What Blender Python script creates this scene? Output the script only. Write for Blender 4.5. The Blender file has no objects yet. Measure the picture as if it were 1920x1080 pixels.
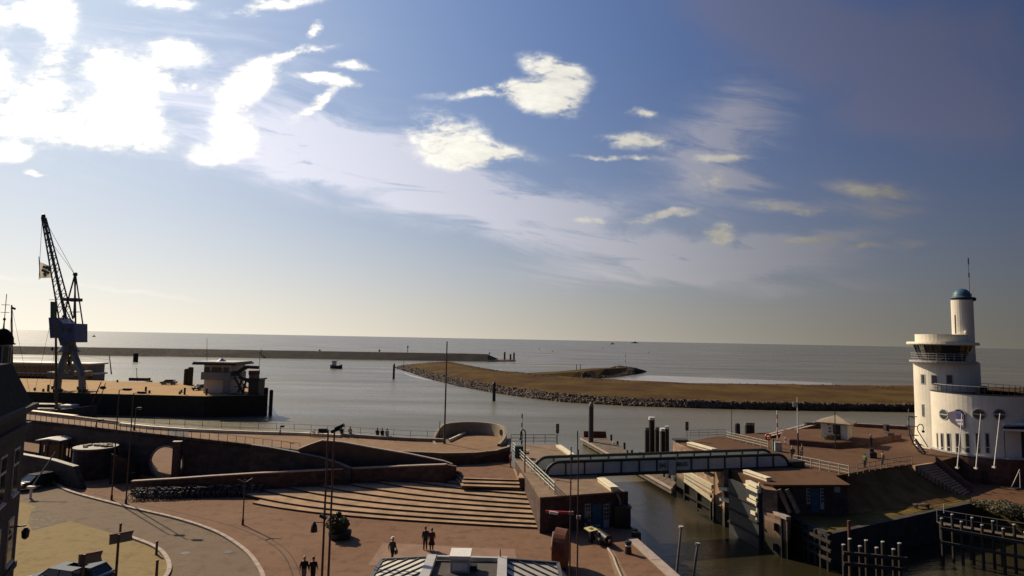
import bpy, bmesh, math, random
from mathutils import Vector, Matrix
R = math.radians
random.seed(7)
scene = bpy.context.scene
COL = scene.collection

# ------------------------------------------------------------------ camera
F = 1150.0                                   # focal length in photo pixels (1920 wide)
PITCH = math.atan(95.5 / F); ROLL = R(1.09)
CAMZ = 17.4
fwd = Vector((0, math.cos(PITCH), math.sin(PITCH)))
_up0 = Vector((0, -math.sin(PITCH), math.cos(PITCH)))
_r0 = Vector((1, 0, 0))
rgt = _r0 * math.cos(ROLL) + _up0 * math.sin(ROLL)
upv = _up0 * math.cos(ROLL) - _r0 * math.sin(ROLL)
CAM = Vector((0, 0, CAMZ))
cd = bpy.data.cameras.new('camera'); co = bpy.data.objects.new('camera', cd); COL.objects.link(co)
cd.sensor_width = 36.0; cd.lens = 36.0 * F / 1920.0
cd.clip_start = 0.5; cd.clip_end = 60000
m = Matrix((rgt, upv, -fwd)).transposed().to_4x4(); m.translation = CAM
co.matrix_world = m
scene.camera = co

def ray(px, py):
    return rgt * ((px - 960) / F) + upv * ((540 - py) / F) + fwd
def G(px, py, z=0.0):                        # where the pixel's ray meets the level z
    d = ray(px, py); t = (z - CAMZ) / d.z
    return CAM + d * t
def D(px, py, y):                            # where the pixel's ray meets the depth y
    d = ray(px, py); return CAM + d * (y / d.y)
def ZT(px, py, base):                        # height of a pixel above a base point at the same depth
    return D(px, py, base.y).z

# ------------------------------------------------------------------ sun, sky, exposure
SUN_AZ = R(-48.0); SUN_EL = R(35.0)          # azimuth from +Y, negative to the left
sdir = Vector((math.sin(SUN_AZ) * math.cos(SUN_EL), math.cos(SUN_AZ) * math.cos(SUN_EL), math.sin(SUN_EL)))
sl = bpy.data.lights.new('sun', 'SUN'); so = bpy.data.objects.new('sun', sl); COL.objects.link(so)
sl.energy = 4.6; sl.angle = R(0.53); sl.color = (1.0, 0.82, 0.57)
so.rotation_euler = (-sdir).to_track_quat('-Z', 'Y').to_euler()
so.location = (-60, 60, 80)
scene.view_settings.view_transform = 'Standard'; scene.view_settings.look = 'None'
scene.view_settings.exposure = 0.18; scene.view_settings.gamma = 1.0
scene.view_settings.use_curve_mapping = False

class NT:
    """small helper for writing node trees as expressions"""
    def __init__(s, tree): s.t = tree; s.n = tree.nodes; s.l = tree.links
    def node(s, typ, **kw):
        n = s.n.new(typ)
        for k, v in kw.items(): setattr(n, k, v)
        return n
    def put(s, sock, v):
        if hasattr(v, 'is_linked') or hasattr(v, 'links'): s.l.new(v, sock)
        elif isinstance(v, (tuple, list)) and len(v) == 3 and sock.type == 'RGBA': sock.default_value = (*v, 1)
        else: sock.default_value = v
    def m(s, op, a, b=0.0, c=0.0, clamp=False):
        n = s.node('ShaderNodeMath', operation=op, use_clamp=clamp)
        s.put(n.inputs[0], a); s.put(n.inputs[1], b); s.put(n.inputs[2], c); return n.outputs[0]
    def v(s, op, a, b=(0, 0, 0), sc=None):
        n = s.node('ShaderNodeVectorMath', operation=op)
        s.put(n.inputs[0], a); s.put(n.inputs[1], b)
        if sc is not None: s.put(n.inputs[3], sc)
        return n.outputs[1] if op in ('DOT_PRODUCT', 'LENGTH', 'DISTANCE') else n.outputs[0]
    def ss(s, x, a, b, o0=0.0, o1=1.0):
        n = s.node('ShaderNodeMapRange', interpolation_type='SMOOTHSTEP')
        s.put(n.inputs[0], x); s.put(n.inputs[1], a); s.put(n.inputs[2], b); s.put(n.inputs[3], o0); s.put(n.inputs[4], o1)
        return n.outputs[0]
    def lin(s, x, a, b, o0=0.0, o1=1.0):
        n = s.node('ShaderNodeMapRange')
        s.put(n.inputs[0], x); s.put(n.inputs[1], a); s.put(n.inputs[2], b); s.put(n.inputs[3], o0); s.put(n.inputs[4], o1)
        return n.outputs[0]
    def mix(s, f, a, b, blend='MIX'):
        n = s.node('ShaderNodeMix', data_type='RGBA', blend_type=blend)
        s.put(n.inputs[0], f); s.put(n.inputs[6], a); s.put(n.inputs[7], b); return n.outputs[2]
    def noise(s, vec, scale, detail=4, rough=0.55, dist=0.0):
        n = s.node('ShaderNodeTexNoise')
        if vec is not None: s.put(n.inputs['Vector'], vec)
        n.inputs['Scale'].default_value = scale; n.inputs['Detail'].default_value = detail
        n.inputs['Roughness'].default_value = rough; n.inputs['Distortion'].default_value = dist
        return n.outputs[0]
    def xyz(s, x, y, z):
        n = s.node('ShaderNodeCombineXYZ'); s.put(n.inputs[0], x); s.put(n.inputs[1], y); s.put(n.inputs[2], z); return n.outputs[0]

world = bpy.data.worlds.new('World'); scene.world = world; world.use_nodes = True
world.cycles.sampling_method = 'MANUAL'; world.cycles.sample_map_resolution = 512
wt = world.node_tree; wt.nodes.clear(); N = NT(wt)
out = N.node('ShaderNodeOutputWorld'); bg = N.node('ShaderNodeBackground'); wt.links.new(bg.outputs[0], out.inputs[0])
sky = N.node('ShaderNodeTexSky', sky_type='NISHITA'); sky.sun_disc = False
sky.sun_elevation = SUN_EL; sky.sun_rotation = SUN_AZ; sky.altitude = 10
sky.air_density = 1.0; sky.dust_density = 1.6; sky.ozone_density = 2.5
tc = N.node('ShaderNodeTexCoord'); dirv = tc.outputs['Generated']
sp = N.node('ShaderNodeSeparateXYZ'); wt.links.new(dirv, sp.inputs[0])
dx, dy, dz = sp.outputs
cosang = N.v('DOT_PRODUCT', dirv, tuple(sdir))
ang = N.m('ARCCOSINE', N.m('MINIMUM', N.m('MAXIMUM', cosang, -1.0), 1.0))     # angle to the sun in radians
# the clear sky: brighter round the sun, deeper blue away from it, pale and warm low down
skyc = N.v('SCALE', sky.outputs[0], sc=0.15)
fall = N.m('ADD', N.m('MULTIPLY', N.m('EXPONENT', N.m('MULTIPLY', N.m('POWER', N.m('DIVIDE', ang, 1.0), 2.0), -1.0)), 0.82), 0.085)
skyc = N.v('SCALE', skyc, sc=fall)
skyc = N.v('MULTIPLY', skyc, (0.78, 0.91, 1.42))
skyc = N.v('DIVIDE', skyc, N.v('ADD', N.v('SCALE', skyc, sc=1.05), (1.0, 1.0, 1.0)))
skyc = N.v('MULTIPLY', skyc, (0.86, 0.98, 1.06))
el = N.m('MAXIMUM', dz, 0.0)
low = N.m('EXPONENT', N.m('MULTIPLY', el, -7.5))
lowcol = N.v('SCALE', (1.0, 0.92, 0.76), sc=N.m('ADD', N.m('MULTIPLY', N.m('EXPONENT', N.m('MULTIPLY', N.m('POWER', N.m('DIVIDE', ang, 1.0), 2.0), -1.0)), 1.42), 0.02))
skyc = N.mix(N.m('MULTIPLY', low, 0.90), skyc, lowcol)
# clouds: soft masses placed by direction (front half of the sky), ragged by noise; a loose scatter elsewhere
ysafe = N.m('MAXIMUM', dy, 0.08)
u = N.m('DIVIDE', dx, ysafe); w_ = N.m('DIVIDE', dz, ysafe)
uv = N.xyz(u, w_, 0.0)
wide = N.node('ShaderNodeTexNoise'); N.put(wide.inputs['Vector'], uv)
wide.inputs['Scale'].default_value = 9.0; wide.inputs['Detail'].default_value = 5; wide.inputs['Roughness'].default_value = 0.62
warp = N.v('SCALE', N.v('SUBTRACT', wide.outputs[1], (0.5, 0.5, 0.5)), sc=0.075)
uvw = N.v('ADD', uv, N.v('MULTIPLY', warp, (1.0, 0.55, 0.0)))
def blob(cx, cy, rx, ry, rot=0.0, st=1.0):
    d = ray(cx, cy); c = Vector((d.x / d.y, d.z / d.y, 0))
    mp = N.node('ShaderNodeMapping', vector_type='TEXTURE')
    mp.inputs['Location'].default_value = c; mp.inputs['Rotation'].default_value = (0, 0, R(-rot))
    mp.inputs['Scale'].default_value = (rx / F, ry / F, 1)
    wt.links.new(uvw, mp.inputs[0])
    r2 = N.v('DOT_PRODUCT', mp.outputs[0], mp.outputs[0])
    return N.m('MULTIPLY', N.m('EXPONENT', N.m('MULTIPLY', r2, -0.72)), st)
def total(items):
    t = None
    for it in items:
        b = blob(*it); t = b if t is None else N.m('ADD', t, b)
    return t
thick = total([
    (30, 18, 95, 30), (105, 85, 30, 60, 8), (70, 185, 48, 40), (100, 240, 95, 26, 6), (205, 112, 40, 30), (228, 175, 52, 42),
    (255, 245, 55, 36), (338, 95, 46, 20, 10), (180, 235, 60, 24), (290, 135, 40, 16), (350, 160, 40, 10), (472, 148, 42, 30, -24), (440, 200, 30, 40, 22), (448, 255, 30, 30), (405, 290, 44, 20, -6),
    (592, 196, 44, 9, -42), (310, 6, 50, 13), (505, 18, 75, 12, -9), (590, 58, 16, 8, -40), (545, 100, 60, 8, -14),
    (840, 250, 58, 34, 14), (905, 280, 80, 17, 6), (860, 298, 52, 16, 4), (1035, 130, 52, 22, 10), (1052, 160, 40, 26), (1035, 200, 48, 18, 6), (925, 172, 75, 8, -5, 1.1), (980, 180, 40, 16, 20, .8),
    (1190, 264, 55, 13, 3), (1160, 293, 60, 5, 2), (1240, 404, 46, 8, -8, 1.3), (1345, 440, 28, 17, 0, 1.1), (1645, 356, 60, 11, 4, .9), (1480, 386, 65, 10, 0, .8), (1355, 296, 45, 8, -3, .9), (1335, 342, 40, 22, 10, .75), (1530, 447, 75, 7, -6, .8), (1625, 462, 30, 6, -4, .8), (1200, 212, 26, 8, 0, .8), (1095, 413, 34, 6, 0, .8), (65, 325, 18, 5, 8), (620, 150, 55, 10, 12),
    (0, 130, 16, 40), (20, 285, 40, 14), (650, 120, 40, 8, 8), (600, 140, 30, 6)])
veil = total([
    (640, 275, 210, 60, 10), (820, 345, 270, 48, 12), (980, 390, 200, 38, 4), (560, 300, 120, 30, 12), (1190, 465, 170, 22, 4, 1.5), (1330, 497, 230, 30, -4, 1.6),
    (1340, 300, 95, 90, 40), (1400, 210, 90, 60, -30, .7),
    (1640, 355, 75, 14, 4, 1.7), (1660, 392, 60, 14, 0, 1.2), (1480, 384, 70, 12, 0, 1.7), (1500, 450, 120, 14, -8, 1.7), (1350, 340, 60, 26, 0, 1.2), (1340, 295, 50, 8, -4, 1.4), (1620, 463, 34, 6, -4), (1710, 455, 26, 6, -4), (1560, 540, 130, 14, -4), (150, 535, 220, 5, 5, 0.35),
    (250, 150, 330, 150, 0, 0.5)])
haze_v = total([(1590, 120, 250, 85, 18), (1500, 30, 230, 55, 8), (1780, 70, 230, 110), (1800, 210, 170, 60, 8), (1650, 215, 90, 35, -10, .7)])
mpr = N.node('ShaderNodeMapping'); mpr.inputs['Rotation'].default_value = (0, 0, R(9)); wt.links.new(uv, mpr.inputs[0]); uvr = mpr.outputs[0]
stretch = N.v('MULTIPLY', uv, (1.0, 2.0, 1.0))
n1 = N.m('ADD', N.m('MULTIPLY', N.noise(stretch, 10.0, 8, 0.62, 0.3), 0.72), N.m('MULTIPLY', N.noise(stretch, 46.0, 5, 0.6, 0.5), 0.28))
n2 = N.noise(N.v('MULTIPLY', uvr, (1.0, 5.0, 1.0)), 4.2, 8, 0.64, 0.8)
front = N.ss(dy, 0.10, 0.30)
# elsewhere: clouds on a level sheet overhead and behind
zs = N.m('MAXIMUM', dz, 0.05)
sheet = N.xyz(N.m('DIVIDE', dx, zs), N.m('DIVIDE', dy, zs), 0.0)
n3 = N.noise(sheet, 1.1, 6, 0.6)
t_front = N.ss(N.m('MULTIPLY', N.m('MINIMUM', thick, 1.25), N.lin(n1, 0.34, 0.66, 0.12, 1.85)), 0.12, 0.98)
t_back = N.ss(n3, 0.58, 0.75)
dens_t = N.m('ADD', N.m('MULTIPLY', t_front, front), N.m('MULTIPLY', t_back, N.m('SUBTRACT', 1.0, front)))
dens_v = N.m('MULTIPLY', N.ss(N.m('MULTIPLY', veil, N.lin(n2, 0.32, 0.68, 0.08, 1.75)), 0.03, 1.3), front)
dens_h = N.m('MULTIPLY', N.ss(N.m('MULTIPLY', haze_v, N.lin(N.noise(uvr, 5.0, 5, 0.55, 0.6), 0.3, 0.7, 0.55, 1.25)), 0.0, 1.5), front)
glow = N.m('EXPONENT', N.m('MULTIPLY', N.m('POWER', N.m('DIVIDE', ang, 0.72), 2.0), -1.0))
vlum = N.m('ADD', N.v('DOT_PRODUCT', skyc, (0.30, 0.55, 0.15)), N.m('ADD', N.m('MULTIPLY', glow, 0.25), N.m('ADD', 0.012, N.m('MULTIPLY', N.ss(ang, 1.50, 0.55), 0.42))))
vcol = N.v('SCALE', (1.0, 0.95, 1.0), sc=vlum)
tcol = N.v('SCALE', (1.0, 0.965, 0.87), sc=N.m('ADD', N.m('MULTIPLY', glow, 0.55), N.m('ADD', 0.12, N.m('MULTIPLY', N.ss(ang, 1.50, 0.5), 0.72))))
tcol = N.v('SCALE', tcol, sc=N.lin(n1, 0.3, 0.7, 0.72, 1.12))
hcol = N.v('SCALE', (0.90, 0.92, 1.42), sc=N.m('ADD', N.m('MULTIPLY', N.v('DOT_PRODUCT', skyc, (0.30, 0.55, 0.15)), 1.12), 0.010))
skyc = N.mix(N.m('MULTIPLY', dens_h, 0.62), skyc, hcol)
c1 = N.mix(N.m('MULTIPLY', dens_v, 0.52), skyc, vcol)
c2 = N.mix(N.m('MULTIPLY', dens_t, 0.96), c1, tcol)
wt.links.new(c2, bg.inputs[0]); bg.inputs[1].default_value = 1.0

# ------------------------------------------------------------------ materials
MATS = {}
def mat(name, col, rough=0.8, var=0.25, scale=1.5, metal=0.0, bump=0.0, bscale=None, spec=0.4, col2=None, rnd=0.0, fine=True, course=None, tide=None, streak=0.0):
    if name in MATS: return MATS[name]
    M = bpy.data.materials.new(name); M.use_nodes = True; t = M.node_tree; n = NT(t)
    b = t.nodes['Principled BSDF']
    g = n.node('ShaderNodeNewGeometry'); pos = g.outputs['Position']
    f1 = n.noise(pos, scale, 5, 0.6)
    f2 = n.noise(pos, scale * 7.3, 3, 0.6)
    c2 = col2 if col2 else tuple(c * (1 - var) for c in col)
    c = n.mix(n.ss(f1, 0.32, 0.68), col, c2)
    if fine: c = n.mix(n.ss(f2, 0.45, 0.75, 0.0, var * 1.2), c, tuple(x * 0.55 for x in col))
    if streak:
        fs_ = n.noise(n.v('MULTIPLY', pos, (2.2, 2.2, 0.10)), 1.0, 5, 0.65)
        c = n.mix(n.ss(fs_, 0.5, 0.78, 0.0, streak), c, tuple(x * 0.45 for x in col))
    if course:
        s3 = n.node('ShaderNodeSeparateXYZ'); t.links.new(pos, s3.inputs[0])
        row = n.m('DIVIDE', s3.outputs[2], course[1]); ri = n.m('FLOOR', row)
        along = n.m('ADD', n.m('DIVIDE', n.m('ADD', s3.outputs[0], n.m('MULTIPLY', s3.outputs[1], 0.8)), course[0]), n.m('MULTIPLY', ri, 0.5)); ai = n.m('FLOOR', along)
        edge = n.m('MAXIMUM', n.m('LESS_THAN', n.m('FRACT', row), 0.09), n.m('LESS_THAN', n.m('FRACT', along), 0.045))
        wn = n.node('ShaderNodeTexWhiteNoise', noise_dimensions='2D'); n.put(wn.inputs['Vector'], n.xyz(ai, ri, 0.0))
        c = n.mix(1.0, c, n.v('SCALE', (1, 1, 1), sc=n.lin(wn.outputs[0], 0, 1, 0.72, 1.28)), 'MULTIPLY')
        c = n.mix(n.m('MULTIPLY', edge, 0.55), c, tuple(x * 0.4 for x in col))
    if tide is not None:
        s4 = n.node('ShaderNodeSeparateXYZ'); t.links.new(pos, s4.inputs[0])
        c = n.mix(n.ss(n.m('ADD', s4.outputs[2], n.m('MULTIPLY', f1, 0.9)), tide + 1.0, tide + 0.1), c, (0.028, 0.027, 0.016))
    if rnd:
        oi = n.node('ShaderNodeObjectInfo')
        c = n.mix(1.0, c, n.v('SCALE', (1, 1, 1), sc=n.lin(oi.outputs['Random'], 0, 1, 1 - rnd, 1 + rnd)), 'MULTIPLY')
    n.put(b.inputs['Base Color'], c)
    n.put(b.inputs['Roughness'], n.lin(f2, 0.3, 0.7, max(0.03, rough - 0.12), min(1, rough + 0.1)))
    b.inputs['Metallic'].default_value = metal
    b.inputs['Specular IOR Level'].default_value = spec
    if bump:
        bp = n.node('ShaderNodeBump'); bp.inputs['Strength'].default_value = bump; bp.inputs['Distance'].default_value = 0.03
        n.put(bp.inputs['Height'], n.noise(pos, bscale or scale * 12, 4, 0.6)); t.links.new(bp.outputs[0], b.inputs['Normal'])
    MATS[name] = M; return M

def paver(name, ca, cb, mortar, bw, bh, rot=0.0, wearcol=None, rough=0.85):
    M = bpy.data.materials.new(name); M.use_nodes = True; t = M.node_tree; n = NT(t); b = t.nodes['Principled BSDF']
    g = n.node('ShaderNodeNewGeometry')
    mp = n.node('ShaderNodeMapping'); mp.inputs['Rotation'].default_value = (0, 0, R(rot)); t.links.new(g.outputs['Position'], mp.inputs[0])
    br = n.node('ShaderNodeTexBrick'); t.links.new(mp.outputs[0], br.inputs['Vector'])
    br.inputs['Color1'].default_value = (*ca, 1); br.inputs['Color2'].default_value = (*cb, 1); br.inputs['Mortar'].default_value = (*mortar, 1)
    br.inputs['Scale'].default_value = 1.0; br.inputs['Mortar Size'].default_value = 0.006
    br.inputs['Brick Width'].default_value = bw; br.inputs['Row Height'].default_value = bh
    big = n.noise(g.outputs['Position'], 0.12, 5, 0.6)
    mid = n.noise(g.outputs['Position'], 0.9, 5, 0.65)
    c = n.mix(n.ss(big, 0.35, 0.7, 0.0, 0.55), br.outputs[0], wearcol or tuple(x * 0.62 for x in ca))
    c = n.mix(n.ss(mid, 0.48, 0.72, 0.0, 0.6), c, tuple(x * 0.5 for x in cb))
    c = n.mix(n.ss(n.noise(n.v('MULTIPLY', g.outputs['Position'], (0.25, 1.0, 1.0)), 0.55, 6, 0.7, 1.5), 0.54, 0.66, 0.0, 0.38), c, tuple(x * 0.6 for x in ca))
    c = n.mix(n.ss(n.noise(g.outputs['Position'], 3.0, 4, 0.7), 0.62, 0.8, 0.0, 0.35), c, tuple(min(1, x * 1.5) for x in ca))
    n.put(b.inputs['Base Color'], c); b.inputs['Roughness'].default_value = rough; b.inputs['Specular IOR Level'].default_value = 0.10
    bp = n.node('ShaderNodeBump'); bp.inputs['Strength'].default_value = 0.35; bp.inputs['Distance'].default_value = 0.01
    n.put(bp.inputs['Height'], br.outputs[1]); bp.invert = True; t.links.new(bp.outputs[0], b.inputs['Normal'])
    MATS[name] = M; return M

M_PLAZA = paver('red brick paving', (0.220, 0.122, 0.076), (0.178, 0.096, 0.060), (0.09, 0.052, 0.034), 0.22, 0.11, 12, (0.225, 0.142, 0.088))
M_TERR = paver('terrace brick paving', (0.15, 0.082, 0.046), (0.125, 0.066, 0.038), (0.08, 0.05, 0.035), 0.22, 0.11, -20)
M_ROAD = paver('grey road setts', (0.205, 0.15, 0.10), (0.17, 0.125, 0.088), (0.09, 0.07, 0.05), 0.24, 0.12, 30, (0.15, 0.11, 0.08))
M_YEL = paver('yellow brick paving', (0.28, 0.205, 0.088), (0.24, 0.175, 0.078), (0.14, 0.105, 0.055), 0.24, 0.12, 4, (0.24, 0.18, 0.088))
M_COB = paver('boulder setts', (0.22, 0.18, 0.12), (0.13, 0.105, 0.075), (0.05, 0.04, 0.03), 0.38, 0.3, 40)
M_PROM = paver('promenade paving', (0.30, 0.19, 0.11), (0.26, 0.165, 0.10), (0.13, 0.09, 0.06), 0.5, 0.5, 20)
M_QUAY = paver('sandy quay paving', (0.44, 0.27, 0.115), (0.40, 0.245, 0.105), (0.2, 0.14, 0.08), 0.5, 0.5, 10)
M_CONC = mat('concrete', (0.34, 0.27, 0.20), 0.85, 0.3, 0.8, bump=0.3)
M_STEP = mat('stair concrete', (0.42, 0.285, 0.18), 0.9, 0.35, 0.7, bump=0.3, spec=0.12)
M_DARKW = mat('dark basalt wall', (0.062, 0.053, 0.048), 0.9, 0.4, 0.9, bump=0.5, course=(1.1, 0.5), streak=0.4)
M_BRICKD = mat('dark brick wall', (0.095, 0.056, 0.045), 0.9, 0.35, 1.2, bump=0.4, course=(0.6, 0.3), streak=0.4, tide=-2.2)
M_COPE = mat('coping stone', (0.40, 0.32, 0.27), 0.8, 0.25, 1.5)
M_RAIL = mat('galvanised rail', (0.30, 0.29, 0.26), 0.5, 0.2, 4, metal=0.4)
M_PRAIL = mat('pale green rail paint', (0.42, 0.44, 0.36), 0.5, 0.2, 4)
M_DKRAIL = mat('dark rail steel', (0.06, 0.05, 0.045), 0.55, 0.2, 4, metal=0.3)
M_POLE = mat('dark pole paint', (0.07, 0.045, 0.038), 0.5, 0.2, 3)
M_GPOLE = mat('grey pole paint', (0.20, 0.19, 0.18), 0.5, 0.2, 3)
M_WPOLE = mat('white pole paint', (0.75, 0.72, 0.66), 0.45, 0.12, 3)
M_BLACK = mat('black paint', (0.018, 0.018, 0.02), 0.45, 0.3, 3)
M_RUBBER = mat('tyre rubber', (0.02, 0.02, 0.02), 0.85, 0.3, 5)
M_GLASS = mat('dark glass', (0.02, 0.024, 0.03), 0.08, 0.2, 1, spec=0.8, fine=False)
M_WHITE = mat('white render', (0.74, 0.68, 0.56), 0.8, 0.12, 0.35, bump=0.2, streak=0.28)
M_CREAM = mat('cream steel', (0.80, 0.72, 0.52), 0.6, 0.15, 1.5)
M_TOWBASE = mat('tower brick base', (0.13, 0.062, 0.048), 0.85, 0.3, 1.5, bump=0.4, course=(0.5, 0.25), streak=0.3)
M_GRASS = mat('dry grass bank', (0.17, 0.115, 0.035), 0.98, spec=0.04, var=0.45, scale=0.35, bump=0.8, bscale=5, col2=(0.085, 0.065, 0.026))
M_ISLE = mat('island scrub', (0.105, 0.070, 0.022), 0.98, 0.6, 0.05, bump=1.0, bscale=0.8, spec=0.03, col2=(0.060, 0.030, 0.018))
M_ROCK = mat('revetment rock', (0.135, 0.10, 0.075), 0.9, 0.5, 0.35, bump=0.6, bscale=3)
M_WEED = mat('weedy stone', (0.035, 0.033, 0.022), 0.85, 0.4, 0.8, bump=0.5)
M_TIMB = mat('weathered timber', (0.165, 0.125, 0.09), 0.85, 0.4, 1.5, bump=0.4)
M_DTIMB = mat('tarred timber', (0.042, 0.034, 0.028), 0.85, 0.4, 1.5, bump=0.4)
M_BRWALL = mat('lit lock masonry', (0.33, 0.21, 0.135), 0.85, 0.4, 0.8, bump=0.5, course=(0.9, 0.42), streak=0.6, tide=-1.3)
M_BLUE = mat('blue crane paint', (0.055, 0.085, 0.22), 0.5, 0.25, 0.8)
M_CRGREY = mat('crane grey paint', (0.20, 0.19, 0.17), 0.6, 0.25, 0.6)
M_CRDARK = mat('crane lattice steel', (0.05, 0.06, 0.06), 0.6, 0.3, 0.8)
M_ROOFD = mat('dark slate roof', (0.016, 0.016, 0.019), 0.95, 0.3, 1.2, bump=0.3, spec=0.08)
M_ZINC = mat('zinc roof sheet', (0.52, 0.49, 0.42), 0.55, 0.15, 1.0)
M_ZINCD = mat('zinc seam', (0.10, 0.10, 0.10), 0.55, 0.2, 1.0, metal=0.2)
M_FLAT = mat('roofing felt', (0.07, 0.06, 0.055), 0.9, 0.3, 1.0, bump=0.3)
M_BDOOR = mat('blue door paint', (0.035, 0.11, 0.16), 0.5, 0.2, 2)
M_GFRAME = mat('grey white frame', (0.42, 0.41, 0.40), 0.6, 0.15, 2)
M_RUST = mat('rusty red steel', (0.17, 0.052, 0.026), 0.8, 0.5, 2.5, bump=0.4)
M_RED = mat('red paint', (0.42, 0.04, 0.035), 0.5, 0.2, 3)
M_DOME = mat('blue green dome', (0.055, 0.12, 0.17), 0.5, 0.2, 2)
M_BRIDGE = mat('bridge grey paint', (0.62, 0.65, 0.60), 0.6, 0.18, 0.6)
M_BRIDGED = mat('bridge dark green', (0.03, 0.04, 0.034), 0.5, 0.2, 1)
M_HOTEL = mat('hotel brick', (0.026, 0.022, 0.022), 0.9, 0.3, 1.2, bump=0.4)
M_LEAF = mat('bush leaf', (0.055, 0.075, 0.022), 0.7, 0.4, 3, col2=(0.10, 0.10, 0.03))
M_LEAF2 = mat('olive shrub leaf', (0.10, 0.085, 0.035), 0.75, 0.4, 3, col2=(0.06, 0.055, 0.03))
M_SKIN = mat('skin', (0.45, 0.27, 0.19), 0.6, 0.1, 5)
M_HAIR = mat('dark hair', (0.03, 0.02, 0.015), 0.6, 0.2, 8)
M_HAIRG = mat('grey hair', (0.45, 0.42, 0.38), 0.6, 0.2, 8)
M_SIGNG = mat('sign back grey', (0.14, 0.14, 0.14), 0.6, 0.15, 3)
M_MAST = mat('varnished spar', (0.10, 0.065, 0.04), 0.5, 0.3, 2)
M_HULL = mat('ship hull paint', (0.05, 0.055, 0.06), 0.5, 0.3, 1)
M_DECKW = mat('ship white paint', (0.62, 0.60, 0.55), 0.55, 0.15, 1)
M_WETFLAT = mat('wet flat sheen', (0.34, 0.30, 0.27), 0.2, 0.25, 0.03, spec=0.8)

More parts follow.
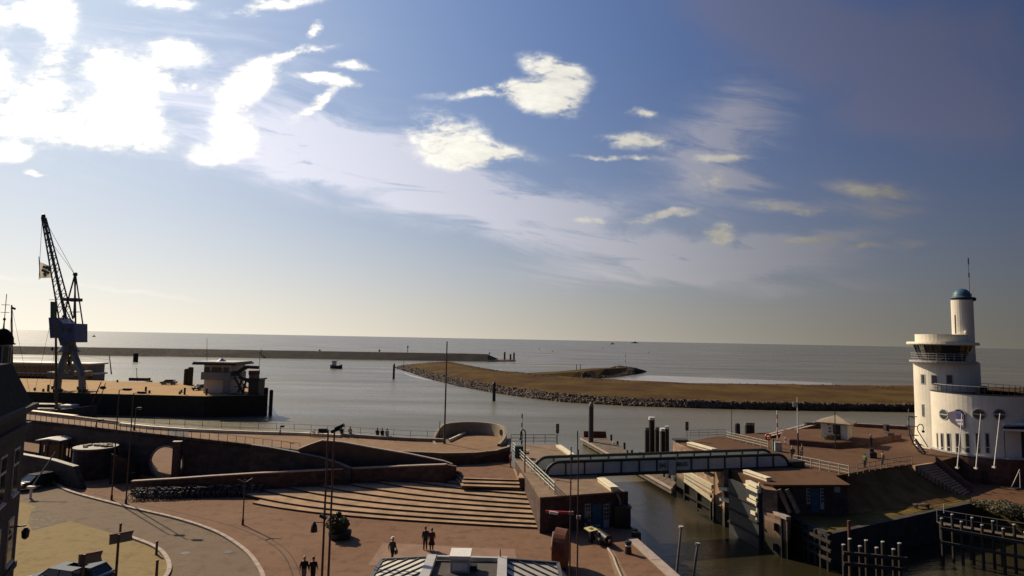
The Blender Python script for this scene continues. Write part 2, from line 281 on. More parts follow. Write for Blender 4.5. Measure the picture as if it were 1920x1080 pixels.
# ------------------------------------------------------------------ mesh builder
class MB:
    def __init__(s): s.v = []; s.f = []
    def add(s, vs, fs):
        o = len(s.v); s.v += [Vector(p) for p in vs]; s.f += [tuple(i + o for i in f) for f in fs]; return s
    def box(s, c, size, rz=0.0, rx=0.0, ry=0.0):
        hx, hy, hz = size[0] / 2, size[1] / 2, size[2] / 2
        q = Matrix.Rotation(rz, 3, 'Z') @ Matrix.Rotation(ry, 3, 'Y') @ Matrix.Rotation(rx, 3, 'X')
        vs = [q @ Vector((x, y, z)) + Vector(c) for z in (-hz, hz) for x, y in ((-hx, -hy), (hx, -hy), (hx, hy), (-hx, hy))]
        return s.add(vs, [(3, 2, 1, 0), (4, 5, 6, 7), (0, 1, 5, 4), (1, 2, 6, 5), (2, 3, 7, 6), (3, 0, 4, 7)])
    def bb(s, a, b):
        return s.box([(a[i] + b[i]) / 2 for i in range(3)], [abs(b[i] - a[i]) for i in range(3)])
    def beam(s, a, b, w, h=None, upz=(0, 0, 1)):
        a = Vector(a); b = Vector(b); h = h or w; d = (b - a).normalized(); r = d.cross(Vector(upz))
        if r.length < 1e-4: r = Vector((1, 0, 0))
        r.normalize(); u_ = r.cross(d).normalized()
        vs = [p + r * (i * w / 2) + u_ * (j * h / 2) for p in (a, b) for i, j in ((-1, -1), (1, -1), (1, 1), (-1, 1))]
        return s.add(vs, [(3, 2, 1, 0), (4, 5, 6, 7), (0, 1, 5, 4), (1, 2, 6, 5), (2, 3, 7, 6), (3, 0, 4, 7)])
    def cyl(s, a, b, r0, r1=None, n=10):
        a = Vector(a); b = Vector(b); r1 = r0 if r1 is None else r1; d = (b - a).normalized()
        x = d.orthogonal().normalized(); y = d.cross(x)
        vs = []
        for p, r in ((a, r0), (b, r1)):
            for i in range(n):
                t = 2 * math.pi * i / n; vs.append(p + (x * math.cos(t) + y * math.sin(t)) * r)
        fs = [(i, (i + 1) % n, n + (i + 1) % n, n + i) for i in range(n)] + [tuple(range(n - 1, -1, -1)), tuple(range(n, 2 * n))]
        return s.add(vs, fs)
    def tube(s, pts, r, n=6):
        for a, b in zip(pts[:-1], pts[1:]):
            if (Vector(a) - Vector(b)).length > 1e-4: s.cyl(a, b, r, r, n)
        return s
    def lathe(s, c, prof, n=24, a0=0.0, a1=2 * math.pi):
        c = Vector(c); full = abs(a1 - a0 - 2 * math.pi) < 1e-6; k = n if full else n + 1; vs = []
        for r, z in prof:
            for i in range(k):
                t = a0 + (a1 - a0) * i / n; vs.append(c + Vector((r * math.cos(t), r * math.sin(t), z)))
        fs = []
        for j in range(len(prof) - 1):
            for i in range(n):
                a = j * k + i; b = j * k + (i + 1) % k; fs.append((a, b, b + k, a + k))
        if full:
            if prof[0][0] > 1e-4: fs.append(tuple(range(k - 1, -1, -1)))
            if prof[-1][0] > 1e-4: fs.append(tuple(range((len(prof) - 1) * k, len(prof) * k)))
        return s.add(vs, fs)
    def prism(s, poly, z0, z1):                      # poly: xy points; z0, z1 numbers or one value per point
        n = len(poly); ar = sum(poly[i][0] * poly[(i + 1) % n][1] - poly[(i + 1) % n][0] * poly[i][1] for i in range(n))
        idx = list(range(n)) if ar > 0 else list(range(n - 1, -1, -1))
        za = z0 if hasattr(z0, '__len__') else [z0] * n; zb = z1 if hasattr(z1, '__len__') else [z1] * n
        vs = [(poly[i][0], poly[i][1], za[i]) for i in idx] + [(poly[i][0], poly[i][1], zb[i]) for i in idx]
        fs = [tuple(range(n - 1, -1, -1)), tuple(range(n, 2 * n))] + [(i, (i + 1) % n, n + (i + 1) % n, n + i) for i in range(n)]
        return s.add(vs, fs)
    def wall(s, line, z0, z1, th=0.3):               # upright wall along an xy polyline, thickness to the back; z per point allowed
        n = len(line); P = [Vector((p[0], p[1])) for p in line]
        za = z0 if hasattr(z0, '__len__') else [z0] * n; zb = z1 if hasattr(z1, '__len__') else [z1] * n
        off = []
        for i in range(n):
            d = (P[min(i + 1, n - 1)] - P[max(i - 1, 0)]).normalized(); off.append(Vector((-d.y, d.x)) * th)
        vs = []
        for i in range(n):
            q = P[i] + off[i]
            vs += [(P[i].x, P[i].y, za[i]), (P[i].x, P[i].y, zb[i]), (q.x, q.y, zb[i]), (q.x, q.y, za[i])]
        fs = []
        for i in range(n - 1):
            a = i * 4; b = a + 4
            fs += [(a, b, b + 1, a + 1), (a + 1, b + 1, b + 2, a + 2), (a + 2, b + 2, b + 3, a + 3), (a + 3, b + 3, b, a)]
        fs += [(0, 1, 2, 3), (4 * n - 1, 4 * n - 2, 4 * n - 3, 4 * n - 4)]
        return s.add(vs, fs)
    def sphere(s, c, r, n=10, k=6, sc=(1, 1, 1)):
        c = Vector(c); vs = [c + Vector((0, 0, -r * sc[2]))]
        for j in range(1, k):
            t = math.pi * j / k - math.pi / 2
            for i in range(n):
                p = 2 * math.pi * i / n; vs.append(c + Vector((r * sc[0] * math.cos(t) * math.cos(p), r * sc[1] * math.cos(t) * math.sin(p), r * sc[2] * math.sin(t))))
        vs.append(c + Vector((0, 0, r * sc[2]))); fs = []
        for i in range(n): fs.append((0, 1 + (i + 1) % n, 1 + i))
        for j in range(k - 2):
            for i in range(n):
                a = 1 + j * n + i; b = 1 + j * n + (i + 1) % n; fs.append((a, b, b + n, a + n))
        L = len(vs) - 1; o = 1 + (k - 2) * n
        for i in range(n): fs.append((o + i, o + (i + 1) % n, L))
        return s.add(vs, fs)
    def mesh(s, name, material, off=Vector((0, 0, 0)), smooth=False):
        me = bpy.data.meshes.new(name); me.from_pydata([tuple(p - off) for p in s.v], [], s.f)
        if isinstance(material, (list, tuple)):
            for q in material: me.materials.append(q)
        else: me.materials.append(material)
        if smooth: me.polygons.foreach_set('use_smooth', [True] * len(me.polygons))
        me.update(); return me
    def build(s, name, material, parent=None, smooth=False, local=False):
        """link as one mesh object; coordinates are world ones unless local"""
        off = Vector((0, 0, 0)); 
        if parent is not None and not local:
            q = parent
            while q is not None: off = off + q.location; q = q.parent
        loc = Vector((0, 0, 0))
        if parent is None and s.v:
            lo = Vector((min(p.x for p in s.v), min(p.y for p in s.v), min(p.z for p in s.v)))
            hi = Vector((max(p.x for p in s.v), max(p.y for p in s.v), max(p.z for p in s.v)))
            loc = Vector(((lo.x + hi.x) / 2, (lo.y + hi.y) / 2, lo.z)); off = loc
        o = bpy.data.objects.new(name, s.mesh(name, material, off, smooth)); COL.objects.link(o)
        o.location = loc
        if parent is not None: o.parent = parent
        return o
def tag(o, label=None, cat=None, group=None, kind=None):
    if label: o['label'] = label
    if cat: o['category'] = cat
    if group: o['group'] = group
    if kind: o['kind'] = kind
    return o
def thing(name, label, cat, loc, rz=0.0, group=None):
    o = bpy.data.objects.new(name, None); o.empty_display_size = 0.3; COL.objects.link(o)
    o.location = Vector(loc); o.rotation_euler = (0, 0, rz); return tag(o, label, cat, group)
def copy_tree(o, parent=None):
    c = o.copy(); COL.objects.link(c); c.parent = parent
    for ch in [x for x in bpy.data.objects if x.parent == o]: copy_tree(ch, c)
    return c
def struct(o): o['kind'] = 'structure'; return o
# ------------------------------------------------------------------ the setting
ZW = -3.0; ZT3 = 3.2; ZQ = 2.1; ZL = 0.0
def water_mat(name, base, rough, sc, strength, spec=0.5):
    M = bpy.data.materials.new(name); M.use_nodes = True; t = M.node_tree; n = NT(t); b = t.nodes['Principled BSDF']
    g = n.node('ShaderNodeNewGeometry'); pos = g.outputs['Position']
    big = n.noise(n.v('MULTIPLY', pos, (1, 3.0, 1)), 0.004, 4, 0.6)
    c = n.mix(n.ss(big, 0.35, 0.65), base, tuple(x * 0.72 for x in base))
    n.put(b.inputs['Base Color'], c); b.inputs['IOR'].default_value = 1.33; b.inputs['Specular IOR Level'].default_value = spec
    streak = n.noise(n.v('MULTIPLY', pos, (0.35, 1.6, 1)), 0.03, 4, 0.6)
    n.put(b.inputs['Roughness'], n.lin(streak, 0.3, 0.7, rough * 0.7, rough * 1.4))
    h1 = n.noise(n.v('MULTIPLY', pos, (0.8, 1.5, 1)), sc, 4, 0.65)
    h2 = n.noise(n.v('MULTIPLY', pos, (0.5, 1.3, 1)), sc * 0.16, 3, 0.6)
    bp = n.node('ShaderNodeBump'); bp.inputs['Distance'].default_value = 0.25
    n.put(bp.inputs['Strength'], n.lin(streak, 0.3, 0.7, strength * 0.55, strength * 1.3))
    n.put(bp.inputs['Height'], n.m('ADD', h1, n.m('MULTIPLY', h2, 1.6))); t.links.new(bp.outputs[0], b.inputs['Normal'])
    MATS[name] = M; return M
M_SEA = water_mat('sea water', (0.140, 0.125, 0.078), 0.30, 1.1, 0.6)
M_CANAL = water_mat('canal water', (0.030, 0.026, 0.014), 0.10, 2.2, 0.16, 0.28)
sea = MB(); S = 45000
sea.add([(-S, -300, ZW), (S, -300, ZW), (S, S, ZW), (-S, S, ZW)], [(0, 1, 2, 3)])
struct(sea.build('sea', M_SEA))
can = MB(); can.add([Vector((8, -40, ZW + .02)), Vector((120, -40, ZW + .02)), Vector((120, 74, ZW + .02)), Vector((30, 74, ZW + .02)), G(1284, 900, ZW + .02), G(1120, 905, ZW + .02), Vector((8, 66, ZW + .02))], [(0, 1, 2, 3, 4, 5, 6)])
struct(can.build('canal', M_CANAL))

def X(p): return (p.x, p.y)
def lerp(a, b, t): return a + (b - a) * t
# plaza: the town side of the harbour wall
qa = G(1195, 1010); qb = G(1280, 1085); qd = (qb - qa) / (qa.y - qb.y)
qe = qb + qd * (qb.y + 30)
qc = qa - qd * 1.2
plaza = MB().prism([(-150, -30), X(qe), X(qb), X(qa), X(qc), (12.2, 57.6), (10.5, 63), (4, 72), (-14, 74), (-22, 72), (-36, 78), (-36, 104), (-52, 108), (-150, 108)], -6.0, 0.0)
struct(plaza.build('plaza', M_PLAZA))
# granite coping along the canal quay
cop = MB(); n_ = 14
w2 = Vector((-qd.y, qd.x, 0)).normalized()
if w2.x > 0: w2 = -w2
quay_edge = struct(MB().prism([X(qa), X(qa + w2 * 1.0), X(qe + w2 * 1.0), X(qe)], -0.6, 0.045).build('quay_edge', M_CONC))
for i in range(16):
    a = lerp(qa, qe, i / 16.0); b = lerp(qa, qe, (i + 0.985) / 16.0)
    MB().prism([X(a + w2 * 0.06), X(a + w2 * 0.94), X(b + w2 * 0.94), X(b + w2 * 0.06)], 0.03, 0.09 + 0.006 * (i % 3)).build('coping_stone', M_COPE, quay_edge)

# road, gutters, kerbs, yellow island
def curve(pts, z=0.0, n=8):
    """smooth world polyline through photo points on the level z"""
    P = [G(x, y, z) for x, y in pts]; out = []
    for i in range(len(P) - 1):
        p0 = P[max(i - 1, 0)]; p1 = P[i]; p2 = P[i + 1]; p3 = P[min(i + 2, len(P) - 1)]
        for k in range(n):
            t = k / n
            out.append(0.5 * ((2 * p1) + (p2 - p0) * t + (2 * p0 - 5 * p1 + 4 * p2 - p3) * t * t + (3 * p1 - p0 - 3 * p2 + p3) * t ** 3))
    out.append(P[-1]); return out
outer = curve([(40, 893), (95, 906), (130, 924), (230, 951), (330, 975), (400, 999), (450, 1030), (478, 1062), (490, 1100), (470, 1190)])
inner = curve([(30, 940), (62, 948), (130, 976), (220, 1003), (288, 1029), (312, 1060), (300, 1090), (240, 1130), (120, 1170)])
road = MB(); road.prism([X(p) for p in outer] + [X(p) for p in reversed(inner)], -0.3, 0.004)
struct(road.build('road', M_ROAD))
isl = MB(); isl.prism([X(p) for p in inner] + [X(G(40, 1170)), X(G(20, 1060)), X(G(15, 990))], -0.3, 0.010)
struct(isl.build('yellow_pavement', M_YEL))
cob = MB(); cob.prism([X(G(*p)) for p in [(60, 955), (70, 950), (130, 977), (62, 994), (52, 980)]], -0.2, 0.022)
struct(cob.build('cobbled_corner', M_COB))
def strip(line, w, z0, z1, name, material):
    return struct(MB().wall([X(p) for p in line], z0, z1, w).build(name, material))
def kerb(line, name, label_mat, h, w, step):
    o = strip(line, w, -0.1, h - 0.012, name, M_CONC)
    acc = 0; seg = [line[0]]
    for a, b in zip(line[:-1], line[1:]):
        acc += (b - a).length; seg.append(b)
        if acc >= step:
            c = [lerp(seg[0], seg[1], 0.04)] + seg[1:-1] + [lerp(seg[-1], seg[-2], 0.04)]
            MB().wall([X(p) for p in c], h - 0.02, h + random.uniform(0, 0.006), w + 0.012).build('kerb_stone', label_mat, o)
            seg = [b]; acc = 0
    return o
kerb(outer[8:], 'kerb', M_COPE, 0.16, 0.30, 1.0)
kerb([p for p in inner if p.x > G(215, 1003).x][:-6], 'island_kerb', M_COPE, 0.15, 0.30, 1.0)
gut = curve([(176, 927), (240, 941), (350, 965), (450, 992), (520, 1030), (548, 1080), (555, 1150)])
strip(gut, 0.10, -0.1, 0.006, 'gutter', M_DARKW)
strip([p + Vector((0.45, 0.25, 0)) for p in gut[22:]], 0.07, -0.1, 0.006, 'gutter', M_DARKW)
strip(curve([(176, 927), (205, 913), (160, 905)], n=5), 0.10, -0.1, 0.006, 'gutter', M_DARKW)
# paler paving panels in front of the kiosk
pan = MB(); pan.prism([X(G(*p)) for p in [(718, 1018), (965, 1030), (972, 1060), (690, 1060)]], -0.2, 0.008)
struct(pan.build('pale_paving', mat('pale paving', (0.26, 0.15, 0.095), 0.85, 0.25, 0.7)))

# ------------------------------------------------------------------ promenade on the sea wall, with a round tunnel
pf = [(-60, 774, 5.0), (43, 787, 5.0), (137, 797, 5.0), (228, 808, 5.0), (282, 813.5, 5.0), (352, 821, 4.9), (425, 829, 4.6), (500, 838, 4.3), (560, 845, 4.05)]
pb = [(-60, 763, 5.0), (43, 775, 5.0), (137, 786, 5.0), (228, 797, 5.0), (282, 803, 5.0), (352, 808, 4.9), (425, 811, 4.6), (500, 813.5, 4.3), (560, 815, 4.05)]
PF = [G(*p) for p in pf]; PB = [G(*p) for p in pb]
def seg_body(i0, i1):
    a = PF[i0:i1 + 1]; b = PB[i0:i1 + 1]; poly = [X(p) for p in a] + [X(p) for p in reversed(b)]
    zs_ = [p.z - 0.03 for p in a] + [p.z - 0.03 for p in reversed(b)]
    return poly, zs_
prom = thing('sea_wall', 'long dark sea wall with a round tunnel, carrying the brick promenade', 'sea wall', (PF[4].x, PF[4].y, 0))
for i0, i1 in ((0, 1), (2, 4), (5, 8)):
    poly, zz = seg_body(i0, i1); MB().prism(poly, -4.5, zz).build('wall_body', M_DARKW, prom)
poly, zz = seg_body(1, 2); MB().prism(poly, 2.25, zz).build('underpass_lintel', M_DARKW, prom)
for t0 in (0.42, 0.86):                                   # piers of the road underpass
    a, b = lerp(PF[1], PF[2], t0), lerp(PF[1], PF[2], t0 + .05); c, d = lerp(PB[1], PB[2], t0 + .05), lerp(PB[1], PB[2], t0)
    MB().prism([X(p) for p in (a, b, c, d)], -.5, 2.249).build('underpass_pier', M_DARKW, prom)
# tunnel piece: rectangle with a round hole, extruded from front to back
fa, fb, ba, bbk = PF[4], PF[5], PB[4], PB[5]
tm = MB(); rect = []; hole = []; nn = 40
for i in range(nn):
    t = 2 * math.pi * i / nn + math.pi / 4
    cx, cz = math.cos(t), math.sin(t)
    k = 1 / max(abs(cx), abs(cz))
    rect.append((0.5 + 0.5 * cx * k, 2.235 + 2.735 * cz * k)); hole.append((0.5 + 0.44 * cx, 1.72 + 2.0 * cz))
for a_, b_ in ((fa, fb), (ba, bbk)):
    for s_, z_ in rect: tm.v.append(Vector((lerp(a_.x, b_.x, s_), lerp(a_.y, b_.y, s_), z_)))
    for s_, z_ in hole: tm.v.append(Vector((lerp(a_.x, b_.x, s_), lerp(a_.y, b_.y, s_), z_)))
for i in range(nn):
    j = (i + 1) % nn
    tm.f += [(i, j, nn + j, nn + i), (2 * nn + j, 2 * nn + i, 3 * nn + i, 3 * nn + j), (nn + i, nn + j, 3 * nn + j, 3 * nn + i), (j, i, 2 * nn + i, 2 * nn + j)]
tm.build('tunnel', M_DARKW, prom)
rim = MB(); d0 = (fb - fa); nrm = Vector((d0.y, -d0.x, 0)).normalized()
for i in range(nn):
    j = (i + 1) % nn; pts = []
    for kk, (s_, z_) in ((i, hole[i]), (j, hole[j])): pts.append(Vector((lerp(fa.x, fb.x, s_), lerp(fa.y, fb.y, s_), z_)) + nrm * 0.06)
    rim.beam(pts[0], pts[1], 0.16, 0.22)
rim.build('tunnel_rim', M_CONC, prom)
# paving sheet on top, coping and sea-side parapet
pr2 = [(640, 849, 3.9), (713, 848, 3.7), (770, 848, 3.5), (831, 851, 3.4), (890, 850, 3.4), (930, 846, 3.4), (955, 839, 3.4), (958, 826, 3.4)]
pr2b = [(640, 819, 3.9), (713, 824, 3.7), (770, 827, 3.5), (831, 829, 3.4), (890, 829, 3.4), (930, 826, 3.4), (950, 823, 3.4), (957, 821, 3.4)]
PF2 = [G(*p) for p in pr2]; PB2 = [G(*p) for p in pr2b]
top = MB(); FA = PF + PF2; BA = PB + PB2
for i in range(len(FA) - 1):
    q = [FA[i], FA[i + 1], BA[i + 1], BA[i]]
    top.add([p + Vector((0, 0, 0.012)) for p in q] + [p - Vector((0, 0, 0.25)) for p in q], [(0, 1, 2, 3), (7, 6, 5, 4), (0, 4, 5, 1), (1, 5, 6, 2), (2, 6, 7, 3), (3, 7, 4, 0)])
top.build('promenade_paving', M_PROM, prom)
MB().wall([X(p) for p in PF[:9]], [p.z - 0.35 for p in PF[:9]], [p.z + 0.07 for p in PF[:9]], 0.35).build('front_coping', M_DARKW, prom)
cp = BA[:13]
MB().wall([X(p) for p in cp], [p.z - 0.3 for p in cp], [p.z + 0.42 for p in cp], 0.55).build('sea_parapet', M_CONC, prom)
bs_ = BA[3:10]
MB().wall([(p.x, p.y - .75) for p in bs_], [p.z for p in bs_], [p.z + 0.40 for p in bs_], 0.5).build('glint_strip', M_CREAM, prom)  # no seat: cream strip that paints the sun glint along the parapet
MB().wall([(p.x, p.y - .1) for p in BA[0:3]], [p.z + .421 for p in BA[0:3]], [p.z + 0.50 for p in BA[0:3]], 0.8).build('glint_coping', M_CREAM, prom)  # cream strip paints the same sun glint at the left end
# the lower right part of the promenade stands on its own curved wall
poly = [X(p) for p in PF2] + [X(p) for p in reversed(PB2)]
MB().prism(poly, -4.5, [p.z - 0.24 for p in PF2] + [p.z - 0.24 for p in reversed(PB2)]).build('wall_body', M_BRICKD, prom)
MB().wall([X(p) for p in PF2], [p.z - 0.45 for p in PF2], [p.z + 0.10 for p in PF2], 0.3).build('front_coping', M_CONC, prom)
# two strips of seaside paving lit pale beyond the parapet at the left
lowb = MB(); lowb.prism([X(G(-60, 772, 3.4)), X(G(35, 781, 3.4)), X(G(200, 801, 3.4)), X(G(200, 795, 3.4)), X(G(35, 772, 3.4)), X(G(-60, 764, 3.4))], -4.5, 3.4)
struct(lowb.build('lower_walk', M_PROM))

# ramp wall and its ramp down to the stair platform
ra = [(560, 843, 5.0), (583, 834, 5.5), (604, 827, 5.8), (640, 830, 5.75), (700, 841, 5.2), (770, 853, 4.3), (832, 866, 3.4), (849, 872, 3.0)]
RA = [D(p[0], p[1], lerp(71.0, 72.4, i / 7.0)) for i, p in enumerate(ra)]
rw = thing('ramp_wall', 'dark wall with a humped sloping top that falls toward the wide stairs', 'wall', (RA[3].x, RA[3].y, 0))
MB().wall([X(p) for p in RA], 0.0, [p.z for p in RA], 0.4).build('wall_body', mat('ramp wall render', (0.10, 0.075, 0.058), 0.9, 0.3, 0.8, bump=0.3), rw)
MB().wall([(p.x, p.y - 0.06) for p in RA], [p.z + 0.003 for p in RA], [p.z + 0.12 for p in RA], 0.52).build('coping', M_COPE, rw)
# lower wall end that curves down in front of it
lw = [(470, 835, 4.9), (500, 839, 4.8), (550, 848, 4.0), (600, 858, 3.1), (635, 869, 2.3), (657, 879, 1.5)]
LW = [D(p[0], p[1], lerp(71.6, 69.6, i / 5.0)) for i, p in enumerate(lw)]
o = thing('curved_wall_end', 'dark curved end of the sea wall dropping to the ground', 'wall', (LW[2].x, LW[2].y, 0))
MB().wall([X(p) for p in LW], 0.0, [p.z for p in LW], 0.35).build('wall_body', M_DARKW, o)
MB().wall([(p.x, p.y - 0.04) for p in LW], [p.z + 0.003 for p in LW], [p.z + 0.09 for p in LW], 0.43).build('coping', M_CRGREY, o)
# back wall of the stairs, with coping
bw = [(246, 904, 67.3), (330, 899, 67.6), (400, 894, 67.9), (480, 889, 68.6), (560, 885, 69.2), (640, 880.5, 69.9), (720, 877, 70.2), (790, 874, 69.8), (836, 872.5, 69.4)]
BW = [D(*p) for p in bw]
o = thing('stair_wall', 'low dark wall with a pale coping along the back of the wide stairs', 'wall', (BW[4].x, BW[4].y, 0))
MB().wall([X(p) for p in BW], 0.0, [p.z for p in BW], 0.4).build('wall_body', M_BRICKD, o)
MB().wall([(p.x, p.y - 0.07) for p in BW], [p.z + 0.003 for p in BW], [p.z + 0.13 for p in BW], 0.54).build('coping', M_COPE, o)
pe = D(836, 872, 69.2); b_ = MB(); b_.prism([(pe.x - 0.1, pe.y - 0.1), (pe.x + 1.1, pe.y + 1.0), (pe.x + 0.9, pe.y + 3.2), (pe.x - 0.1, pe.y + 3.0)], 0.0, [pe.z + 0.1, pe.z - 0.35, 2.7, 2.9]); b_.build('end_pier', M_BRICKD, o)

# ------------------------------------------------------------------ wide stairs
st = thing('wide_stairs', 'wide concrete stairs with a dozen long curved steps rising to the platform', 'stairs', G(760, 975))
yr = [989, 981, 972, 963, 954, 946, 937.5, 930, 922, 914, 907, 900]
xl = [474, 426, 475, 523, 583, 632, 690, 747, 806, 866, 868, 870]
cx_ = [20, 35, 32, 30, 27, 25, 22, 20, 15, 0, 0, 0]
HS = 0.175
for k in range(12):
    z = HS * (k + 1); xr = 1013 if k < 8 else 972 + 2 * (11 - k); sl_ = 0.05 if k < 9 else 0.03
    pts = []
    nseg = 22
    for i in range(nseg + 1):
        t = (i / nseg) ** 1.7; x = lerp(xl[k], xr, t)
        y = yr[k] - sl_ * (xr - x) - cx_[k] * math.exp(-(x - xl[k]) / 130.0)
        pts.append(G(x, y, z))
    L = pts[0]; Rr = pts[-1]
    if k < 9: back = [(Rr.x - 0.3, 71.8), (-7.0, 71.8)] + [p for p in ((-8.6, 69.7), (-11.5, 70.3), (-15, 70.5), (-20, 70.1), (-25, 69.3)) if p[0] > L.x + 0.8] + [(L.x + 0.1, L.y + 0.3)]
    else: back = [(Rr.x - 0.2, 74.8), (-3, 76.2), (-8, 74.0), (-9.0, 73), (L.x - 0.9, L.y + 3)]
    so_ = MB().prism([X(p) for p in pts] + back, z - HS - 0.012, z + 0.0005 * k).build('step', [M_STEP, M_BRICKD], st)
    for f_ in so_.data.polygons: f_.material_index = 1 if abs(f_.normal.z) < 0.5 else 0  # upright faces get the darker brick: riser shade put into the colour
# platform paving on top of the flight
pl = MB().prism([X(G(x, y, 2.1)) for x, y in [(868, 895), (970, 899), (958, 868), (900, 866), (846, 875)]], 1.9, 2.112)
pl.build('platform', M_PLAZA, st)

# ------------------------------------------------------------------ far quay, breakwater, island dam, wet flats
quay = MB().prism([X(G(501, 741, ZQ)), X(G(384, 743, ZQ)), X(G(30, 734, ZQ)), (-320, 152), (-320, 192), X(G(30, 709, ZQ)), X(G(370, 719, ZQ)), X(G(488, 724, ZQ))], -6, ZQ)
struct(quay.build('harbour_quay', M_QUAY))
qfr = MB().wall([X(p) for p in (G(20, 734, ZQ) - Vector((0, 0.05, 0)), G(384, 743, ZQ) - Vector((0, 0.05, 0)), G(501, 741, ZQ) - Vector((0, 0.05, 0)))], -6, ZQ + 0.02, 0.03)
struct(qfr.build('quay_face', M_WEED))
def ridge(name, base_pts, crest, zc, material, width, tip=True):
    """a long bank: near waterline, crest line and far waterline"""
    n = len(base_pts); A = [G(x, y, ZW) for x, y in base_pts]; m_ = MB(); vs = []
    for i, a in enumerate(A):
        d = (A[min(i + 1, n - 1)] - A[max(i - 1, 0)]).normalized(); nr = Vector((-d.y, d.x, 0))
        w = width[i] if hasattr(width, '__len__') else width; z = zc[i] if hasattr(zc, '__len__') else zc
        vs += [a - Vector((0, 0, 1)), a + nr * w * 0.30 + Vector((0, 0, z - ZW)), a + nr * w * 0.62 + Vector((0, 0, z - ZW)), a + nr * w - Vector((0, 0, 1))]
    fs = []
    for i in range(n - 1):
        a = i * 4; b = a + 4
        for k in range(3): fs.append((a + k, b + k, b + k + 1, a + k + 1))
    fs += [(3, 2, 1, 0), (4 * n - 4, 4 * n - 3, 4 * n - 2, 4 * n - 1)]
    m_.add(vs, fs); return m_.build(name, material)
bwk = ridge('breakwater', [(-60, 663.5), (60, 665.2), (150, 666.5), (300, 668.5), (500, 671.7), (700, 674.8), (870, 677.3), (915, 678), (935, 678.3)], None,
            [3.4, 3.4, 3.4, 3.4, 3.4, 3.4, 3.4, 3.2, -0.6], mat('breakwater basalt', (0.075, 0.064, 0.055), 0.9, 0.35, 0.12, bump=0.6, bscale=1.2), [40, 40, 40, 40, 38, 38, 36, 34, 26])
struct(bwk)
bl = MB(); bl.prism([X(G(915, 678.2, ZW)), X(G(966, 677.5, ZW)), X(G(966, 675, ZW)), X(G(915, 675, ZW))], -4, -2.0); struct(bl.build('breakwater_toe', M_ROCK))
# island: a broad low bank seen from its near shore; heights per row
near = [(742, 690), (775, 700), (800, 709), (860, 724), (930, 737), (1000, 747), (1060, 754), (1180, 761), (1300, 765), (1450, 768), (1600, 770), (1720, 771), (1960, 775)]
rockt = [(748, 687), (778, 691), (805, 697), (862, 711), (930, 724), (1000, 733), (1060, 740), (1180, 747), (1300, 752), (1450, 756), (1600, 758), (1720, 760), (1960, 763)]
crest = [(752, 685), (800, 680), (840, 678), (890, 687), (935, 695), (1000, 700), (1060, 706), (1180, 713), (1300, 718), (1450, 720), (1600, 722), (1720, 723), (1960, 727)]
zr = [-2.4, -1.6, -1.4, -1.2, -1.1, -1.0, -1.0, -1.0, -1.0, -1.0, -1.0, -1.0, -1.0]
zcr = [-2.2, 1.0, 2.2, 1.9, 1.4, 1.0, 0.9, 0.8, 0.7, 0.6, 0.6, 0.6, 0.6]
NA = [G(x, y, ZW) - Vector((0, 0, 0.6)) for x, y in near]
RT = [G(x, y, z) for (x, y), z in zip(rockt, zr)]
CR = [G(x, y, z) for (x, y), z in zip(crest, zcr)]
BK = [p + Vector((0, 14, -(p.z - ZW) - 0.6)) for p in CR]
def sheet(rows, sub=4, jit=0.0, seed=1):
    rnd = random.Random(seed); m_ = MB(); n = len(rows[0]); cols = []
    for i in range(n - 1):
        for k in range(sub):
            cols.append([lerp(r[i], r[i + 1], k / sub) for r in rows])
    cols.append([r[-1] for r in rows]); rn = len(rows)
    for c in cols:
        for p in c: m_.v.append(p + Vector((0, 0, rnd.uniform(-jit, jit))))
    for i in range(len(cols) - 1):
        for j in range(rn - 1):
            a = i * rn + j; m_.f.append((a, a + rn, a + rn + 1, a + 1))
    return m_
mids = [lerp(a, b, 0.35) + Vector((0, 0, 0.25)) for a, b in zip(RT, CR)]
mids2 = [lerp(a, b, 0.7) + Vector((0, 0, 0.15)) for a, b in zip(RT, CR)]
isle = sheet([RT, mids, mids2, CR, BK], 5, 0.12).build('island', M_ISLE, smooth=True); struct(isle)
struct(sheet([NA, RT], 4, 0.1).build('island_shore', M_ROCK))
prong = ridge('rock_groyne', [(1000, 716), (1060, 713.5), (1110, 711), (1160, 707), (1195, 701), (1212, 697)], None, [-0.6, -0.2, 0.4, 1.4, 0.6, -2.7],
              mat('groyne scrub', (0.11, 0.074, 0.03), 0.98, 0.4, 0.12, bump=0.6, bscale=2, spec=0.03), [40, 36, 30, 26, 20, 8])
struct(prong)
mud = MB(); mud.prism([X(G(*p, ZW)) for p in [(1130, 713), (1215, 704), (1300, 707), (1450, 713), (1560, 718), (1560, 722), (1300, 722), (1130, 720)]], -4, ZW + 0.05)
struct(mud.build('wet_flat', M_WETFLAT))  # reflective water; the pale base colour paints in its sheen
mud2 = MB(); mud2.prism([X(G(*p, ZW)) for p in [(752, 697), (770, 703), (800, 710.5), (825, 716), (800, 712.5), (770, 706)]], -4, ZW + 0.06)
struct(mud2.build('wet_flat', M_WETFLAT))
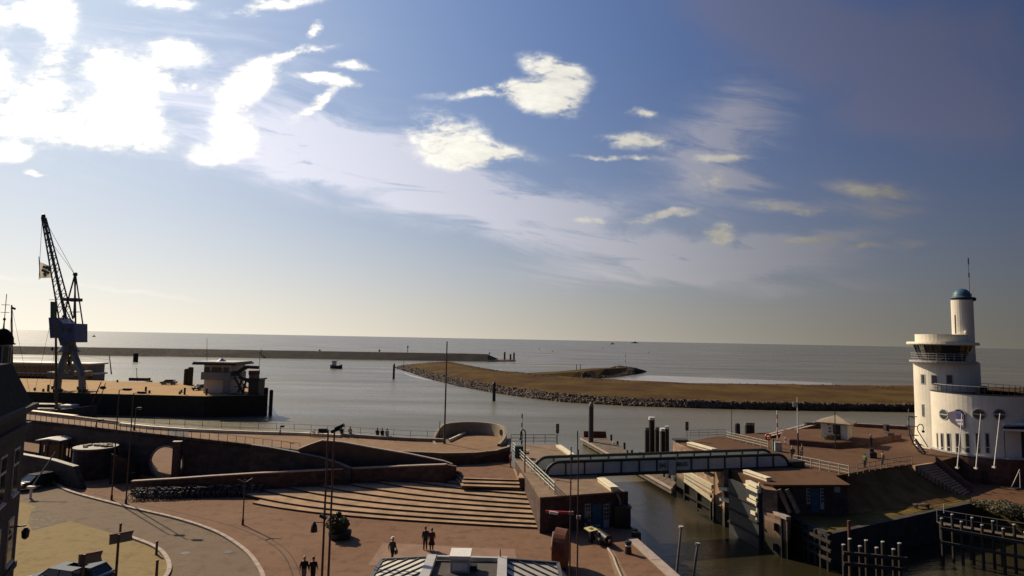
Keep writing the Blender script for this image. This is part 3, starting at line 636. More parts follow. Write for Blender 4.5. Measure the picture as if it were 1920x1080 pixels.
# rocks on the revetments: nobody could count them
def rocks(name, lines, count, smin, smax, seed, material=None, label=None):
    rnd = random.Random(seed); m_ = MB(); A, B = lines; n = len(A)
    tmpl = [(-1, -1, -.7), (1, -1, -.7), (1, 1, -.7), (-1, 1, -.7), (-.6, -.7, .8), (.7, -.6, .7), (.6, .7, .8), (-.7, .6, .6)]
    tf = [(3, 2, 1, 0), (4, 5, 6, 7), (0, 1, 5, 4), (1, 2, 6, 5), (2, 3, 7, 6), (3, 0, 4, 7)]
    L = [0]
    for i in range(n - 1): L.append(L[-1] + (A[i + 1] - A[i]).length)
    for _ in range(count):
        s_ = rnd.uniform(0, L[-1]); i = max(j for j in range(n) if L[j] <= s_); i = min(i, n - 2)
        t = (s_ - L[i]) / (L[i + 1] - L[i]); t2 = rnd.random()
        c = lerp(lerp(A[i], A[i + 1], t), lerp(B[i], B[i + 1], t), t2); r = rnd.uniform(smin, smax)
        q = Matrix.Rotation(rnd.uniform(0, 6.28), 3, 'Z') @ Matrix.Rotation(rnd.uniform(-.5, .5), 3, 'X')
        sc = Vector((r * rnd.uniform(.7, 1.3), r * rnd.uniform(.7, 1.3), r * rnd.uniform(.6, 1.0)))
        m_.add([q @ Vector((x * sc.x * rnd.uniform(.8, 1.2), y * sc.y * rnd.uniform(.8, 1.2), z * sc.z)) + c + Vector((0, 0, r * .3)) for x, y, z in tmpl], tf)
    o = m_.build(name, material or M_ROCK); tag(o, label, 'rocks', kind='stuff'); return o
rocks('shore_rocks', ([p + Vector((0, 0, 0.6)) for p in NA], RT), 9000, 0.22, 0.62, 3, label='grey brown boulders of the revetment along the island shore')
gb = [G(x, y, ZW) for x, y in [(1090, 712), (1110, 711), (1160, 707), (1195, 701), (1212, 697)]]
gt = [G(x, y, z) for x, y, z in [(1090, 700, 0), (1110, 696, .4), (1160, 686, 1.3), (1190, 690, .6), (1206, 695, -2)]]
rocks('groyne_rocks', (gb, gt), 2600, 0.18, 0.5, 4, label='dark rocks covering the tip of the rock groyne')

# scrub tufts on the island: nobody could count them
rt = random.Random(17); tf = MB()
for _ in range(2600):
    i = rt.randrange(len(RT) - 1); t = rt.random(); t2 = rt.random() ** .8
    a = lerp(lerp(RT[i], RT[i + 1], t), lerp(CR[i], CR[i + 1], t), t2); r = rt.uniform(.15, .42) * (1.3 if t2 > .85 else 1)
    for k in range(4):
        an = rt.uniform(0, 6.28); d = Vector((math.cos(an), math.sin(an), 0)) * r; h = Vector((0, 0, r * rt.uniform(.2, .5)))
        c0 = a + Vector((0, 0, -.05)); tf.add([c0 - d * .6, c0 + d * .6, c0 + d * .9 + h, c0 - d * .3 + h * 1.2], [(0, 1, 2, 3)])
tag(tf.build('scrub_tufts', mat('dark scrub', (0.085, 0.066, 0.028), .95, .4, .2, col2=(0.055, 0.038, 0.02))), 'dark scrub and weeds scattered over the island bank', 'scrub', kind='stuff')
# ------------------------------------------------------------------ helpers for railings
def railing(name, label, pts, h, spacing, rails, material, r=0.03, pr=0.035, group=None, base=None):
    """posts and rails along world points (already on the ground); every post is a part"""
    pts = [Vector(p) for p in pts]; t = thing(name, label, 'railing', pts[0], 0, group)
    tot = [0]
    for a, b in zip(pts[:-1], pts[1:]): tot.append(tot[-1] + (b - a).length)
    n = max(1, round(tot[-1] / spacing)); post = None
    for i in range(n + 1):
        s_ = tot[-1] * i / n; k = 0
        while k < len(tot) - 2 and tot[k + 1] < s_: k += 1
        p = lerp(pts[k], pts[k + 1], (s_ - tot[k]) / max(1e-6, tot[k + 1] - tot[k]))
        if post is None:
            mb = MB().cyl((0, 0, -0.02), (0, 0, h), pr, pr, 6); mb.box((0, 0, 0.01), (0.12, 0.12, 0.03)); post = mb.build('post', material, t, local=True)
            post.location = p - t.location
        else:
            c = post.copy(); COL.objects.link(c); c.parent = t; c.location = p - t.location
    for z in rails:
        MB().tube([p + Vector((0, 0, h * z)) for p in pts], r, 6).build('rail', material, t)
    return t
def Gs(lst, z): return [G(x, y, z) for x, y in lst]

# ------------------------------------------------------------------ left lock head
FL, FR = G(1013, 932, ZT3), G(1157, 921, ZT3)
lh = thing('lock_house', 'dark brick lock building with a blue door and two barred windows under a flat roof', 'building', (FL.x, FL.y, 0))
lpoly = [FL, FR, G(1169, 921, ZT3), G(1124, 896, ZT3), G(1080, 857, ZT3), G(1045, 834, ZT3), G(978, 834, ZT3), G(966, 862, ZT3), G(1000, 912, ZT3)]
MB().prism([X(p) for p in lpoly], -5, ZT3 - 0.15).build('wall', M_BRICKD, lh)
fp = [FL + Vector((-.05, -.12, 0)), FR + Vector((.1, -.12, 0)), lpoly[2] + Vector((.15, 0, 0)), lpoly[3] + Vector((.1, .1, 0))] + lpoly[4:]
MB().prism([X(p) for p in fp], ZT3 - 0.149, ZT3).build('roof_slab', mat('deck paving', (0.24, 0.155, 0.095), 0.85, 0.3, 0.7, bump=0.2), lh)
fdir = (FR - FL).normalized(); fn = Vector((fdir.y, -fdir.x, 0))
def onfront(px, py):                       # a photo point on the front wall plane
    d = ray(px, py); t = (FL - CAM).dot(fn) / d.dot(fn); return CAM + d * t
def panel(parent, name, material, a, b, c, d, out=0.06, nrm=None, depth=0.1):
    nv = nrm or fn; q = [a, b, c, d]; m_ = MB()
    m_.add([p + nv * out for p in q] + [p - nv * (depth - out) for p in q], [(0, 1, 2, 3), (7, 6, 5, 4), (0, 4, 5, 1), (1, 5, 6, 2), (2, 6, 7, 3), (3, 7, 4, 0)])
    return m_.build(name, material, parent)
def rectpanel(parent, name, material, px0, py0, px1, py1, out, fr=onfront, nrm=None, depth=0.1):
    a = fr(px0, py1); b = fr(px1, py1); top_ = fr(px0, py0).z
    b.z = a.z
    return panel(parent, name, material, a, b, Vector((b.x, b.y, top_)), Vector((a.x, a.y, top_)), out, nrm, depth)
dr = rectpanel(lh, 'door', M_BDOOR, 1110, 946, 1128, 991, 0.05)
rectpanel(dr, 'kick_plate', M_GFRAME, 1113, 984, 1125, 988, 0.075, depth=0.05)
for x0, x1 in ((1096, 1107), (1131, 1142)):
    wn = rectpanel(lh, 'window', M_GFRAME, x0, 945, x1, 992, 0.045)
    for r_ in range(4):
        for c_ in range(2):
            px = x0 + 1.2 + c_ * 5.0; py = 946.5 + r_ * 7.4
            rectpanel(wn, 'pane', M_GLASS, px, py, px + 3.6, py + 5.6, 0.06, depth=0.05)
dp = MB(); a = onfront(1156, 926); b = onfront(1163, 950); dp.tube([a + fn * .1, lerp(a, b, .5) + fn * .15 + Vector((0.1, 0, 0)), b + fn * .1], 0.10, 8); dp.build('downpipe', M_COPE, lh)
# cream fender beams on the deck edges
def fender(name, label, a, b, w, h, group='cream steel fender beams on the lock'):
    d = (b - a).normalized(); t = thing(name, label, 'fender', lerp(a, b, .5), 0, group)
    MB().beam(a, b, w, h).build('beam', M_CREAM, t)
    MB().beam(a + Vector((0, 0, h * .32)), b + Vector((0, 0, h * .32)), w * 1.25, h * .22).build('flange', M_CREAM, t)
    return t
fender('fender_beam', 'cream fender beam on the roof edge of the lock house', G(1127, 899, ZT3 + .2), G(1152, 917, ZT3 + .2), 0.7, 0.4)
fender('fender_beam', 'cream fender beam on the deck edge beyond the left bridge end', G(1047, 836, ZT3 + .15), G(1073, 854, ZT3 + .15), 0.6, 0.3)
# short stair with walls between platform and deck
ss_ = thing('side_stair', 'short flight of steps beside the pale railing at the top of the wide stairs', 'stairs', G(985, 905, 2.1))
for k in range(6):
    a = G(972 + k * 2.2, 899 - k * 5.2, 2.1 + 0.18 * k); b = G(1004 - k * 1.0, 899 - k * 5.2, 2.1 + 0.18 * k)
    MB().prism([X(a), X(b), (b.x, b.y + 1.6), (a.x, a.y + 1.6)], 1.6, 2.2 + 0.18 * k).build('step', M_STEP, ss_)
a, b = G(974, 918, 1.5), G(1006, 918, 1.5)
bx_ = MB().prism([X(a), X(b), (b.x - .15, b.y + 2.2), (a.x + .1, a.y + 2.2)], 0.6, 2.62); bx_.build('end_block', M_BRICKD, ss_)
MB().prism([(a.x - .1, a.y - .1), (b.x + .1, b.y - .1), (b.x, b.y + 2.3), (a.x, a.y + 2.3)], 2.621, 2.74).build('block_top', M_STEP, ss_)
railing('stair_railing', 'pale green railing of three slanting bars beside the left bridge end', [G(962, 846, ZT3), G(985, 872, ZT3), G(1040, 927, ZT3)], 1.05, 1.9, (1.0, 0.66, 0.33), M_PRAIL, 0.045, 0.05)
railing('deck_railing', 'low grey railing along the seaward edge of the left lock deck', [G(958, 831, ZT3), G(1043, 831, ZT3)], 1.15, 1.5, (1.0, 0.62, 0.25), M_DKRAIL, 0.035, 0.04)
a = G(1040, 833, ZT3)
# ------------------------------------------------------------------ bridge
def girder(name_, p0, p1, h, t, nst):
    d = p1 - p0; L = d.length; dn = d.normalized(); nv = Vector((dn.y, -dn.x, 0)); m_ = MB()
    # web with rounded upper corners
    n = 8; prof = []
    for i in range(n + 1):
        an = math.pi / 2 * i / n; prof.append((1.5 - 1.5 * math.sin(an) if False else 1.5 * (1 - math.cos(an)), h * 0.05 + h * 0.95 * math.sin(an)))
    poly = [(0, 0)] + prof + [(L - s_, z_) for s_, z_ in reversed(prof)] + [(L, 0)]
    vs = [];
    for off in (0.05, -0.05):
        for s_, z_ in poly: vs.append(p0 + dn * s_ + Vector((0, 0, z_)) + nv * off)
    k = len(poly)
    m_.add(vs, [tuple(range(k)), tuple(range(2 * k - 1, k - 1, -1))] + [(i, k + i, k + (i + 1) % k, (i + 1) % k) for i in range(k)])
    w_o = m_.build('girder_web', M_BRIDGE, t)
    fl = MB(); pl_ = [p0 + dn * s_ + Vector((0, 0, z_)) for s_, z_ in poly[1:-1]]
    fl.tube(pl_, 0.17, 8); fl.build('top_flange', M_BRIDGED, w_o)
    MB().beam(p0, p1, 0.34, 0.22).build('bottom_flange', M_BRIDGED, w_o)
    for i in range(1, nst):
        q = p0 + d * (i / nst)
        MB().beam(q + nv * .11, q + nv * .11 + Vector((0, 0, h - 0.1)), 0.16, 0.12, upz=dn).build('stiffener', M_BRIDGED, w_o)
    return w_o, dn, nv
N0, N1 = G(1024, 893, ZT3), G(1478, 875, ZT3)
F0, F1 = G(1002, 883, ZT3), G(1449, 865, ZT3)
br = thing('lift_bridge', 'grey plate girder bridge with dark stiffeners lettered SAS BRUG over the lock', 'bridge', (N0.x, N0.y, ZT3))
g1, gdn, gnv = girder('near', N0, N1, 1.42, br, 14)
girder('far', F0, F1, 1.42, br, 14)
MB().prism([X(N0 + gnv * -.2), X(N1 + gnv * -.2), X(F1), X(F0)], ZT3 - 0.3, ZT3 + 0.04).build('deck', M_FLAT, br)
def text(body, size, loc, rot, material, parent, name='lettering'):
    cu = bpy.data.curves.new(name, 'FONT'); cu.body = body; cu.size = size; cu.extrude = 0.012; cu.offset = 0.008
    ob = bpy.data.objects.new(name, cu); COL.objects.link(ob)
    bpy.context.view_layer.update(); dg = bpy.context.evaluated_depsgraph_get()
    me = bpy.data.meshes.new_from_object(ob.evaluated_get(dg)); bpy.data.objects.remove(ob)
    me.materials.clear(); me.materials.append(material)
    o = bpy.data.objects.new(name, me); COL.objects.link(o); o.parent = parent
    off = Vector((0, 0, 0)); q = parent
    while q is not None: off += q.location; q = q.parent
    o.location = Vector(loc) - off; o.rotation_euler = rot; o.scale = (.85, 1, 1); return o
def ongird(px, py):
    d = ray(px, py); t = (N0 - CAM).dot(gnv) / d.dot(gnv); return CAM + d * t
rzg = math.atan2(gdn.y, gdn.x); GLET = mat('bridge lettering', (0.02, 0.022, 0.02), 0.6, 0.1, 3)
text('SAS', 0.62, ongird(1235.0, 876) + gnv * .14, (R(90), 0, rzg), GLET, g1)
text('BRUG', 0.62, ongird(1267.5, 874) + gnv * .14, (R(90), 0, rzg), GLET, g1)
sp_ = thing('bridge_sign_plate', 'blank grey board on the bridge girder between the two lettered words', 'sign', ongird(1256, 883), 0)
a = ongird(1252, 890) + gnv * .28; b = ongird(1265, 890) + gnv * .28; zt_ = ongird(1256, 862).z
panel(sp_, 'board', M_BRIDGE, a, b, Vector((b.x, b.y, zt_)), Vector((a.x, a.y, zt_)), 0.03, gnv, 0.06)
MB().cyl(ongird(1265, 898) + gnv * .3, ongird(1265, 858) + gnv * .3, 0.05).build('post', M_GPOLE, sp_)
# machinery housing at the right end of the bridge
hb = thing('bridge_bearing_block', 'dark steel bearing block at the right end of the bridge', 'block', (N1.x, N1.y, ZT3))
MB().box(N1 + Vector((.9, .3, .35)), (1.6, 1.4, 0.7), rzg).build('body', M_BLACK, hb)

# ------------------------------------------------------------------ right lock head: terrace, quay walls, slope
TP = Gs([(1270, 826), (1345, 817), (1440, 835)], ZT3)
near_corner = G(1432, 906, ZT3); dr_ = G(1585, 889, ZT3)
wallx = [G(1276, 830, ZT3), G(1325, 853, ZT3), G(1372, 882, ZT3), near_corner]      # canal face, far to near
terr_poly = [X(p) for p in wallx] + [X(G(1448, 909, ZT3)), X(dr_), X(G(1624, 882, ZT3)), X(G(1712, 870, ZT3)), X(G(1752, 867, ZT3)), (60.5, 83), (70, 86), (140, 86), (140, 120), X(G(1900, 806, ZT3)), X(G(1600, 797, ZT3)), X(G(1525, 795, ZT3)), X(G(1470, 808, ZT3)), X(G(1345, 818, ZT3))]
struct(MB().prism(terr_poly, -5, ZT3).build('terrace', [M_TERR]))
lk = thing('lock_wall', 'tall masonry lock wall with cream fenders on the right side of the canal', 'wall', (wallx[2].x, wallx[2].y, -3))
wl = [(p.x - 0.35, p.y) for p in wallx[:3]]
MB().wall(list(reversed(wl)), -5, ZT3 - 0.02, 0.5).build('facing', M_BRWALL, lk)
# pier under the bridge
pa = G(1340, 975, ZW); pz = ZT3 - 0.4
pr_ = thing('lock_pier', 'masonry pier with small niches under the right half of the bridge', 'pier', (pa.x, pa.y, ZW))
pw = [G(1338, 972, ZW), G(1372, 982, ZW), G(1384, 978, ZW)]
MB().prism([X(pw[0]), X(pw[1]), X(pw[2]), (pw[2].x + .6, pw[2].y + 3.0), (pw[0].x + .9, pw[0].y + 3.0)], -4, pz).build('body', M_BRWALL, pr_)
for zz in (1.0, -1.2):
    q = lerp(pw[0], pw[1], .5); MB().box((q.x, q.y, zz), (0.5, 0.35, 0.8), math.atan2(pw[1].y - pw[0].y, pw[1].x - pw[0].x)).build('niche', M_BLACK, pr_)
MB().beam(Vector((pw[2].x + .1, pw[2].y - .15, -4)), Vector((pw[2].x + .1, pw[2].y - .15, pz)), 0.5, 0.5).build('corner_post', M_DTIMB, pr_)
MB().beam(Vector((pw[2].x + .75, pw[2].y - .2, -2.5)), Vector((pw[2].x + .75, pw[2].y - .2, 1.2)), 0.18, 0.18).build('white_gauge', M_CREAM, pr_)
def at(px, py, ref): return D(px, py, ref)
# fender gate between far wall and the pier
ft = thing('lock_gate', 'cream steel lock gate leaf with dark lower frame beside the masonry pier', 'gate', D(1310, 960, 72))
yA, yB = 76.0, 71.6
def gl(px, py): return D(px, py, lerp(yA, yB, (px - 1284) / 52.0))
MB().beam(gl(1283, 884), gl(1336, 913), 0.35, 0.5).build('upper_beam', M_CREAM, ft)
MB().beam(gl(1284, 893), gl(1336, 923), 0.25, 0.22).build('middle_beam', M_CREAM, ft)
MB().beam(gl(1284, 900), gl(1336, 938), 0.30, 0.36).build('lower_beam', M_CREAM, ft)
MB().beam(gl(1285, 880), gl(1285, 905), 0.14, 0.14).build('post', M_CREAM, ft)
MB().beam(gl(1312, 880), gl(1337, 892), 0.5, 0.25).build('top_beam', M_CREAM, ft)
for p in ((1284, 905, 1284, 940), (1333, 928, 1333, 975), (1308, 918, 1308, 958)): MB().beam(gl(p[0], p[1]), gl(p[2], p[3]), 0.2, 0.2).build('post', M_DTIMB, ft)
MB().beam(gl(1283, 925), gl(1334, 955), 0.14, 0.2).build('lower_rail', M_DTIMB, ft)
MB().beam(gl(1283, 937), gl(1334, 970), 0.14, 0.2).build('lower_rail', M_DTIMB, ft)
a_, b_ = gl(1284, 908), gl(1334, 938); c_, d_ = gl(1334, 972), gl(1284, 938)
MB().add([p + Vector((.1, .15, 0)) for p in (a_, b_, c_, d_)] + [p + Vector((.2, .3, 0)) for p in (a_, b_, c_, d_)], [(0, 3, 2, 1), (4, 5, 6, 7), (0, 1, 5, 4), (1, 2, 6, 5), (2, 3, 7, 6), (3, 0, 4, 7)]).build('gate_skin', M_WEED, ft)
# steel gate recess and stub beams nearer the camera
rg = thing('recess_gate', 'dark blue steel gate leaf folded in the recess with cream stub beams', 'gate', D(1405, 960, 66))
q0, q1 = D(1372, 890, 68.2) + Vector((-.35, 0, 0)), D(1428, 925, 62.9) + Vector((-.35, 0, 0))
MB().add([Vector((q0.x, q0.y, ZT3 - .5)), Vector((q1.x, q1.y, ZT3 - .5)), Vector((q1.x, q1.y, -4)), Vector((q0.x, q0.y, -4)), Vector((q0.x + .3, q0.y, ZT3 - .5)), Vector((q1.x + .3, q1.y, ZT3 - .5)), Vector((q1.x + .3, q1.y, -4)), Vector((q0.x + .3, q0.y, -4))],
         [(3, 2, 1, 0), (4, 5, 6, 7), (0, 1, 5, 4), (1, 2, 6, 5), (2, 3, 7, 6), (3, 0, 4, 7)]).build('leaf', mat('steel gate', (0.045, 0.05, 0.055), 0.6, 0.3, 1), rg)
for zz in (1.2, -0.4, -1.8):
    MB().beam(Vector((q0.x - .1, q0.y, zz)), Vector((q1.x - .1, q1.y, zz)), 0.12, 0.16).build('stringer', M_DTIMB, rg)
def gq(px, py): return D(px, py, lerp(69.2, 63.4, (px - 1372) / 56.0)) + Vector((-.55, 0, 0))
for p in ((1361, 917, 1376, 918), (1362, 935, 1385, 942), (1408, 910, 1434, 922), (1414, 936, 1432, 946), (1421, 960, 1430, 964)):
    MB().beam(gq(p[0], p[1]), gq(p[2], p[3]), 0.45, 0.35).build('stub_beam', M_CREAM, rg)
for p in ((1412, 903, 1433, 913), (1419, 930, 1432, 937)):
    MB().beam(gq(p[0], p[1]), gq(p[2], p[3]), 0.5, 0.3).build('stub_beam', M_CREAM, rg)
for p in ((1434, 905, 1434, 925), (1431, 930, 1429, 975)): MB().beam(gq(p[0], p[1]), gq(p[2], p[3]), 0.14, 0.14).build('guide', M_CREAM, rg)
fender('fender_beam', 'cream fender beam on the near edge of the right lock deck', G(1398, 884, ZT3 + .2), G(1442, 899, ZT3 + .2), 0.6, 0.4)
fender('fender_beam', 'cream fender beam on the far edge of the right lock deck behind the bridge', G(1293, 832, ZT3 + .2), G(1340, 845, ZT3 + .2), 0.8, 0.5)
fender('fender_beam', 'lower cream fender beam hung under the far right deck edge', G(1290, 838, ZT3 - .3), G(1322, 850, ZT3 - .3), 0.25, 0.25)
cb = G(1272, 828, ZT3); t_ = thing('corner_bollard_block', 'pale brick corner block with a dark cap at the far right lock corner', 'pier', (cb.x, cb.y, -3))
MB().box((cb.x + .35, cb.y + .3, 0.1), (1.7, 1.5, 6.4)).build('body', M_BRWALL, t_); MB().box((cb.x + .35, cb.y + .3, 3.4), (1.9, 1.7, 0.22)).build('cap', M_BLACK, t_)

# near masonry pier of the right lock head (lit left face) with ledge and building behind
npz = ZT3 - 0.25
np_ = thing('lock_abutment', 'weathered masonry abutment with sloping buttress on the right canal bank', 'abutment', (near_corner.x, near_corner.y, -3))
A1 = D(1431, 925, 62.6); A2 = D(1475, 945, 60.2); A3 = D(1482, 945, 61.5)
MB().prism([(A1.x, A1.y), (A2.x, A2.y), (A3.x, A3.y), (A3.x, A3.y + 4), (A1.x + .5, A1.y + 3)], -4.5, 0.75).build('lower_block', M_BRWALL, np_)
MB().beam(Vector((A1.x - .1, A1.y - .1, .85)) + Vector((1.0, -.5, 0)), Vector((A2.x + .1, A2.y - .1, .85)), 0.5, 0.3).build('ledge', M_COPE, np_)
MB().prism([(A1.x, A1.y), (A1.x + 1.2, A1.y - .5), (A1.x + 1.4, A1.y + 2), (A1.x + .3, A1.y + 2.6)], 0.7, npz).build('upper_pier', M_BRWALL, np_)
for k, xx in enumerate((2.1, 2.9)):
    a = Vector((A1.x + xx - .5, A1.y + .1 * k, npz)); b = Vector((A1.x + xx + .3, A1.y - .6, 0.85)); MB().beam(a, b, 0.55, 0.3).build('buttress', M_BRWALL, np_)
for zz, dx_ in ((-0.3, .55), (-2.2, .5)): MB().box((lerp(A1.x, A2.x, dx_), lerp(A1.y, A2.y, dx_), zz), (0.35, 0.5, 0.7), R(-35)).build('niche', M_BLACK, np_)
MB().beam(Vector((lerp(A1.x, A2.x, .78), lerp(A1.y, A2.y, .78) - .05, -4)), Vector((lerp(A1.x, A2.x, .78), lerp(A1.y, A2.y, .78) - .05, .7)), 0.2, 0.2).build('groove', M_BLACK, np_)
# building front under the terrace, blue door
WL, WR = G(1486, 968, ZL), G(1590, 968, ZL)
WLx = Vector((WL.x, WL.y, 0)); WRx = Vector((WR.x, WR.y, 0))
rh = thing('lock_house', 'dark lock building with a blue door and shuttered windows set into the right bank', 'building', (WL.x, WL.y, ZL))
fdir2 = (WRx - WLx).normalized(); fn2 = Vector((fdir2.y, -fdir2.x, 0))
MB().prism([X(WL), X(WR), (WR.x + 1, WR.y + 8), (WL.x, WL.y + 7)], -2, ZT3 - 0.2).build('wall', M_BRICKD, rh)
MB().prism([X(WL + Vector((-2.2, -.6, 0))), X(WR + Vector((0.2, -.25, 0))), (WR.x + 1.2, WR.y + 6), (WL.x - 2, WL.y + 6)], ZT3 - 0.199, ZT3 + 0.012).build('roof_slab', M_TERR, rh)
def onf2(px, py):
    d = ray(px, py); t = (WL - CAM).dot(fn2) / d.dot(fn2); return CAM + d * t
rectpanel(rh, 'door', M_BDOOR, 1521, 915, 1536, 960, .05, onf2, fn2)
for x0 in (1512, 1538):
    wn = rectpanel(rh, 'window', M_GFRAME, x0, 915, x0 + 7, 945 if x0 < 1520 else 955, .045, onf2, fn2)
    for k in range(4): rectpanel(wn, 'pane', M_GLASS, x0 + 1.2, 917 + k * 6.6, x0 + 5.8, 921.5 + k * 6.6, .06, onf2, fn2, .05)
rectpanel(rh, 'notice', M_GFRAME, 1564, 912, 1575, 923, .05, onf2, fn2)
wb = thing('wheelie_bin', 'pale tapered waste bin standing before the blue door on the ledge', 'bin', G(1521, 966, ZL))
MB().lathe(G(1521, 966, ZL), [(0.28, 0), (0.42, 1.2)], 4, R(20), R(20) + 2 * math.pi).build('body', M_CREAM, wb); MB().box(G(1521, 966, ZL) + Vector((0, 0, 1.24)), (.72, .72, .08), R(-25)).build('lid', M_GFRAME, wb)
# ledge and retaining wall
ledge = [G(1476, 968, ZL), G(1556, 1004, ZL), G(1840, 941, ZL), (57, 66), (66, 66), (66, 79), (32, 79), (WL.x - .4, WL.y + 3)]
struct(MB().prism([X(p) if hasattr(p, 'x') else p for p in ledge], -5, ZL).build('ledge_ground', M_GRASS))
le0, le1, le2 = [Vector(G(*p, ZL)) for p in ((1476, 968), (1556, 1004), (1840, 941))]
ld = thing('ledge_kerb', 'long stone kerb edging the grassy ledge above the dark water', 'kerb', le1)
MB().wall([X(le2 + Vector((0, -.06, 0))), X(le1 + Vector((0, -.06, 0)))], -5, ZL + 0.14, -0.5).build('wall', M_DARKW, ld)
MB().wall([X(le1 + Vector((-.06, -.02, 0))), X(le0 + Vector((-.06, -.02, 0)))], -5, ZL + 0.14, -0.5).build('wall', M_DARKW, ld)
# concave grass bank between terrace and ledge
topc = [G(1588, 890, ZT3), G(1612, 884, ZT3), G(1650, 877, ZT3), G(1712, 869.5, ZT3)]
botc = [G(1586, 966, ZL), G(1640, 960, ZL), G(1735, 950, ZL), G(1826, 931, ZL)]
bk = []
for i in range(5):
    t = i / 4.0; row = []
    for a, b in zip(topc, botc):
        p = lerp(a, b, t); p = Vector((p.x, p.y, lerp(ZT3 + .02, ZL + .02, t) - 0.6 * math.sin(math.pi * t))); row.append(p)
    bk.append(row)
struct(sheet(list(reversed(bk)), 5, 0.05, 5).build('grass_bank', mat('dark turf', (0.20, 0.118, 0.050), 0.98, 0.45, 0.5, bump=0.9, bscale=6, spec=0.03), smooth=True))
MB_ = MB().prism([X(p) for p in (topc[0], topc[3], botc[3] + Vector((0, .6, 0)), botc[0] + Vector((0, .6, 0)))], -3, ZL + .01); struct(MB_.build('bank_core', M_GRASS))
# stairs down along the tower
sw = thing('bank_stairs', 'stone stairs climbing the grass bank beside the white tower', 'stairs', G(1765, 900, 1.2))
for k in range(14):
    t = k / 13.0; z = lerp(ZT3, ZL + .25, t)
    a = G(lerp(1716, 1806, t), lerp(873.5, 928, t), z); b = G(lerp(1752, 1818, t), lerp(868, 921, t), z)
    MB().prism([X(a), X(b), (b.x - .05, b.y + .42), (a.x - .05, a.y + .42)], z - 0.7, z).build('step', M_STEP, sw)
cw = [G(1753, 866, ZT3), G(1785, 893, 1.7), G(1822, 922, .2)]
MB().wall([X(p + Vector((.15, .1, 0))) for p in cw], -2, [p.z + .7 for p in cw], 0.35).build('cheek_wall', M_TOWBASE, sw)
lowg = MB().prism([X(G(1812, 930, .1)), X(G(1836, 938, .1)), (76, 64), (110, 62), (110, 84), (56, 84)], -4, 0.1); struct(lowg.build('lower_pavement', M_TERR))
# lower right shore behind the jetty
bank = MB(); bank.add([G(1790, 975, -2.6), G(1845, 942, -.1), Vector((110, 66, 0)), Vector((110, 54, -2.8)), G(1920, 1010, -3.2)], [(0, 4, 3, 2, 1)]); struct(bank.build('shore_bank', M_WEED))
# ------------------------------------------------------------------ harbour control tower
TC = D(1780, 850, 88.6); DC = D(1840, 850, 84.4)
ppm = F / 84.0
tw = thing('control_tower', 'white round harbour control tower with glazed lookout, drum annex and blue green dome', 'tower', (TC.x, TC.y, ZT3))
RS = 3.95; RD = 5.5
tcx = Vector((TC.x, TC.y, 0)); dcx = Vector((DC.x, DC.y, 0))
z_drum0 = 3.6; z_drum = 11.3
MB().lathe(tcx, [(RS + .25, ZT3 - .2), (RS, ZT3 + 3), (RS, 15.3)], 48).build('shaft', M_WHITE, tw, smooth=False)
MB().lathe(dcx, [(RD - .1, -.5), (RD + .25, z_drum0)], 56).build('brick_base', M_TOWBASE, tw)
drum = MB().lathe(dcx, [(RD, z_drum0 + .002), (RD, z_drum), (RD - .3, z_drum)], 64).build('drum', M_WHITE, tw)
MB().lathe(dcx, [(RD - .31, z_drum - .3), (0.05, z_drum - .25)], 48).build('drum_roof', M_FLAT, tw)
MB().lathe(dcx, [(RD + .05, z_drum + .002), (RD + .05, z_drum + .14), (RD - .35, z_drum + .14), (RD - .35, z_drum + .002)], 56).build('drum_coping', M_BLACK, tw)
MB().lathe(dcx, [(RD + .28, z_drum0 - .16), (RD + .28, z_drum0 + .05), (RD + .01, z_drum0 + .05)], 56).build('ledge', M_GFRAME, tw)
def oncyl(c, r, px, py):
    """first hit of a photo ray with an upright cylinder -> angle, height"""
    d = ray(px, py); ox, oy = CAM.x - c.x, CAM.y - c.y
    a = d.x ** 2 + d.y ** 2; b = 2 * (ox * d.x + oy * d.y); cc = ox * ox + oy * oy - r * r
    disc = max(0.0, b * b - 4 * a * cc); t = (-b - math.sqrt(disc)) / (2 * a); p = CAM + d * t
    return math.atan2(p.y - c.y, p.x - c.x), p.z
def cpt(c, r, an, z): return Vector((c.x + r * math.cos(an), c.y + r * math.sin(an), z))
def cyl_patch(parent, name, material, c, r, a0, a1, z0, z1, out, n=5, depth=0.12):
    m_ = MB(); vs = []
    for i in range(n + 1):
        an = lerp(a0, a1, i / n)
        vs += [cpt(c, r + out, an, z0), cpt(c, r + out, an, z1), cpt(c, r + out - depth, an, z1), cpt(c, r + out - depth, an, z0)]
    fs = []
    for i in range(n):
        a = i * 4; b = a + 4
        fs += [(a, b, b + 1, a + 1), (a + 1, b + 1, b + 2, a + 2), (a + 2, b + 2, b + 3, a + 3), (a + 3, b + 3, b, a)]
    fs += [(0, 1, 2, 3), (4 * n + 3, 4 * n + 2, 4 * n + 1, 4 * n)]
    return m_.add(vs, fs).build(name, material, parent)
def cwin(c, r, px0, py0, px1, py1, frame, pane, mull=(), fo=0.035):
    a0, z1 = oncyl(c, r, px0, py0); a1, z0 = oncyl(c, r, px1, py1)
    if a0 > a1: a0, a1 = a1, a0
    w = cyl_patch(tw, 'window', frame, c, r, a0, a1, z0, z1, fo)
    da = min(.12 / r, (a1 - a0) * .2); dz_ = .12
    cyl_patch(w, 'pane', pane, c, r, a0 + da, a1 - da, z0 + dz_, z1 - dz_, fo + .012, depth=.08)
    for f_ in mull: cyl_patch(w, 'mullion', frame, c, r, a0 + da, a1 - da, lerp(z0, z1, f_) - .06, lerp(z0, z1, f_) + .06, fo + .03, depth=.06)
    return w
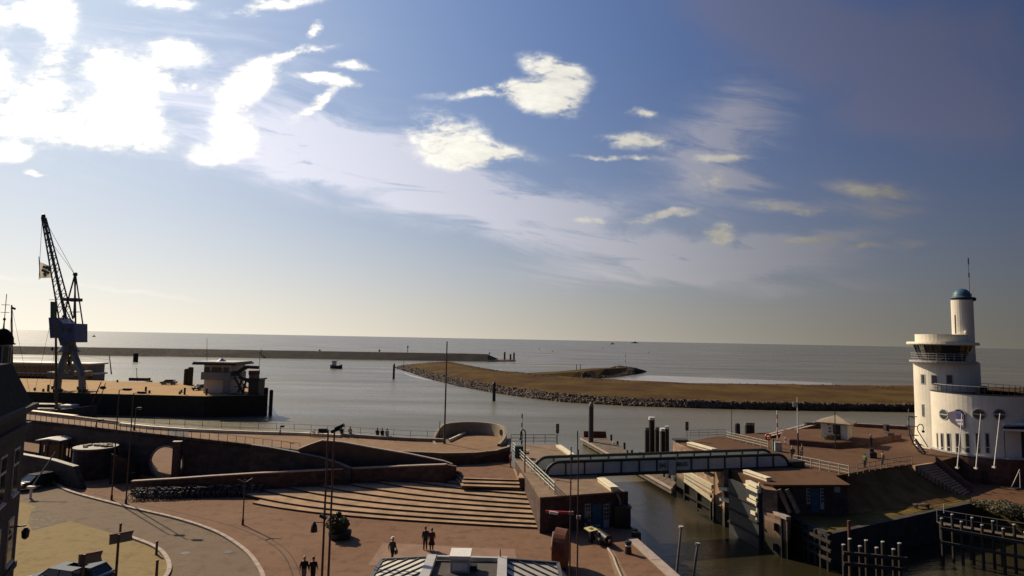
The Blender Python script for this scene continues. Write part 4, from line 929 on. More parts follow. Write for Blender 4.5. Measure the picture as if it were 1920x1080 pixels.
for x0, y0, x1, y1 in ((1726, 701, 1735, 721), (1745, 702, 1759, 721), (1773, 702, 1787, 721), (1728, 757, 1734, 782), (1746, 757, 1754, 783)):
    cwin(tcx, RS, x0, y0, x1, y1, M_GFRAME, M_GLASS)
# tall ground floor windows between white piers
for x0, x1 in ((1756, 1760), (1763, 1770.5), (1774, 1784), (1790.5, 1801), (1808.5, 1820), (1828, 1839), (1846, 1857)):
    cwin(dcx, RD, x0, 811, x1, 851, M_GFRAME, M_GLASS, (0.3,))
# round windows
def round_win(px, py, rad, kind):
    an, z = oncyl(dcx, RD, px, py); n = Vector((math.cos(an), math.sin(an), 0)); c = cpt(dcx, RD, an, z)
    w = MB().cyl(c - n * .15, c + n * .05, rad + .12, rad + .12, 24).build('round_window', M_GFRAME, tw)
    MB().cyl(c - n * .1, c + n * .065, rad, rad, 24).build('pane', M_GLASS, w)
    t_ = Vector((-n.y, n.x, 0)); MB().beam(c + n * .08 - t_ * rad, c + n * .08 + t_ * rad, .05, .14).build('transom', M_GFRAME, w)
    return c, n, t_
for px in (1769.5, 1836, 1874): round_win(px, 777, 0.62, 0)
c, n, t_ = round_win(1799, 777, 0.62, 0)
# emblem shield painted on a board beside the second porthole
em = thing('crest_board', 'blue and white crest board hung on the white drum over a round window', 'sign', c + Vector((0, 0, -1)))
an, z = oncyl(dcx, RD, 1795, 785); n = Vector((math.cos(an), math.sin(an), 0)); t_ = Vector((-n.y, n.x, 0)); cc = cpt(dcx, RD + .1, an, z)
sh = [(-.95, .75), (-.35, .95), (.5, 1.0), (.85, .6), (.85, -1.0), (.25, -1.15), (-.7, -.55), (-.95, -.1)]
def plate(parent, name, material, pts, c, tt, nn_, o0, o1):
    m_ = MB(); k = len(pts); m_.add([c + tt * x + Vector((0, 0, y)) + nn_ * o1 for x, y in pts] + [c + tt * x + Vector((0, 0, y)) + nn_ * o0 for x, y in pts], [tuple(range(k)), tuple(range(2 * k - 1, k - 1, -1))] + [(i, k + i, k + (i + 1) % k, (i + 1) % k) for i in range(k)])
    return m_.build(name, material, parent)
plate(em, 'board', mat('crest violet grey', (0.16, 0.13, 0.20), .6, .2, 3), sh, cc, t_, n, 0.0, .06)
plate(em, 'blue_field', mat('crest blue', (0.06, 0.075, 0.25), .6, .2, 3), [(-.1, .7), (.7, .75), (.7, .0), (.1, .05)], cc, t_, n, .05, .075)
plate(em, 'white_band', M_WPOLE, [(-.15, -.1), (.75, .0), (.75, -.25), (-.1, -.35)], cc, t_, n, .05, .08)
plate(em, 'white_band', M_WPOLE, [(.0, -.5), (.75, -.42), (.75, -.75), (.2, -.75)], cc, t_, n, .05, .08)
# lookout: flared glazing, balcony, roof disc, roof drum
zb = D(1766, 677, 85.0).z; zc0 = D(1766, 672, 85.0).z; zc1 = D(1766, 647, 85.0).z
lc = Vector((D(1767, 660, 88).x, 88.0, 0))
MB().lathe(lc, [(4.05, zb - .25), (4.05, zb), (0.1, zb)], 40).build('balcony', M_GFRAME, tw)
glz = MB().lathe(lc, [(2.85, zc0 - .3), (3.5, zc1)], 20).build('lookout_glazing', M_GLASS, tw)
for i in range(20):
    an = 2 * math.pi * i / 20
    if math.sin(an) < 0.35: MB().beam(cpt(lc, 2.89, an, zc0 - .2), cpt(lc, 3.54, an, zc1), .09, .09).build('mullion', M_BLACK, glz)
MB().lathe(lc, [(4.25, zc1 + .002), (4.35, zc1 + .15), (4.25, zc1 + .42), (0.1, zc1 + .45)], 48).build('roof_disc', M_CREAM, tw)
MB().lathe(lc, [(3.25, zc1 + .43), (3.25, zc1 + 1.5), (3.0, zc1 + 1.5), (3.0, zc1 + .5)], 40).build('roof_parapet', M_WHITE, tw)
for i in range(24):
    an = 2 * math.pi * i / 24
    if math.sin(an) < .6: MB().cyl(cpt(lc, 3.8, an, zb), cpt(lc, 3.8, an, zb + 1.0), .03, .03, 5).build('balcony_post', M_GFRAME, tw)
for zz in (.35, .7, 1.0):
    MB().tube([cpt(lc, 3.8, R(150 + i * 10), zb + zz) for i in range(25)], .03, 5).build('balcony_rail', M_GFRAME, tw)
# slim stair tower with dome
sc = D(1805, 600, 86.6); scx = Vector((sc.x, sc.y, 0)); zs_top = D(1805, 563, 86.6).z
MB().lathe(scx, [(1.30, ZT3), (1.30, zs_top)], 28).build('stair_tower', M_WHITE, tw)
cwin(scx, 1.30, 1789.5, 590.5, 1793, 626, M_BLACK, M_BLACK, fo=.01)
dm = MB().lathe(scx, [(1.1, zs_top + .002), (1.1, zs_top + .25)] , 24).build('neck', M_BLACK, tw)
MB().lathe(scx, [(1.38, zs_top + .252), (1.38, zs_top + .4), (1.2, zs_top + .42)] + [(1.15 * math.cos(R(a)), zs_top + .42 + 1.25 * math.sin(R(a))) for a in range(0, 90, 12)] + [(0.02, zs_top + 1.68)], 24).build('dome', M_DOME, tw, smooth=True)
am = D(1822, 640, 86.2); MB().cyl((am.x, am.y, D(1822, 645, 86.2).z), (am.x, am.y, D(1822, 487, 86.2).z), .04, .03, 6).build('mast', M_BLACK, tw)
for y0, y1 in ((484, 496), (512, 520)): MB().cyl((am.x, am.y, D(1822, y1, 86.2).z), (am.x, am.y, D(1822, y0, 86.2).z), .09, .09, 6).build('aerial', M_BLACK, tw)
MB().tube([D(1821, 556, 86.2), D(1825, 540, 86.2), D(1828, 534, 86.2)], .035).build('aerial_arm', M_BLACK, tw)
MB().sphere(D(1826, 561, 86.2), .3).build('antenna', M_BLACK, tw)
for y in (623, 634): MB().sphere(D(1811, y, 85.2), .22).build('lamp', M_WPOLE, tw)
# guard rail on the drum
for i in range(36):
    an = 2 * math.pi * i / 36; MB().cyl(cpt(dcx, RD - .45, an, z_drum + .1), cpt(dcx, RD - .45, an, z_drum + 1.05), .03, .03, 5).build('guard_post', M_DKRAIL, tw)
for zz in (.55, 1.05): MB().tube([cpt(dcx, RD - .45, 2 * math.pi * i / 40, z_drum + zz) for i in range(41)], .035, 5).build('guard_rail', M_GFRAME if zz > 1 else M_DKRAIL, tw)
MB().box(cpt(dcx, 2.0, R(-120), z_drum + .4), (1.0, 1.0, 1.3)).build('roof_hatch', M_BLACK, tw)
# brick base door and garage gate
a0, zt_ = oncyl(dcx, RD + .1, 1840, 882); a1, zb_ = oncyl(dcx, RD, 1852, 913)
cyl_patch(tw, 'base_door', M_BLACK, dcx, RD + .05, min(a0, a1), max(a0, a1), -1, zt_, .06)
# entrance stair spiral and scroll lamp at the foot of the shaft
es = thing('entrance_stair', 'dark curved iron entrance stair sweeping round the foot of the white tower', 'stairs', D(1725, 850, 83.4))
pts = [D(1704, 780, 84.4), D(1703, 798, 84.0), D(1706, 815, 83.6), D(1713, 832, 83.2), D(1724, 846, 82.9), D(1734, 851, 82.7)]
MB().tube(pts, .10, 6).build('stringer', M_BLACK, es)
for i, p in enumerate(pts):
    MB().box(p + Vector((.6, .3, -.1)), (1.2, .5, .08), 0).build('tread', M_BLACK, es)
MB().tube([p + Vector((0, 0, .95)) for p in pts], .04, 6).build('handrail', M_BLACK, es)
MB().tube([D(1716, 785, 84.0), D(1704, 780, 84.4)], .05).build('landing_bar', M_BLACK, es)
bn = [D(1714, 826, 82.9), D(1718, 822, 82.9), D(1737, 850, 82.6), D(1732, 853, 82.6)]
bo = thing('stair_banner', 'dark banner with pale lettering strapped along the entrance stair of the tower', 'banner', D(1726, 853, 82.8))
MB().add(bn + [p + Vector((0, .06, 0)) for p in bn], [(3, 2, 1, 0), (4, 5, 6, 7), (0, 1, 5, 4), (1, 2, 6, 5), (2, 3, 7, 6), (3, 0, 4, 7)]).build('cloth', M_BLACK, bo)
for k in range(7):
    p = lerp(D(1717, 828, 82.75), D(1732, 849, 82.45), k / 6.0); MB().box(p, (.16, .03, .2), 0, 0, R(45)).build('pale_mark', M_WPOLE, bo)
sc_ = thing('scroll_lamp', 'black swan neck lamp curling out beside the white tower wall', 'lamp', D(1735, 838, 83.0))
MB().tube([D(1740, 838, 83.2), D(1730, 822, 83.1), D(1721, 808, 83.0), D(1720, 800, 82.9), D(1724, 795.5, 82.9), D(1729, 796, 82.9), D(1731.5, 801, 82.9), D(1731, 808, 82.9)], .055).build('neck', M_BLACK, sc_)
MB().sphere(D(1731, 809, 82.9), .18).build('lamp_head', M_BLACK, sc_)
# three white flagstaffs leaning on the drum
for k, (x0, y0, x1, y1, lb) in enumerate(((1795, 877, 1804, 776, 'nearest the crest'), (1830, 878, 1839, 776, 'in the middle of the drum'), (1864, 876, 1875, 775, 'nearest the dark canopy'))):
    b = D(x0, y0, 77.6); tp_ = D(x1, y1, 78.3)
    f_ = thing('flagstaff', 'white slanting flagstaff %s' % lb, 'flagpole', b, 0, 'white flagstaffs on the tower drum')
    MB().cyl(b, tp_, .07, .045, 8).build('pole', M_WPOLE, f_); MB().box(b, (.2, .5, .2)).build('bracket', M_GFRAME, f_)
# dark canopy building at the right edge
cn = thing('canopy', 'dark pitched canopy with a white slatted valance beside the tower drum', 'canopy', D(1905, 880, 79))
c0, c1, c2, c3 = D(1880, 802, 78.5), D(1960, 805, 77.5), D(1960, 778, 84), D(1908, 783, 82)
MB().add([c0, c1, c2, c3] + [p - Vector((0, 0, .2)) for p in (c0, c1, c2, c3)], [(0, 1, 2, 3), (7, 6, 5, 4), (0, 4, 5, 1), (1, 5, 6, 2), (2, 6, 7, 3), (3, 7, 4, 0)]).build('roof', M_ROOFD, cn)
MB().beam(c0 - Vector((0, .1, .25)), c1 - Vector((0, .1, .25)), .1, .25).build('fascia', M_WPOLE, cn)
for i in range(16): MB().box(lerp(c0, c1, (i + .8) / 16.5) + Vector((.3, .55, .42)), (.16, .5, .22), 0, R(25)).build('slat', M_WPOLE, cn)
b0 = D(1884, 850, 79); MB().bb((b0.x, b0.y, z_drum0 + .05), (b0.x + 9, b0.y + 6, D(1890, 805, 79).z)).build('dark_front', M_BLACK, cn)
MB().bb((b0.x + .2, b0.y + .5, -1), (b0.x + 9, b0.y + 6, z_drum0 - .1)).build('base_wall', M_BRICKD, cn)
MB().bb((b0.x - .2, b0.y - .8, z_drum0 - .099), (b0.x + 9, b0.y + 6, z_drum0 + .049)).build('floor', M_GFRAME, cn)
fr = [D(1896, 915, 77), D(1912, 880, 77), D(1913, 915, 77)]
ab = thing('folding_sign', 'thin white framed folding board standing at the brick tower base', 'sign', D(1905, 916, 77)); MB().tube([fr[0], fr[1], fr[2], fr[0]], .05).build('frame', M_GFRAME, ab)
# ------------------------------------------------------------------ dock crane on the far quay
CY = 158.0
def C(px, py, y=CY): return D(px, py, y)
cr = thing('harbour_crane', 'old portal crane with blue machinery house, lattice jib and grey legs', 'crane', C(131, 736))
zq = ZQ
legs = [(108, CY - 3.5), (155, CY - 3.5), (104, CY + 4), (152, CY + 4)]
head = C(130, 650)
for px, yy in legs:
    b = D(px, 737, yy); b.z = zq
    t = Vector((lerp(head.x, b.x, .18), lerp(CY, yy, .2), D(130, 655, CY).z))
    mid = Vector((lerp(head.x, b.x, .92), lerp(CY, yy, .95), D(130, 702, CY).z))
    m_ = MB(); m_.beam(b, mid, 1.0, 1.0); m_.beam(mid, t, 1.1, 1.1); m_.build('leg', M_CRGREY, cr)
    MB().box(b + Vector((0, 0, .4)), (1.8, 1.0, .8)).build('bogie', M_BLACK, cr)
zm = D(130, 702, CY).z; xa = C(108, 702).x; xb = C(153, 702).x
for yy in (CY - 3.3, CY + 3.8): MB().beam((xa, yy, zm), (xb, yy, zm), 0.9, 1.2).build('cross_beam', M_CRGREY, cr)
for xx in (xa + .3, xb - .3): MB().beam((xx, CY - 3.3, zm + .3), (xx, CY + 3.8, zm + .3), 0.8, 1.0).build('cross_beam', M_CRGREY, cr)
MB().lathe((head.x, CY, 0), [(2.6, D(130, 660, CY).z), (1.5, D(130, 648, CY).z), (1.2, D(130, 638, CY).z)], 12).build('pivot', M_CRGREY, cr)
MB().beam(C(124, 702), C(139, 655), .6, .6).build('brace', M_CRGREY, cr); MB().beam(C(138, 702), C(122, 655), .6, .6).build('brace', M_CRGREY, cr)
# machinery house
def quadbox(name, pts, y0, y1, material, parent):
    m_ = MB(); k = len(pts); m_.add([D(x, y, CY) + Vector((0, y0, 0)) for x, y in pts] + [D(x, y, CY) + Vector((0, y1, 0)) for x, y in pts],
        [tuple(range(k - 1, -1, -1)), tuple(range(k, 2 * k))] + [(i, (i + 1) % k, k + (i + 1) % k, k + i) for i in range(k)])
    return m_.build(name, material, parent)
mh = quadbox('machinery_house', [(104, 596), (119, 596), (132, 607), (152, 607), (152, 642), (133, 642), (133, 634), (107, 634)], -2.4, 2.4, M_BLUE, cr)
for k in range(3):
    x0 = 112 + k * 13; quadbox('window', [(x0, 616), (x0 + 7, 616), (x0 + 7, 623), (x0, 623)], -2.46, -2.38, M_GLASS, mh)
quadbox('neck', [(117, 634), (133, 634), (131, 648), (121, 648)], -1.5, 1.5, M_BLUE, cr)
quadbox('green_ladder_cage', [(102, 566), (106, 566), (106, 606), (102, 606)], -1.4, -.6, mat('green paint', (0.03, .14, .10), .6, .2, 2), cr)
# jib lattice
tip = C(82, 408); fl, fr2 = C(117, 601), C(131, 598)
jb = MB()
chords = []
for (b, w) in ((fl, -1), (fr2, 1)):
    for yy in (-1.1, 1.1):
        tt = tip + Vector((w * .35, yy * .25, 0)); bb_ = b + Vector((0, yy, 0)); jb.beam(bb_, tt, .26, .26); chords.append((bb_, tt))
for i in range(16):
    t0, t1 = i / 16.0, (i + 1) / 16.0
    a, b, c2, d2 = chords
    P_ = lambda ch, t: lerp(ch[0], ch[1], t)
    for e0, e1 in ((0, 2), (1, 3), (0, 1), (2, 3)):
        jb.beam(P_(chords[e0], t0), P_(chords[e1], t1), .11, .11); 
        if i % 2: jb.beam(P_(chords[e0], t1), P_(chords[e1], t1), .10, .10)
jo = jb.build('jib', M_CRDARK, cr)
MB().sphere(tip + Vector((-.1, 0, .3)), .55, 10, 6, (1, .7, 1.2)).build('jib_sheave', M_BLACK, jo)
# A-frame
ap = C(141, 516); af = MB()
for px, py, yy in ((126, 600, -1.6), (130, 596, 1.6), (150, 607, -1.6), (147, 607, 1.6)): af.beam(C(px, py) + Vector((0, yy, 0)), ap + Vector((0, yy * .1, 0)), .30, .30)
for y0 in (560,): af.box(C(137, y0 + 2), (3.4, 2.2, .8))
for y0, x0, x1 in ((565, 133, 147), (585, 129, 149)): af.beam(C(x0, y0), C(x1, y0), .2, .2)
af.beam(C(122, 578), C(136, 605), .2, .2)
ao = af.build('a_frame', M_CRDARK, cr); MB().sphere(ap + Vector((0, 0, .2)), .6, 10, 6, (1, .7, 1)).build('sheave', M_BLACK, ao)
MB().tube([tip, ap], .05, 5).build('hoist_cable', M_BLACK, cr)
MB().tube([C(97, 455), ap], .04, 5).build('luffing_cable', M_BLACK, cr)
MB().tube([tip + Vector((-.4, 0, 0)), C(75, 482), C(73, 525)], .05, 5).build('fall_cable', M_BLACK, cr)
FLAGM = mat('flag cloth', (0.60, 0.57, 0.52), .8, .1, .5)
_t = FLAGM.node_tree; _tr = _t.nodes.new('ShaderNodeBsdfTranslucent'); _tr.inputs[0].default_value = (.75, .72, .66, 1); _mx = _t.nodes.new('ShaderNodeMixShader'); _mx.inputs[0].default_value = .7
_t.links.new(_t.nodes['Principled BSDF'].outputs[0], _mx.inputs[1]); _t.links.new(_tr.outputs[0], _mx.inputs[2]); _t.links.new(_mx.outputs[0], _t.nodes['Material Output'].inputs[0])
fg = thing('hoisted_flag', 'pale grey flag with a dark emblem flying from the crane cable', 'flag', C(74, 522))
fv = MB(); nx, nz = 10, 8
for j in range(nz + 1):
    for i in range(nx + 1):
        s_, t = i / nx, j / nz; xx = lerp(74, 97, s_); yy = lerp(lerp(491, 501, s_), lerp(521, 521, s_), t)
        fv.v.append(C(xx, yy) + Vector((0, .35 * math.sin(s_ * 5 + t), 0)))
for j in range(nz):
    for i in range(nx):
        a = j * (nx + 1) + i; fv.f.append((a, a + nx + 1, a + nx + 2, a + 1))
fo_ = fv.build('cloth', FLAGM, fg); sm = fo_.modifiers.new('thickness', 'SOLIDIFY'); sm.thickness = .04
for p, q in (((82, 500), (90, 503)), ((80, 506), (94, 513)), ((84, 512), (88, 518)), ((90, 499), (96, 508))): MB().beam(C(*p) + Vector((0, -.32, 0)), C(*q) + Vector((0, -.32, 0)), .06, .7).build('emblem', M_SIGNG, fg)
MB().cyl(C(73, 481), C(75, 523), .09, .09, 6).build('flag_batten', M_BLACK, fg)

# ------------------------------------------------------------------ quay buildings and machinery
HY = 158.5
def Hh(px, py): return D(px, py, HY)
hb_ = thing('harbour_office', 'two storey pale harbour office with a wide flat roof at the quay head', 'building', (Hh(405, 738).x, HY, ZQ))
x0, x1 = Hh(379, 738).x, Hh(432, 738).x
zf, zr_ = ZQ, Hh(405, 684).z; zbal = Hh(405, 712).z; zup = Hh(405, 698).z
PALE = mat('pale office wall', (0.55, 0.53, 0.49), .8, .15, .5); BAND = mat('grey blue cladding', (0.26, 0.26, 0.27), .7, .15, .6)
MB().bb((x0 + .3, HY, zf), (x1 - .2, HY + 8, zbal)).build('lower_wall', PALE, hb_)
MB().bb((x0 + 5.2, HY - .05, zf), (x1 - .25, HY + .5, zbal - .01)).build('side_cladding', BAND, hb_)
MB().bb((x0 - .2, HY - .8, zbal), (x1 + .1, HY + 8.5, zup)).build('balcony_band', BAND, hb_)
up = MB().bb((x0, HY + .2, zup), (x1, HY + 8, zr_)).build('upper_wall', PALE, hb_)
for a, b in ((383, 392), (397, 415), (419, 428)):
    wa, wb_ = Hh(a, 690).x, Hh(b, 690).x; wz = Hh(405, 698.5).z, Hh(405, 689).z
    w = MB().bb((wa - .1, HY + .12, wz[0] - .1), (wb_ + .1, HY + .3, wz[1] + .1)).build('window', M_GFRAME, hb_); MB().bb((wa, HY + .08, wz[0]), (wb_, HY + .2, wz[1])).build('pane', M_GLASS, w)
MB().bb((Hh(366, 680).x, HY - 1.5, zr_), (Hh(447, 680).x, HY + 9.5, zr_ + .45)).build('roof', M_BLACK, hb_)
MB().bb((Hh(367, 680).x, HY - 1.4, zr_ + .451), (Hh(444, 680).x, HY + 9.3, zr_ + .8)).build('roof_edge', M_GFRAME, hb_)
MB().lathe((Hh(405, 676).x, HY + 3, 0), [(1.4, zr_ + .8), (0.05, zr_ + 1.7)], 4).build('skylight', M_GFRAME, hb_)
MB().cyl((Hh(381, 676).x, HY + 2, zr_ + .8), (Hh(381, 634).x, HY + 2, Hh(381, 634).z), .06, .05, 6).build('mast', M_BLACK, hb_)
for k in range(5): MB().box((Hh(399 + k * 3, 706).x, HY - .84, Hh(400, 707.5).z), (.25, .06, .3)).build('lettering', M_GFRAME, hb_)
# linkspan machinery
ls = thing('linkspan_gantry', 'dark steel linkspan machinery with a raised arm and red cab at the quay end', 'machinery', Hh(470, 738))
def beamH(a, b, w, mt=M_BLACK, nm='strut'): MB().beam(Hh(*a), Hh(*b), w, w).build(nm, mt, ls)
for a, b, w in (((440, 706), (455, 735), .5), ((455, 706), (447, 735), .4), ((462, 710), (455, 738), .4), ((437, 700), (452, 700), 1.2), ((447, 698), (463, 688), .9), ((462, 688), (485, 689), .8), ((449, 706), (470, 716), .8)): beamH(a, b, w)
MB().bb((Hh(468, 737).x, HY - 1, ZQ - .3), (Hh(487, 737).x, HY + 3, Hh(475, 712).z)).build('engine_house', M_DKRAIL, ls)
MB().bb((Hh(464, 737).x, HY - 1.2, Hh(475, 712).z), (Hh(490, 737).x, HY + 3.2, Hh(475, 709).z)).build('platform', M_BLACK, ls)
MB().bb((Hh(469, 700).x, HY - .6, Hh(475, 709).z), (Hh(480, 700).x, HY + 2, Hh(475, 703).z)).build('cab', M_CRGREY, ls)
MB().bb((Hh(468, 700).x, HY - .7, Hh(475, 703).z), (Hh(481, 700).x, HY + 2.1, Hh(475, 695).z)).build('red_cab', M_RUST, ls)
MB().cyl(Hh(486, 712), Hh(487, 656), .05, .05, 6).build('mast', M_GPOLE, ls)
for p in ((452, 718, 462, 725), (470, 722, 486, 724), (440, 725, 466, 727)): MB().beam(Hh(p[0], p[1]), Hh(p[2], p[3]), .3, .3).build('pale_pipe', M_CRGREY, ls)
MB().bb((Hh(430, 742).x, HY - 2.3, -4), (Hh(492, 742).x, HY + 1, ZQ + .02)).build('foundation', M_WEED, ls)
def pile(px, y0, y1, ybase, r, label, cap=False, mt=None, group=None, zbot=None, capm=None, lean=0.0):
    b = D(px, y1, ybase); b.z = ZW - .8 if zbot is None else zbot; tz = D(px, y0, ybase).z
    t = thing('mooring_pile', label, 'pile', b, 0, group); MB().cyl(b, (b.x + lean, b.y, tz), r, r, 14).build('shaft', mt or M_DTIMB, t)
    if cap: MB().cyl((b.x + lean, b.y, tz), (b.x + lean, b.y, tz + .45), r * 1.12, r * 1.12, 14).build('cap', capm or M_WPOLE, t)
    else: MB().lathe((b.x + lean, b.y, 0), [(r, tz), (r * .8, tz + .25), (.05, tz + .35)], 14).build('top', mt or M_DTIMB, t)
    return t
pile(507, 733, 772, 157, .45, 'dark mooring pile standing free at the corner of the far quay')
pile(497, 729, 772, 158, .5, 'dark mooring pile hard against the end of the far quay', group=None)
for px, y0, y1, r, lb in ((352, 690, 717, .75, 'thick double pile on the back edge of the quay'), ):
    pile(px - 3, y0 + 3, 720, 183, r, 'left pile of the thick pair behind the far quay', zbot=-4); pile(px + 4, y0, 720, 183, r, 'right pile of the thick pair behind the far quay', zbot=-4)
gq0 = G(254, 678.5, ZW); t = thing('mooring_pile', 'squat dark pile standing in the water before the breakwater', 'pile', gq0); MB().cyl(gq0 - Vector((0, 0, 1)), gq0 + Vector((0, 0, 6)), 1.6, 1.5, 12).build('shaft', M_DTIMB, t)
for px, y0, y1, lb in ((738, 684, 710, 'slim dark pile at the left tip of the island'), (926, 719, 752, 'dark channel pile standing before the island shore')):
    b = G(px, y1, ZW); t = thing('channel_pile', lb, 'pile', b); tz = ZT(px, y0, b); MB().cyl(b - Vector((0, 0, 1)), (b.x, b.y, tz), .55, .5, 12).build('shaft', M_DTIMB, t); MB().lathe((b.x, b.y, 0), [(.6, tz), (.05, tz + .8)], 10).build('top', M_BLACK, t)
b = G(757, 688, ZW + 1); t = thing('shore_beacon', 'thin beacon post on the left tip of the island', 'beacon', b); MB().cyl(b, (b.x, b.y, ZT(757, 675, b)), .18, .15, 6).build('post', M_BLACK, t)
for px, py in ((1081, 694), (1088, 693)):
    b = G(px, py, 0); t = thing('shore_stake', 'thin %s stake on the rear edge of the island' % ('left' if px < 1085 else 'right'), 'stake', b); MB().cyl(b - Vector((0, 0, 2)), (b.x, b.y, ZT(px, 683, b)), .22, .2, 6).build('post', M_BLACK, t)
b = G(1172, 684, 1.0); t = thing('groyne_beacon', 'thin red and white lattice beacon on the tip of the rock groyne', 'beacon', b)
for k in range(5): MB().cyl((b.x, b.y, lerp(b.z, ZT(1172, 660, b), k / 5)), (b.x, b.y, lerp(b.z, ZT(1172, 660, b), (k + 1) / 5)), .22, .2, 6).build('band', M_RED if k % 2 else M_WPOLE, t)
# quay furniture: bollards, car, posts
for i, (px, py) in enumerate(((39, 733), (90, 735), (273, 739), (346, 741), (387, 742))):
    b = G(px, py - 1, ZQ); t = thing('quay_post', 'dark timber post on the far quay edge, number %s from the left' % ('first', 'second', 'third', 'fourth', 'fifth')[i], 'post', b, 0, 'timber posts along the far quay edge')
    MB().box(b + Vector((0, 0, .75)), (.35, .35, 1.9)).build('post', M_DTIMB, t)
for i, (px, py) in enumerate(((65, 732), (81, 734), (280, 737), (337, 739), (340, 736), (220, 716.5))):
    b = G(px, py, ZQ); t = thing('mooring_bollard', 'small dark bollard on the far quay, %s from the left' % ('first', 'second', 'fourth', 'fifth', 'sixth', 'third')[i], 'bollard', b, 0, 'small bollards on the far quay'); MB().lathe(b, [(.3, 0), (.22, .45), (.35, .6), (.05, .75)], 10).build('body', M_DTIMB, t)

# ------------------------------------------------------------------ cars
def car(label, loc, rz, body, scale=1.0, estate=True, group=None):
    t = thing('parked_car', label, 'car', loc, rz, group); k = scale
    prof = [(-2.15, .35), (-2.2, .75), (-1.95, .95), (-1.5, 1.0 if not estate else 1.0), (-.95, 1.42), (.2, 1.50), (1.45 if estate else 1.0, 1.44), (2.0 if estate else 1.75, 1.0), (2.15, .85), (2.12, .35)]
    m_ = MB(); n = len(prof); rows = []
    for yy, sc in ((-.85, 0), (-.80, 1), (.80, 1), (.85, 0)):
        rows.append([(x * (0.99 if sc else 1), yy if z < 1.02 else yy * .84, (z if (sc or z < 1.02) else 1.0)) for x, z in prof])
    lo = [[(x, y, min(z, 1.0)) for x, y, z in rows[0]], None]
    # lower body
    low = [(-2.15, .32), (-2.22, .72), (-1.98, .94), (1.98, .99), (2.18, .85), (2.14, .32)]
    for yy in (-.86, .86): m_.v += [Vector((x * k, yy * k, z * k)) for x, z in low]
    q = len(low); m_.f += [tuple(range(q)), tuple(range(2 * q - 1, q - 1, -1))] + [(i, q + i, q + (i + 1) % q, (i + 1) % q) for i in range(q)]
    bo = m_.build('body', body, t, local=True); bv = bo.modifiers.new('bevel', 'BEVEL'); bv.width = .09 * k; bv.segments = 2
    # cabin
    base = [(-1.25, .97), (1.75 if estate else 1.45, .99)]; topx = (-.55, 1.35 if estate else .85); c = MB()
    vs = [(base[0][0], -.78, .95), (base[1][0], -.78, .97), (base[1][0], .78, .97), (base[0][0], .78, .95), (topx[0], -.62, 1.46), (topx[1], -.62, 1.46), (topx[1], .62, 1.46), (topx[0], .62, 1.46)]
    c.add([Vector(v) * k for v in vs], [(0, 1, 5, 4), (1, 2, 6, 5), (2, 3, 7, 6), (3, 0, 4, 7), (4, 5, 6, 7), (3, 2, 1, 0)]); c.build('windows', M_GLASS, t, local=True)
    ro = MB().box((lerp(*topx, .5) * k, 0, 1.475 * k), ((topx[1] - topx[0] + .06) * k, 1.28 * k, .06 * k)).build('roof', body, t, local=True)
    for s_ in (-1, 1):
        for pa_, pb_ in ((0, 4), (1, 5)):
            a, b = Vector(vs[pa_]), Vector(vs[pb_]); a.y *= s_ * -1; b.y *= s_ * -1; MB().beam(a * k, b * k, .07 * k, .07 * k).build('pillar', body, t, local=True)
        MB().beam(Vector((.35, s_ * .78, .96)) * k, Vector((.35, s_ * .635, 1.46)) * k, .06 * k, .05 * k).build('pillar', body, t, local=True)
        MB().box((-2.14 * k, s_ * .62 * k, .74 * k), (.16 * k, .36 * k, .16 * k)).build('headlight', M_WPOLE, t, local=True)
        MB().box((2.12 * k, s_ * .68 * k, .80 * k), (.12 * k, .26 * k, .2 * k)).build('tail_light', M_RED, t, local=True)
        MB().box((-.75 * k, s_ * .95 * k, 1.0 * k), (.16 * k, .2 * k, .14 * k)).build('mirror', body, t, local=True)
        for xx in (-1.35, 1.3):
            w = MB().cyl((xx * k, s_ * .70 * k, .33 * k), (xx * k, s_ * .89 * k, .33 * k), .33 * k, .33 * k, 18).build('wheel', M_RUBBER, t, local=True)
            MB().cyl((xx * k, s_ * .80 * k, .33 * k), (xx * k, s_ * .90 * k, .33 * k), .2 * k, .2 * k, 10).build('rim', M_CRGREY, w, local=True)
    return t
CARB = mat('dark car paint', (0.018, 0.02, 0.024), .22, .2, 1, spec=.6, fine=False); CARG = mat('grey car paint', (0.16, 0.165, 0.17), .25, .2, 1, spec=.6, fine=False)
car('silver hatchback parked on the far quay', G(316, 721, ZQ), R(5), CARG)
car('dark car parked on the far quay beside the harbour office', G(374, 731, ZQ), R(80), CARB)
car('dark estate car at the bottom left beside the yellow paving', G(150, 1098, 0), R(-12), CARB)
car('dark car with grey roof rails nearest the hotel wall at the bottom left', G(118, 1118, 0) + Vector((-.9, 1.2, 0)), R(-14), mat('green black car paint', (0.028, 0.034, 0.034), .2, .2, 1, spec=.6, fine=False))
car('dark car parked in the shade below the underpass wall', G(68, 914, 0), R(75), CARB)

